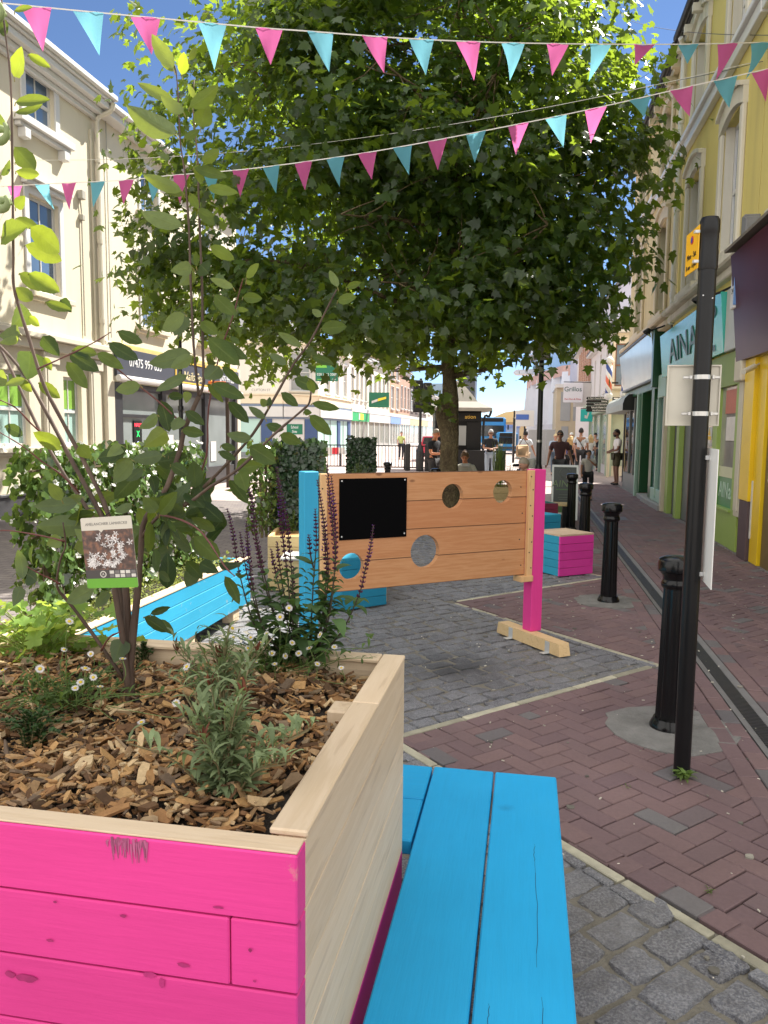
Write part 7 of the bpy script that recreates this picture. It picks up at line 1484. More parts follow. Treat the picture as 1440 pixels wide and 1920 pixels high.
# ---- daisies, the grey green clump, and the other low plants in the near planter
Mdl = leafmat('daisy_leaf', (.075, .125, .035), (.25, .36, .06), .35, .6, .3, .25); Mpet = leafmat('daisy_white', (.72, .70, .70), (.6, .6, .6), .06, .7, .3, .1); Mdy = plain('daisy_eye', (.60, .42, .03), .8, .1, 60); Mgst = plain('green_stem', (.12, .19, .05), .6, .2, 30)
def daisies(name, cx, cy, spread, n, hs, label, flowers, leafn=180):
    o = thing(name, (cx, cy, SOIL), label, 'flowering plant'); st = MB(); lv = LF(); pet = LF(); eye = MB()
    for k in range(n):
        a = r7.uniform(0, 6.3); b = Vector((cx+r7.gauss(0, .03), cy+r7.gauss(0, .03), SOIL)); t_ = Vector((cx+r7.gauss(0, spread[0]), cy+r7.gauss(0, spread[1]), SOIL+hs*r7.uniform(.3, 1))); mid = (b+t_)/2+Vector((r7.uniform(-.03, .03), r7.uniform(-.03, .03), .02)); c = crom([b, mid, t_], 5); st.tube(c, .0011, 4, caps=False)
        for i in range(2, len(c), 1):
            for _ in range(2):
                r_ = Vector((r7.gauss(0, 1), r7.gauss(0, 1), r7.gauss(.3, .5))).normalized(); L = r7.uniform(.012, .030); lv.leaf(c[i], c[i]+r_*L, r_.cross(Vector((.1, .2, 1))), L*.32, .1, .1, 4, r7.random(), 2, 1)
    for (px, py, s) in flowers:
        y = cy-.13+r7.uniform(-.06, .04); s *= 1.12; c = P3(px, py, y); toc = (Vector((0, 0, CAM_H))-c).normalized(); nrm = (toc*.8+Vector((r7.gauss(0, .4), r7.gauss(0, .4), .7+r7.gauss(0, .3)))).normalized(); o1 = nrm.orthogonal().normalized(); o2 = nrm.cross(o1); R_ = s
        for j in range(22):
            a = 2*PI*j/22; d = o1*math.cos(a)+o2*math.sin(a); pet.leaf(c+d*R_*.28, c+d*R_*r7.uniform(.9, 1.05)+nrm*R_*r7.uniform(-.1, .15), nrm.cross(d), R_*.2, .05, 0, 3, r7.random(), 2, 1)
        k = MB(); k.lathe([(R_*.36, 0), (R_*.32, R_*.12), (R_*.15, R_*.2), (0, R_*.21)], (0, 0, 0), 10); F = frameM(c, o1, nrm); eye.add([F @ Vector(p) for p in k.v], k.f)
        st.tube(crom([c-nrm*.002, c-nrm*.03+Vector((0, 0, -.02)), Vector((cx+(c.x-cx)*.4, cy+(c.y-cy)*.4, SOIL+.03))], 4), .0009, 4, caps=False)
    for _ in range(leafn):
        p = Vector((cx+r7.gauss(0, spread[0]*.7), cy+r7.gauss(0, spread[1]*.7), SOIL+abs(r7.gauss(0, hs*.25)))); r_ = Vector((r7.gauss(0, 1), r7.gauss(0, 1), abs(r7.gauss(.4, .5)))).normalized(); L = r7.uniform(.015, .035); lv.leaf(p, p+r_*L, r_.cross(Vector((.1, .2, 1))), L*.35, .1, .1, 4, r7.random(), 2, 1)
    st.build('stems', Mgst, o); lv.build('leaves', Mdl, o); fo = pet.build('petals', Mpet, o); eye.build('flower_eyes', Mdy, fo); return o
fA = [(436, 1178, .011), (470, 1195, .008), (525, 1157, .010), (542, 1140, .009), (600, 1190, .009), (627, 1213, .008), (580, 1215, .009), (490, 1205, .010), (500, 1188, .007), (465, 1215, .008), (560, 1225, .009), (535, 1230, .008), (438, 1195, .009), (595, 1245, .008), (455, 1240, .009), (510, 1225, .009), (548, 1205, .008), (515, 1245, .008), (480, 1240, .007), (640, 1252, .007)]
b_ = onZ(520, 1262, .96); daisies('daisy_clump', b_.x, b_.y, (.12, .06), 46, .12, 'daisy clump around the foot of the purple salvia', fA, 240)
fB = [(5, 1257, .010), (75, 1254, .010), (160, 1253, .011), (151, 1279, .009), (141, 1290, .008), (175, 1270, .008), (188, 1287, .007), (265, 1354, .009), (330, 1318, .009), (170, 1226, .007), (230, 1235, .008), (350, 1250, .009), (130, 1165, .009), (120, 1218, .007)]
b_ = onZ(120, 1320, .96); daisies('daisy_clump', b_.x, b_.y, (.11, .08), 40, .09, 'thin daisy clump with scattered white flowers left of the shrub', fB, 120)
def clump(name, base, n, spread, h, leafL, leafw, mat, label, tipmat=None, stemcol=None, shape=2, dens=9, lean=.3, lo=.15, cat='plant', nseg=5):
    o = thing(name, (base[0], base[1], base[2]), label, cat); st = MB(); lv = LF(); tp = LF(); B = Vector(base)
    for k in range(n):
        a = r7.uniform(0, 6.3); rad = min(1.25, abs(r7.gauss(0, .8))); b = B+Vector((math.cos(a)*.018*rad, math.sin(a)*.018*rad, -.01)); t_ = B+Vector((math.cos(a)*spread[0]*rad*.7, math.sin(a)*spread[1]*rad*.7, h*r7.uniform(.5, 1.05)*(1-.12*rad))); mid = b.lerp(t_, .5)+Vector((-math.cos(a)*.01, -math.sin(a)*.01, .02)); c = crom([b, mid, t_], 6); st.tube(c, .0016, 4, caps=False); nn = len(c)
        for q in range(dens):
            f = lo+(1-lo)*q/(dens-1); p = c[min(nn-1, int(f*(nn-1)))]
            for _ in range(2):
                aa = r7.uniform(0, 6.3); up = .55+.5*f; r_ = Vector((math.cos(aa), math.sin(aa), up+r7.uniform(-.3, .3))).normalized(); L = leafL*r7.uniform(.6, 1.15)*(1-.35*f); lv.leaf(p, p+r_*L, r_.cross(Vector((0, 0, 1))), L*leafw, r7.uniform(.1, .28), .15, nseg, r7.random(), shape, 1 if leafw < .25 else 2)
        if tipmat and r7.random() < .3:
            for _ in range(7):
                r_ = Vector((r7.gauss(0, .35), r7.gauss(0, .35), 1)).normalized(); L = leafL*r7.uniform(.25, .6); tp.leaf(c[-1], c[-1]+r_*L, r_.cross(Vector((r7.gauss(0, 1), r7.gauss(0, 1), .1))), L*.2, .1, .1, 4, r7.random(), 0, 1)
    st.build('stems', stemcol or Mgst, o); lv.build('leaves', mat, o)
    if tipmat: tp.build('shoot_tips', tipmat, o)
    return o
Mery = leafmat('wallflower_leaf', (.215, .275, .145), (.30, .40, .10), .3, .6, .25, .2); Mtip = leafmat('red_tip', (.15, .055, .035), (.25, .08, .04), .35, .6, .3, .2); Mrst = plain('reddish_stem', (.17, .14, .07), .6, .3, 40)
b_ = onZ(420, 1492, .955); clump('wallflower_plant', (b_.x, b_.y, .955), 28, (.20, .16), .225, .066, .21, Mery, 'grey green clump with reddish shoot tips in front of the shrub', Mtip, Mrst, dens=11)
b_ = onZ(420, 1345, .96); clump('wallflower_plant', (b_.x, b_.y, .96), 17, (.15, .08), .215, .064, .19, Mery, 'taller red tipped clump between the shrub and the purple salvia', Mtip, Mrst, dens=10)
Mcr = leafmat('creeper_leaf', (.035, .075, .022), (.10, .18, .03), .4, .5, .25, .3)
for px, py, lab, n_, sx in ((60, 1385, 'dark small leaved creeping plant at the left edge of the planter', 30, .14), (270, 1245, 'low dark green creeper right behind the shrub stems', 16, .12)):
    b_ = onZ(px, py, .96); clump('creeping_plant', (b_.x, b_.y, .955), n_, (sx, .08), .07, .016, .75, Mcr, lab, None, Mrst, 1, 14, nseg=3)
b_ = onZ(60, 1250, .96)
Mger = leafmat('lime_leaf', (.14, .24, .05), (.55, .68, .10), .3, .5, .45, .3)
def lobed(name, base, n, label):
    o = thing(name, base, label, 'plant'); B = Vector(base); V = []; F = []; RN = []; st = MB()
    for k in range(n):
        c = Vector((B.x+r7.gauss(0, .10), B.y+r7.gauss(0, .06), B.z+r7.uniform(.02, .17))); nrm = Vector((r7.gauss(0, .5), r7.gauss(-.2, .5), 1)).normalized(); o1 = nrm.orthogonal().normalized(); o2 = nrm.cross(o1); R_ = r7.uniform(.016, .034); ph_ = r7.uniform(0, 6); b0 = len(V); N = 26; V.append(c-nrm*R_*.15)
        for j in range(N):
            a = ph_+2*PI*j/N; q = R_*(.72+.28*abs(math.cos(2.5*(a-ph_)))+.06*math.cos(13*(a-ph_)))*(.35 if j == 0 else 1); V.append(c+(o1*math.cos(a)+o2*math.sin(a))*q+nrm*R_*(.12*math.sin(5*(a-ph_))))
        rn = r7.random()
        for j in range(N): F.append((b0, b0+1+j, b0+1+(j+1) % N)); RN.append(rn)
        st.tube(crom([c-nrm*R_*.15, c.lerp(B, .5)+Vector((0, 0, .02)), B+Vector((r7.gauss(0, .015), r7.gauss(0, .015), 0))], 4), .0013, 4, caps=False)
    l = LF(); l.v = V; l.f = F; l.r = RN; l.build('leaves', Mger, o); st.build('stems', plain('lime_stem', (.22, .28, .06), .6, .2, 30), o); return o
b_ = onZ(75, 1240, .955); lobed('geranium_plant', (b_.x, b_.y, .955), 120, 'pale lime green lobed leaf plant at the back left of the planter')
# ---- weeds at the foot of the sign pole and in the joints
def weed(x, y, n, L, label, w=.2):
    o = thing('weed', (x, y, 0), label, 'weed'); lv = LF()
    for k in range(n):
        a = r7.uniform(0, 6.3); r_ = Vector((math.cos(a), math.sin(a), r7.uniform(.25, .9))).normalized(); l_ = L*r7.uniform(.5, 1.1); p = Vector((x+r7.gauss(0, .012), y+r7.gauss(0, .012), .0)); lv.leaf(p, p+r_*l_, r_.cross(Vector((0, 0, 1))), l_*w, .25, .2, 6, r7.random(), 0, 2)
    lv.build('leaves', leafmat('weed_leaf', (.10, .16, .04), (.3, .42, .06), .35, .5, .3, .3), o)
weed(.775, 3.70, 26, .075, 'small weed sprouting at the foot of the black sign pole', .26); weed(.50, 3.55, 7, .02, 'tiny weed in a brick joint left of the sign pole'); weed(.69, 2.76, 9, .025, 'tiny weed in the kerb joint near the right edge')
# ---- the blue trough, its bedding and the ivy screen
tr = thing('planter_trough', (-2.7, 5.0, 0), 'long sky blue timber trough on short legs behind the shrub', 'planter')
M_trough = wood('trough_paint', BARE1, BARE2, 'Y', (.028, .33, .55), worn=.35)
m = MB()
for k in range(4): m.b2((-2.42, 3.55, .115+k*.097), (-2.38, 6.35, .115+k*.097+.094), .003, 0, rng.random())
m.build('front_panel', M_trough, tr); m = MB()
for k in range(4): m.b2((-2.99, 6.352, .115+k*.097), (-2.38, 6.39, .115+k*.097+.094), .003, 0, rng.random())
m.build('end_panel', M_trough, tr); m = MB(); m.b2((-3.0, 3.55, .115), (-2.962, 6.35, .5), .003); m.b2((-2.96, 3.55, .12), (-2.42, 3.59, .5), .003); m.build('back_panel', M_bare['Y'], tr)
m = MB(); m.b2((-2.455, 3.55, .503), (-2.375, 6.39, .52), .004); m.build('rim', M_bare['Y'], tr)
for (x, y) in ((-2.45, 3.8), (-2.45, 5.2), (-2.45, 6.1), (-2.9, 3.8), (-2.9, 6.1)):
    m = MB(); m.box((x, y, .055), (.1, .14, .11), 0, .004); m.build('leg', M_bare['Z'], tr)
m = MB(); m.b2((-2.96, 3.59, .42), (-2.42, 6.35, .455)); m.build('soil', M_soil, tr)
tag(thing('bedding_plants', (-2.65, 5, .455), 'low pale green bedding plants filling the blue trough', 'plants'), kind='stuff'); bp_ = bpy.data.objects['bedding_plants']; lv = LF()
for k in range(2600):
    p = Vector((r7.uniform(-2.92, -2.43), r7.uniform(3.6, 6.33), .46+abs(r7.gauss(0, .035)))); r_ = Vector((r7.gauss(0, 1), r7.gauss(0, 1), abs(r7.gauss(.5, .5)))).normalized(); L = r7.uniform(.02, .045); lv.leaf(p, p+r_*L, r_.cross(Vector((.1, .2, 1))), L*.5, .1, .1, 3, r7.random(), 0, 1)
lv.build('leaves', leafmat('bedding_leaf', (.16, .19, .055), (.4, .45, .1), .5, .6, .35, .2), bp_)
def ivy_screen(name, x0, y0, x1, y1, z0, z1, thick, n, label, mat, size=.05, post=True, fuzz=.5):
    o = thing(name, ((x0+x1)/2, (y0+y1)/2, z0), label, 'hedge', ); d = Vector((x1-x0, y1-y0, 0)); L = d.length; d.normalize(); nn = Vector((-d.y, d.x, 0)); V = []; F = []; RN = []
    ol = [(0, .0), (.25, -.15), (.55, .05), (.33, .35), (.42, .7), (0, 1.0), (-.42, .7), (-.33, .35), (-.55, .05), (-.25, -.15)]
    for k in range(n):
        u = r7.uniform(-.02, 1.02)*L; z = z0+(z1-z0)*r7.random()**.9; ed = 1+.12*math.sin(z*7+u*5); w = thick*(.5-abs(r7.random()-.5)**1.6*1.0)*r7.choice((-1, 1))*ed
        p = Vector((x0, y0, 0))+d*u+nn*w+Vector((0, 0, z+r7.gauss(0, .02))); out = (nn*(1 if w > 0 else -1)+d*r7.gauss(0, .5)+Vector((0, 0, r7.gauss(.25, .45)))).normalized(); tip = Vector((r7.gauss(0, .5), r7.gauss(0, .5), -1)); tip = (tip-out*tip.dot(out)).normalized(); sd_ = tip.cross(out); s = size*r7.uniform(.55, 1.25); b0 = len(V)
        for (x, y) in ol: V.append(p+sd_*x*s+tip*(y-.3)*s+out*(-.25*s*(x*x+.2*y*y)))
        F.append(tuple(range(b0, b0+10))); RN.append(r7.random())
    l = LF(); l.v = V; l.f = F; l.r = RN; l.build('leaves', mat, o, False)
    m = MB()
    for u in np.linspace(.15, L-.15, 3): q = Vector((x0, y0, 0))+d*u; m.b2((q.x-.012, q.y-.012, z0-.05), (q.x+.012, q.y+.012, z1-.08))
    for z in np.arange(z0+.15, z1, .2):
        c = Vector((x0, y0, z))+d*L/2; m.box(c, (L, .012, .012), math.atan2(d.y, d.x))
    for u in np.arange(.1, L, .2): q = Vector((x0, y0, 0))+d*u; m.tube([(q.x, q.y, z0), (q.x+.02*math.sin(u*9), q.y, z1)], .007, 4)
    m.build('trellis', plain('trellis_wood', (.12, .085, .05), .8, .2, 6), o); return o
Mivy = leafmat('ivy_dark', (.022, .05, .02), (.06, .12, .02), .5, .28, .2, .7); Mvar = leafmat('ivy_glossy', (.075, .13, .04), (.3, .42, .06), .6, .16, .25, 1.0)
ivy_screen('ivy_screen', -2.9, 4.1, -2.9, 6.3, .42, 1.5, .26, 4200, 'sunlit ivy screen rising from the blue trough on the left', Mvar, .062)
o = bpy.data.objects['ivy_screen']; o.name = 'jasmine_screen'; o['label'] = 'jasmine screen full of white flowers rising from the blue trough'; fl = LF()
for k in range(330):
    c = Vector((-2.9+.13*r7.choice((1, 1, 1, -1))*r7.uniform(.7, 1.15), r7.uniform(4.05, 6.35), .45+1.08*r7.random()**.85)); nrm = Vector((1, r7.gauss(-.35, .5), r7.gauss(.4, .5))).normalized(); o1 = nrm.orthogonal().normalized(); o2 = nrm.cross(o1); R_ = r7.uniform(.014, .027); a0 = r7.uniform(0, 6)
    for j in range(5): a = a0+2*PI*j/5; d = o1*math.cos(a)+o2*math.sin(a); fl.leaf(c+d*R_*.1, c+d*R_+nrm*R_*.15, nrm.cross(d), R_*.75, .05, .1, 3, r7.random(), 2, 1)
fl.build('flowers', leafmat('jasmine_white', (.74, .73, .68), (.7, .7, .6), .06, .6, .3, .2), o)
# ---- planters with ivy hedges behind the board
def box_planter(name, near, ang, w, d, h, label, mats, nb=5):
    D = Vector((math.cos(ang), math.sin(ang), 0)); E = Vector((-D.y, D.x, 0)); c = Vector((near[0], near[1], 0))+D*w/2+E*d/2; o = thing(name, c, label, 'planter'); bh_ = h/nb
    for nrm, ln, mt_ in ((-E, w, mats[0]), (-D, d, mats[1]), (E, w, mats[0]), (D, d, mats[1])):
        off = (d if abs(nrm.dot(E)) > .5 else w)/2-.02; m = MB()
        for k in range(nb): p = c+nrm*off+Vector((0, 0, bh_*(k+.5)+.01)); m.box(p, (.04, ln-(0 if abs(nrm.dot(E)) > .5 else .082), bh_-.004), math.atan2(nrm.y, nrm.x), .003, 0, rng.random())
        m.build('side_panel', mt_, o)
    m = MB(); m.box(c+Vector((0, 0, h-.05)), (w-.08, d-.08, .03), ang); m.build('soil', M_chip, o); return o, c, D, E
M_oak = wood('oak_box', (.60, .47, .25), (.48, .35, .16), 'X'); M_red = plain('red_edge', (.75, .015, .012), .5, .1, 4)
M_oakD = wood('oak_box_D', (.70, .50, .27), (.58, .38, .18), 'D')
o, c, D, E = box_planter('planter_box', (-2.55, 7.35), R(12), 1.2, 1.0, .56, 'square pale timber planter with a red end board, beside the blue post', (M_oak, M_oakD))
q = c-D*.6+E*.47; m = MB(); m.box((q.x-.02, q.y, .42), (.035, .14, .3), R(12), .003); tag(m.build('corner_board', M_red, o), 'red corner board')
m = MB(); q = c-E*.72; m.box((q.x+.1, q.y, .20), (1.0, .42, .40), R(12), .004); bs = m.build('seat_base', M_oak, o); m = MB(); m.box((q.x+.1, q.y, .412), (1.04, .46, .022), R(12), .003); m.build('seat', plain('seat_pale', (.55, .53, .50), .6, .1, 5), o)
hx = onY(505, 990, 8.25); hx2 = onY(606, 990, 8.25)
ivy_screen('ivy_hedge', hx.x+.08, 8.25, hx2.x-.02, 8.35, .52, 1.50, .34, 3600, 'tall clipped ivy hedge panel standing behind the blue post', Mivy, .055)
ivy_screen('ivy_hedge', hx.x+.0, 7.75, hx.x+.12, 8.2, .52, 1.5, .2, 900, 'end of ivy, lighter as if sunlit, at the left of the tall hedge panel', Mvar, .05)  # sunlit look put into the lighter leaf colour
b_ = c-D*.4+E*.1; clump('herb_plant', (b_.x, b_.y, .54), 10, (.14, .1), .22, .06, .35, Mdl, 'small leafy herb in the pale timber planter left of the hedge', None, None, 0, 7)
h2 = onY(648, 870, 13.6); h3 = onY(705, 870, 13.6)
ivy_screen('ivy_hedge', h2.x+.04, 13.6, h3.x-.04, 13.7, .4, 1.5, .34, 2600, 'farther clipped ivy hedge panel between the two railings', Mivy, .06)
box_planter('planter_box', (h2.x-.1, 13.2), R(5), .9, .8, .5, 'timber planter under the farther ivy hedge, hidden by the board', (M_oak, M_oak))
b_ = onY(672, 880, 13.0); clump('box_bush', (b_.x, 13.0, .55), 60, (.2, .16), .55, .05, .4, leafmat('bush_leaf', (.12, .165, .06), (.3, .36, .1), .35, .6, .3, .25), 'rounded grey green bush in front of the farther hedge', None, None, 0, 12, lo=.3, nseg=3)
# planter with grasses seen over and through the board
g0 = onY(940, 930, 15.2); o, c, D, E = box_planter('planter_box', (g0.x-.35, 14.9), R(20), .95, .85, .58, 'timber planter with a teal side, seen through the top right hole', (M_oak, wood('teal_side', BARE1, BARE2, 'Y', (.03, .18, .19))))
def grass(x, y, z, n, h, label, col=(.13, .19, .05)):
    o = thing('ornamental_grass', (x, y, z), label, 'grass'); lv = LF()
    for k in range(n):
        a = r7.uniform(0, 6.3); l_ = h*r7.uniform(.6, 1.05); t_ = Vector((x+math.cos(a)*h*.2*r7.random(), y+math.sin(a)*h*.2*r7.random(), z+l_)); b = Vector((x+r7.gauss(0, .05), y+r7.gauss(0, .05), z)); lv.leaf(b, t_, Vector((math.cos(a+1.3), math.sin(a+1.3), 0)), .014, r7.uniform(-.05, .05), .1, 6, r7.random(), 3, 1)
    lv.build('blades', leafmat('grass_blade', col, (.35, .45, .08), .3, .5, .4, .3), o)
gg = onY(936, 880, 15.3); grass(gg.x, 15.3, .55, 110, .95, 'upright feathery grass rising above the right half of the board'); gg = onY(955, 880, 15.3)
clump('lavender_plant', (gg.x, 15.35, .55), 40, (.16, .14), .5, .07, .12, leafmat('grey_leaf', (.09, .115, .05), (.2, .25, .06), .3, .6, .3, .2), 'bushy dark green plant beside the upright grass', None, None, 0, 10)
gg = onZ(1008, 985, .4); gg = onY(1008, 930, 12.6); box_planter('planter_box', (gg.x-.3, 12.4), R(25), .7, .6, .5, 'plum and teal planter half hidden behind the pink post', (wood('plum_side', BARE1, BARE2, 'X', (.16, .02, .05)), wood('teal_side', BARE1, BARE2, 'Y', (.03, .18, .19)))); clump('herb_plant', (gg.x, 12.7, .48), 9, (.1, .08), .2, .06, .3, Mdl, 'small plant in the plum and teal planter', None, None, 0, 7)
# ================================================================ PEOPLE
def skinmesh(nodes, edges, root=0, lev=1):
    me = bpy.data.meshes.new('s'); me.from_pydata([n[0] for n in nodes], edges, []); o = bpy.data.objects.new('s', me); COL.objects.link(o); md = o.modifiers.new('k', 'SKIN'); md.use_smooth_shade = True; md.branch_smoothing = .5
    for i, n in enumerate(nodes):
        v = me.skin_vertices[0].data[i]; r = n[1]; v.radius = (r, r) if not isinstance(r, tuple) else r; v.use_root = (i == root)
    if lev: sb = o.modifiers.new('b', 'SUBSURF'); sb.levels = lev; sb.render_levels = lev
    dg = bpy.context.evaluated_depsgraph_get(); ev = o.evaluated_get(dg); m2 = ev.to_mesh(); vs = [tuple(v.co) for v in m2.vertices]; fs = [tuple(p.vertices) for p in m2.polygons]; ev.to_mesh_clear(); bpy.data.objects.remove(o); bpy.data.meshes.remove(me); return vs, fs
def clothm(name, col, r=.85): return plain('cloth_'+name, col, r, .12, 9, bump=.2, bscale=60)
SK1 = plain('skin_light', (.50, .27, .19), .5, .08, 12); SK2 = plain('skin_tan', (.36, .18, .11), .5, .08, 12); SK3 = plain('skin_brown', (.20, .10, .065), .5, .08, 12)
M_eye = plain('eye_dark', (.02, .015, .012), .3, .05, 5); M_lip = plain('lip', (.38, .12, .10), .5, .05, 5)
def person(px, y, h, face, label, skin=SK1, top=None, bottom=None, hair=(.03, .02, .015), hairL='short', sleeves='short', legs='long', arms=None, seated=False, shoes=(.03, .03, .03), z0=0.0, step=.0, glasses=False, cap=None, dress=None, beard=False, female=False, headdown=0.0, x=None, armsL=None, bag=None, bun=False, stripe=None):
    """face: heading in degrees, 0 looks down the street at the camera, 180 has its back to us"""
    if x is None: x = onY(px, 860, y).x
    o = thing('person', (x, y, z0), label, 'person', 'people in the street'); s = h/1.75; A = R(face); ca, sa = math.cos(A), math.sin(A)
    def W(p): return (x+(p[0]*ca-p[1]*sa)*s, y+(p[0]*sa+p[1]*ca)*s, z0+p[2]*s)
    sw = .165 if female else .185; hw = .10; pz = .94; dz = 0.0
    J = {}
    if seated: dz = -.47
    J['pel'] = (0, 0, pz+dz); J['sp'] = (0, .01-.0, 1.14+dz); J['ch'] = (0, .015-(.06 if seated else 0), 1.34+dz); J['nk'] = (0, -.0-(.10 if seated else 0), 1.485+dz); J['hd'] = (0, -.03-(.13 if seated else 0)-headdown*.05, 1.575+dz)
    default = {1: ((sw+.05, .02, 1.13), (sw+.055, -.06, .90)), -1: ((-sw-.05, .02, 1.13), (-sw-.055, -.06, .90))}
    if arms: default[1] = arms
    if armsL: default[-1] = armsL
    for sg in (1, -1):
        J['sh', sg] = (sg*sw, J['ch'][1]+.005, 1.405+dz); e, w_ = default[sg]; off = (J['ch'][1]-.015)
        J['el', sg] = (e[0], e[1]+off, e[2]+dz); J['wr', sg] = (w_[0], w_[1]+off, w_[2]+dz)
        if seated: J['hp', sg] = (sg*hw, 0, pz+dz-.02); J['kn', sg] = (sg*.12, -.44, .50); J['an', sg] = (sg*.12, -.40, .09)
        else: J['hp', sg] = (sg*hw, 0, pz-.03); J['kn', sg] = (sg*.105, -.02-step*sg*.5, .50); J['an', sg] = (sg*.10, .02-step*sg, .085+(.05 if step*sg < -.05 else 0))
        J['to', sg] = (J['an', sg][0]*1.1, J['an', sg][1]-.13, .035)
    def V3(k): return Vector(J[k])
    ns = []; es = []; idx = {}
    def nd(k, p, r): idx[k] = len(ns); ns.append((W(p), (r[0]*s, r[1]*s) if isinstance(r, tuple) else r*s)); return idx[k]
    nd('pel', J['pel'], (.135, .10)); nd('sp', J['sp'], (.12, .09)); nd('ch', J['ch'], (.145, .105)); nd('nk', J['nk'], .052); nd('hd', J['hd'], .06); es += [(0, 1), (1, 2), (2, 3), (3, 4)]
    for sg in (1, -1):
        a = nd(('sh', sg), J['sh', sg], .058); b = nd(('el', sg), J['el', sg], .041); c = nd(('wr', sg), J['wr', sg], .027); es += [(2, a), (a, b), (b, c)]
        d = (V3(('wr', sg))-V3(('el', sg))).normalized(); palm = V3(('wr', sg))+d*.05; pn = nd(('pa', sg), palm, (.034, .018)); es.append((c, pn)); ac = d.orthogonal().normalized(); ac = Vector((0, 1, 0)) if abs(d.y) < .8 else Vector((0, 0, 1)); ac = (ac-d*ac.dot(d)).normalized(); cu = d.cross(ac)*sg
        for fi in range(4):
            L = (.062, .072, .068, .052)[fi]; off = (fi-1.5)*.019; p1 = palm+d*.045+ac*off; p2 = p1+d*L*.55+cu*.012; p3 = p2+d*L*.45+cu*.028; i1 = nd((sg, fi, 1), p1, .0115); i2 = nd((sg, fi, 2), p2, .010); i3 = nd((sg, fi, 3), p3, .008); es += [(pn, i1), (i1, i2), (i2, i3)]
        t1 = palm-ac*.036+d*.005; t2 = t1+d*.035-ac*.012+cu*.01; i1 = nd((sg, 't', 1), t1, .013); i2 = nd((sg, 't', 2), t2, .0095); es += [(pn, i1), (i1, i2)]
        a = nd(('hp', sg), J['hp', sg], .092); b = nd(('kn', sg), J['kn', sg], .058); c = nd(('an', sg), J['an', sg], .038); d_ = nd(('to', sg), J['to', sg], (.04, .028)); es += [(0, a), (a, b), (b, c), (c, d_)]
    vs, fs = skinmesh(ns, es); m = MB(); m.add(vs, fs, 0)
    # head
    hc = V3('hd')+Vector((0, -.005, .055)); nu, nv = 16, 12; hv = []; hf = []; pitch = headdown*.5
    def HP(p):
        q = Vector(p); q = Matrix.Rotation(pitch, 3, 'X') @ q; return W(hc+q)
    for i in range(nv+1):
        th = PI*i/nv
        for j in range(nu):
            ph = 2*PI*j/nu; d = Vector((math.sin(th)*math.sin(ph), -math.sin(th)*math.cos(ph), math.cos(th))); w_ = .077-(.022 if d.z < -.25 else 0)*min(1, -(d.z+.25)*1.8); p = Vector((d.x*w_, d.y*.098+.004, d.z*.118))
            if d.y < -.55 and -.35 < d.z < .12 and abs(d.x) < .25: p.y -= .018*(1-abs(d.z+.12)*2)
            if d.y < -.5 and .02 < d.z < .3 and .2 < abs(d.x) < .6: p.y += .008
            hv.append(HP(p))
    for i in range(nv):
        for j in range(nu): hf.append((i*nu+j, (i+1)*nu+j, (i+1)*nu+(j+1) % nu, i*nu+(j+1) % nu))
    m.add(hv, hf, 0)
    def blob(mb, c, r, mi=0, n=8):
        v = []; f = []
        for i in range(n//2+1):
            th = PI*i/(n//2)
            for j in range(n): ph = 2*PI*j/n; v.append(HP((c[0]+r[0]*math.sin(th)*math.cos(ph), c[1]+r[1]*math.sin(th)*math.sin(ph), c[2]+r[2]*math.cos(th))))
        for i in range(n//2):
            for j in range(n): f.append((i*n+j, i*n+(j+1) % n, (i+1)*n+(j+1) % n, (i+1)*n+j))
        mb.add(v, f, mi)
    blob(m, (0, -.108, -.022), (.014, .02, .024), 0); 
    for sg in (1, -1): blob(m, (sg*.076, .01, -.01), (.012, .022, .03), 0); blob(m, (sg*.031, -.090, .012), (.013, .008, .008), 1)
    blob(m, (0, -.092, -.062), (.024, .008, .007), 2); m.build('body', [skin, M_eye, M_lip], o, True)
    if glasses:
        g = MB()
        for sg in (1, -1): blob(g, (sg*.034, -.098, .010), (.028, .009, .019))
        g.tube([HP((-.075, 0, .016)), HP((-.066, -.08, .016)), HP((0, -.108, .016)), HP((.066, -.08, .016)), HP((.075, 0, .016))], .004*s, 5); g.build('sunglasses', M_eye, o)
    hm = plain('hair_%d_%d_%d' % tuple(int(255*q) for q in hair), hair, .6, .3, 20)
    if cap is None or hairL == 'long':
        g = MB(); v = []; f = []; nu2, nv2 = 16, 9
        for i in range(nv2+1):
            for j in range(nu2):
                ph = 2*PI*j/nu2; back = (1-math.cos(ph))/2; low = 1.05+.95*back+(.25 if abs(math.sin(ph)) > .7 and hairL != 'short' else 0); th = low*i/nv2; th = min(th, 2.35); k = 1.07+.03*math.sin(j*5+i*3)
                v.append(HP((math.sin(th)*math.sin(ph)*.080*k, -math.sin(th)*math.cos(ph)*.101*k+.006, math.cos(th)*.121*k)))
        for i in range(nv2):
            for j in range(nu2): f.append((i*nu2+j, (i+1)*nu2+j, (i+1)*nu2+(j+1) % nu2, i*nu2+(j+1) % nu2))
        g.add(v, f)
        if hairL == 'long':
            for q in range(11): xx = (q-5)*.017; g.tube([HP((xx*.8, .08, .05)), HP((xx*1.25, .10+.02*math.sin(q*2), -.08)), HP((xx*1.35, .105+.02*math.sin(q*3), -.2)), HP((xx*1.1, .10, -.33-.03*math.sin(q*4)))], [.02*s, .024*s, .022*s, .007*s], 6)
        if bun: blob(g, (0, .03, .155), (.045, .045, .045))
        if hairL == 'tied': blob(g, (0, .09, .07), (.045, .05, .045))
        g.build('hair', hm, o, True)
    if beard: g = MB(); blob(g, (0, -.055, -.075), (.058, .052, .052), 0, 10); g.build('beard', hm, o, True)
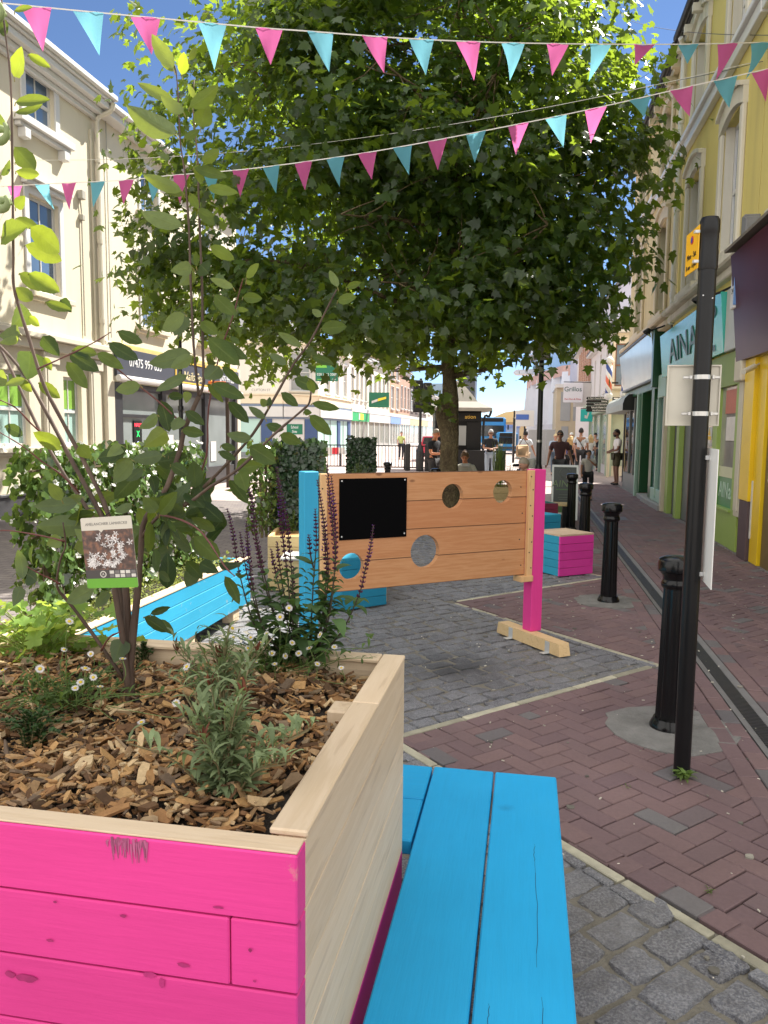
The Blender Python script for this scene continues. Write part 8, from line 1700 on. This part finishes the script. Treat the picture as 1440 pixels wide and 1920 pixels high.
    if cap:
        g = MB(); v = []; f = []
        for i in range(7):
            for j in range(16): ph = 2*PI*j/16; th = 1.35*i/6; v.append(HP((math.sin(th)*math.sin(ph)*.089, -math.sin(th)*math.cos(ph)*.110+.004, math.cos(th)*.13)))
        for i in range(6):
            for j in range(16): f.append((i*16+j, (i+1)*16+j, (i+1)*16+(j+1) % 16, i*16+(j+1) % 16))
        g.add(v, f); kk = [(.07*math.sin(a), -.10-.075*math.cos(a)*(1), .032) for a in np.linspace(-1.3, 1.3, 9)]; pl_ = [HP((.075*math.sin(a), -.085-.09*math.cos(a), .030)) for a in np.linspace(-1.35, 1.35, 9)]; g.prism(pl_, (0, 0, 0), (0, 0, .008)); g.build('cap', cap, o, True)
    def garment(name, keys, ed, mat, root=0, lev=1):
        n2 = []; ix = {}
        for k, p, r in keys: ix[k] = len(n2); n2.append((W(p), (r[0]*s, r[1]*s) if isinstance(r, tuple) else r*s))
        v, f = skinmesh(n2, [(ix[a], ix[b]) for a, b in ed], root, lev); g = MB(); g.add(v, f); return g.build(name, mat, o, True)
    def lerp(a, b, t_): return tuple(Vector(a).lerp(Vector(b), t_))
    if top or dress:
        K = [('pel', lerp(J['pel'], J['sp'], .05 if not seated else .2), (.155, .12)), ('sp', J['sp'], (.142, .11)), ('ch', (J['ch'][0], J['ch'][1], J['ch'][2]+.03), (.168, .122)), ('nk', lerp(J['ch'], J['nk'], .86), .076)]; E_ = [('pel', 'sp'), ('sp', 'ch'), ('ch', 'nk')]
        for sg in (1, -1):
            if sleeves == 'none': continue
            K.append((('sh', sg), (J['sh', sg][0]*.97, J['sh', sg][1], J['sh', sg][2]+.016), .083)); E_.append(('ch', ('sh', sg)))
            if sleeves == 'short': K.append((('el', sg), lerp(J['sh', sg], J['el', sg], .72), .062)); E_.append((('sh', sg), ('el', sg)))
            else: K.append((('el', sg), J['el', sg], .055)); K.append((('wr', sg), lerp(J['el', sg], J['wr', sg], .9), .042)); E_ += [(('sh', sg), ('el', sg)), (('el', sg), ('wr', sg))]
        if dress: K += [('hem', (0, 0, .62), (.19, .16))]; E_ += [('pel', 'hem')]
        garment('dress' if dress else 'shirt', K, E_, dress or top, 1)
    if bottom:
        K = [('pel', J['pel'], (.148, .118))]; E_ = []
        for sg in (1, -1):
            K.append((('hp', sg), J['hp', sg], .105)); E_.append(('pel', ('hp', sg)))
            if legs == 'long': K += [(('kn', sg), J['kn', sg], .075), (('an', sg), lerp(J['kn', sg], J['an', sg], .93), .058)]; E_ += [(('hp', sg), ('kn', sg)), (('kn', sg), ('an', sg))]
            else: K += [(('kn', sg), lerp(J['hp', sg], J['kn', sg], .88), .092)]; E_ += [(('hp', sg), ('kn', sg))]
        garment('trousers' if legs == 'long' else 'shorts', K, E_, bottom)
    for sg in (1, -1):
        a = J['an', sg]; K = [('h', (a[0], a[1]+.03, .045), .045), ('m', (a[0]*1.03, a[1]-.06, .042), (.046, .04)), ('t', (J['to', sg][0], J['to', sg][1]-.03, .034), (.04, .03))]; garment('shoe', K, [('h', 'm'), ('m', 't')], plain('shoe_%d' % int(shoes[0]*99), shoes, .6, .1, 9))
    if bag:
        g = MB(); g.tube([W((.14, -.02, 1.44)), W((.05, .135, 1.30)), W((-.1, .14, 1.05)), W((-.18, .05, .92))], .013*s, 5); c = W((-.2, .07, .9)); g.box(c, (.2*s, .09*s, .16*s), A, .02); g.build('bag', bag, o)
    return o
C_ = clothm
person(1049, 20.3, 1.72, -6, 'man in maroon tee and sunglasses walking towards us behind the green sign', SK2, C_('maroon', (.07, .028, .035)), C_('dark_shorts', (.05, .05, .06)), (.06, .05, .045), glasses=True, legs='short', step=.12, armsL=((-.26, .02, 1.14), (-.30, .04, .92)), arms=((.25, .04, 1.14), (.33, .0, .92)))
person(1104, 19.6, 1.24, 0, 'child in a pale grey tee, hand at mouth, above the close bollard pair', SK2, C_('pale_grey', (.46, .44, .42)), C_('black', (.012, .012, .014)), (.025, .018, .015), legs='short', arms=((.24, -.03, 1.20), (.07, -.16, 1.36)), step=.1)
person(1164, 25.9, 1.80, -78, 'bearded man in white tee and olive shorts by the barber shop door', SK3, C_('white', (.70, .68, .66)), C_('olive', (.055, .05, .025)), (.015, .012, .012), legs='short', glasses=True, beard=True, arms=((.22, -.05, 1.12), (.12, -.22, 1.06)), armsL=((-.22, -.03, 1.12), (-.10, -.22, 1.06)), x=2.86)
person(1070, 32.8, 1.70, 172, 'man from behind in navy tee, bright blue shorts and white cap', SK1, C_('navy', (.022, .026, .04)), C_('bright_blue', (.015, .07, .42)), legs='short', cap=C_('cap_white', (.72, .72, .72)), shoes=(.7, .7, .7))
person(1088, 29.5, 1.86, 175, 'tall dark haired man from behind, white shirt and black cross body bag', SK2, C_('white2', (.62, .66, .72)), C_('charcoal', (.035, .035, .04)), (.015, .012, .012), bag=C_('black', (.012, .012, .014)))
person(1069, 28.3, 1.56, 150, 'woman with wavy blonde hair in a black top in front of the tall man', SK1, C_('black', (.012, .012, .014)), C_('black', (.012, .012, .014)), (.52, .34, .14), 'long', 'none', female=True)
person(1106, 33.5, 1.62, 178, 'long blonde haired woman in a white top between tall man and blue shorts', SK1, C_('white', (.70, .68, .66)), C_('jeans_pale', (.30, .36, .44)), (.60, .42, .20), 'long', female=True)
person(1115, 35.5, 1.70, 170, 'man in a dark cap mostly hidden behind the blonde woman', SK1, C_('navy', (.022, .026, .04)), C_('charcoal', (.035, .035, .04)), cap=C_('black', (.012, .012, .014)), sleeves='long')
person(1146, 32.0, 1.66, 160, 'woman in a tan dress half hidden by the finger post', SK1, dress=C_('tan', (.46, .27, .18)), hair=(.10, .06, .035), hairL='long', female=True)
person(1154, 33.5, 1.60, 140, 'person in a lilac top behind the tan dress near the shop corner', SK1, C_('lilac', (.45, .40, .62)), C_('pale_pink', (.55, .38, .36)), (.2, .12, .06), 'long', female=True)
person(1040, 31, 1.64, 20, 'person in a pale straw hat and blue top behind the maroon tee man', SK1, C_('sky', (.35, .45, .6)), C_('jeans', (.10, .14, .2)), (.4, .3, .2), cap=C_('straw', (.62, .5, .3)))
person(984, 27, 1.74, 168, 'woman with a dark top knot and white tee, back to us', SK2, C_('white2', (.62, .66, .72)), C_('beige_skirt', (.55, .46, .36)), (.012, .010, .010), female=True, bun=True, armsL=((-.26, .0, 1.15), (-.30, -.12, .98)))
c = onY(979, 855, 26.8); o = thing('shoulder_bag', (c.x, 26.7, .95), 'tan shoulder bag hanging on the back of the top knot woman', 'bag'); m = MB(); m.box((c.x, 26.68, 1.05), (.42, .16, .40), .3, .06); m.build('body', C_('bag_tan', (.50, .34, .20)), o, True); m = MB(); m.tube([(c.x-.12, 26.72, 1.22), (c.x+.02, 26.80, 1.48), (c.x+.2, 26.74, 1.24)], .015, 5); m.build('strap', C_('bag_strap', (.12, .07, .04)), o)
person(919, 26.0, 1.76, 8, 'grey haired man in navy tee and pale jeans checking a phone near the bus', SK2, C_('navy2', (.014, .016, .022)), C_('jeans_pale', (.30, .36, .44)), (.42, .42, .42), glasses=True, headdown=.7, arms=((.23, -.04, 1.14), (.05, -.27, 1.12)), armsL=((-.23, -.04, 1.14), (-.05, -.27, 1.12)))
person(814, 19.5, 1.72, 60, 'person in a dark top half hidden by the trunk, holding a phone out', plain('skin_orange', (.62, .24, .12), .5, .1, 9), C_('navy2', (.014, .016, .022)), C_('charcoal', (.035, .035, .04)), (.3, .25, .2), headdown=.5, arms=((.25, -.08, 1.12), (.16, -.32, 1.10)), armsL=((-.24, -.08, 1.12), (-.12, -.34, 1.12)))  # more orange skin than the others
person(873, 16.0, 1.70, 0, 'woman in a grey cardigan sitting by the trunk and eating with both hands', plain('skin_orange', (.62, .24, .12), .5, .1, 9), C_('cardigan', (.50, .48, .42)), C_('jeans', (.10, .14, .2)), (.16, .09, .045), 'tied', 'long', seated=True, headdown=.9, arms=((.27, -.08, 1.12), (.05, -.26, 1.22)), armsL=((-.27, -.08, 1.12), (-.05, -.26, 1.22)), female=True, z0=.02)
person(1000, 13.6, 1.66, -55, 'older grey haired person sitting in profile behind the right end of the board', SK1, C_('mauve_grey', (.17, .13, .13)), C_('charcoal', (.035, .035, .04)), (.30, .26, .20), 'short', 'short', seated=True, headdown=.8, arms=((.22, -.1, 1.14), (.10, -.28, 1.16)))
person(752, 46, 1.70, 30, 'pedestrian with a pale green top far off by the orange shop front', SK1, C_('hi_vis', (.5, .6, .2)), C_('navy', (.022, .026, .04)), (.02, .02, .02))
for i, (px, y, lab) in enumerate(((873, 16.05, 'slatted bench under the seated woman beside the trunk'), (996, 13.7, 'slatted bench under the older seated person'))):
    x = onY(px, 860, y).x; o = thing('bench', (x, y, 0), lab, 'bench'); m = MB()
    for k in range(4): m.b2((x-.7, y-.22+k*.12, .39), (x+.7, y-.12+k*.12, .425), .004, 0, rng.random())
    m.build('seat', M_oak, o)
    for u in (-.6, .6):
        m = MB(); m.b2((x+u-.04, y-.2, 0), (x+u+.04, y+.24, .388), .006); m.build('leg', M_gut, o)
c = onY(873, 862, 15.7); o = thing('food_wrap', (c.x, 15.68, 1.0), 'white paper food wrap held by the seated woman', 'food'); m = MB(); m.box((c.x, 15.67, onY(873, 872, 15.7).z), (.17, .09, .07), .2, .02); m.build('paper', M_white, o)
# ================================================================ BUNTING AND WIRES
M_fp = leafmat('flag_pink', (.62, .13, .36), (.85, .20, .50), .08, .7, .5, .1); M_fb = leafmat('flag_blue', (.14, .42, .55), (.25, .62, .75), .08, .7, .5, .1); M_tape = plain('tape_white', (.68, .66, .62), .7, .1, 20)
def bunting(pix, L0, R0, flags, label, fw, fh, first):
    """pix: the line of the string; L0, R0: two points fixing the upright plane it hangs in"""
    h_ = Vector((R0.x-L0.x, R0.y-L0.y, 0)).normalized(); nq = Vector((-h_.y, h_.x, 0)); E0 = Vector((0, 0, CAM_H))
    def onp(px, py): d = _ray(px, py); return E0+d*((L0-E0).dot(nq)/d.dot(nq))
    C = crom([onp(*p) for p in pix], 12); acc = [0.0]
    for i in range(1, len(C)): acc.append(acc[-1]+(C[i]-C[i-1]).length)
    def at(s): i = max(1, min(len(C)-1, int(np.searchsorted(acc, s)))); k = (s-acc[i-1])/max(1e-6, acc[i]-acc[i-1]); return C[i-1].lerp(C[i], k)
    o = thing('bunting', C[0], label, 'bunting', 'strings of bunting across the street'); m = MB()
    for i in range(len(C)-1): a, b = C[i], C[i+1]; m.prism([a, b, b-Vector((0, 0, .014)), a-Vector((0, 0, .014))], (0, 0, 0), (.0, .002, 0))
    m.build('tape', M_tape, o)
    def proj(p): q = p-E0; return 720+1442*q.dot(_r)/q.dot(_f)
    ts = np.linspace(0, acc[-1], 1500); xs = np.array([proj(at(t_)) for t_ in ts])
    for i, px in enumerate(flags):
        t_ = float(ts[int(np.argmin(np.abs(xs-px)))]); a, b = at(t_-fw/2), at(t_+fw/2); sk = r7.uniform(-.12, .12); bl = r7.uniform(-.10, .16); fl_ = fh*(.5 if px in (1207, 1290, 1200) else r7.uniform(.92, 1.04)); curl = r7.uniform(-.6, .9); L = LF(); N = 6; v = []
        for r_ in range(N+1):
            f = r_/N
            for c in range(-2, 3): u = c/2*(1-f)*.5; v.append(a.lerp(b, .5+u)+Vector((0, 0, -.012-fl_*f))+h_*sk*f+nq*(bl*f*f+.018*math.sin(c*1.4+f*4+i)*(1-f)+curl*.03*f*f))
        L.v = v; L.f = [(r_*5+c, (r_+1)*5+c, (r_+1)*5+c+1, r_*5+c+1) for r_ in range(N) for c in range(4)]; L.r = [r7.uniform(.3, .7)]*len(L.f); L.build('flag', M_fp if (i+first) % 2 == 0 else M_fb, o)
    return o
bunting([(-330, -20), (-150, -8), (0, 4), (110, 15), (247, 28), (333, 36), (480, 50), (577, 57), (767, 71), (960, 79), (1193, 82), (1325, 81), (1440, 78)], onY(0, 4, 7.4), onX(1440, 78, 2.93), [-140, -35, 68, 165, 272, 398, 505, 600, 702, 790, 878, 963, 1046, 1126, 1207, 1290, 1365, 1428], 'near string of pink and blue bunting along the top of the view', .30, .40, 0)
bunting([(-30, 351), (33, 347), (130, 342), (233, 337), (320, 328), (480, 314), (700, 283), (960, 234), (1137, 197), (1297, 160), (1440, 128)], onX(-30, 351, -9.36), onX(1440, 128, 2.93), [28, 80, 130, 183, 236, 290, 340, 398, 452, 508, 568, 629, 688, 755, 821, 893, 972, 1043, 1117, 1200, 1277, 1360, 1432], 'farther string of pink and blue bunting rising to the right', .29, .40, 0)
M_wire = plain('wire', (.05, .05, .05), .5, .1, 3); M_wirew = plain('wire_pale', (.6, .6, .55), .5, .1, 3)
def wire(name, A, B, sag, lab, mat, r=.006):
    A, B = Vector(A), Vector(B); o = MB(); o.tube([A.lerp(B, t_)-Vector((0, 0, sag*4*t_*(1-t_))) for t_ in np.linspace(0, 1, 25)], r, 4); tag(o.build(name, mat, loc=A), lab, 'cable')
wire('overhead_wire', onX(60, 300, -9.35), onX(1420, 115, 2.9), .35, 'thin pale wire crossing through the tree between the two buntings', M_wirew, .0045)
wire('overhead_wire', onX(1440, 66, 2.9), onY(1180, 38, 24), .1, 'dark wire crossing the sky above the right hand gutter', M_wire)
wire('overhead_wire', onX(1245, 115, 2.75), onY(1155, 168, 30), .1, 'dark wire running down from the right hand gutter to the tree', M_wire); wire('overhead_wire', onX(1430, 115, 2.9), onY(1150, 158, 26), .12, 'lower dark wire crossing towards the tree from the yellow house', M_wire)
wire('far_wire', onY(700, 690, 90), onY(1010, 680, 70), .2, 'far wire over the street above the kiosk roof', M_wire, .012)
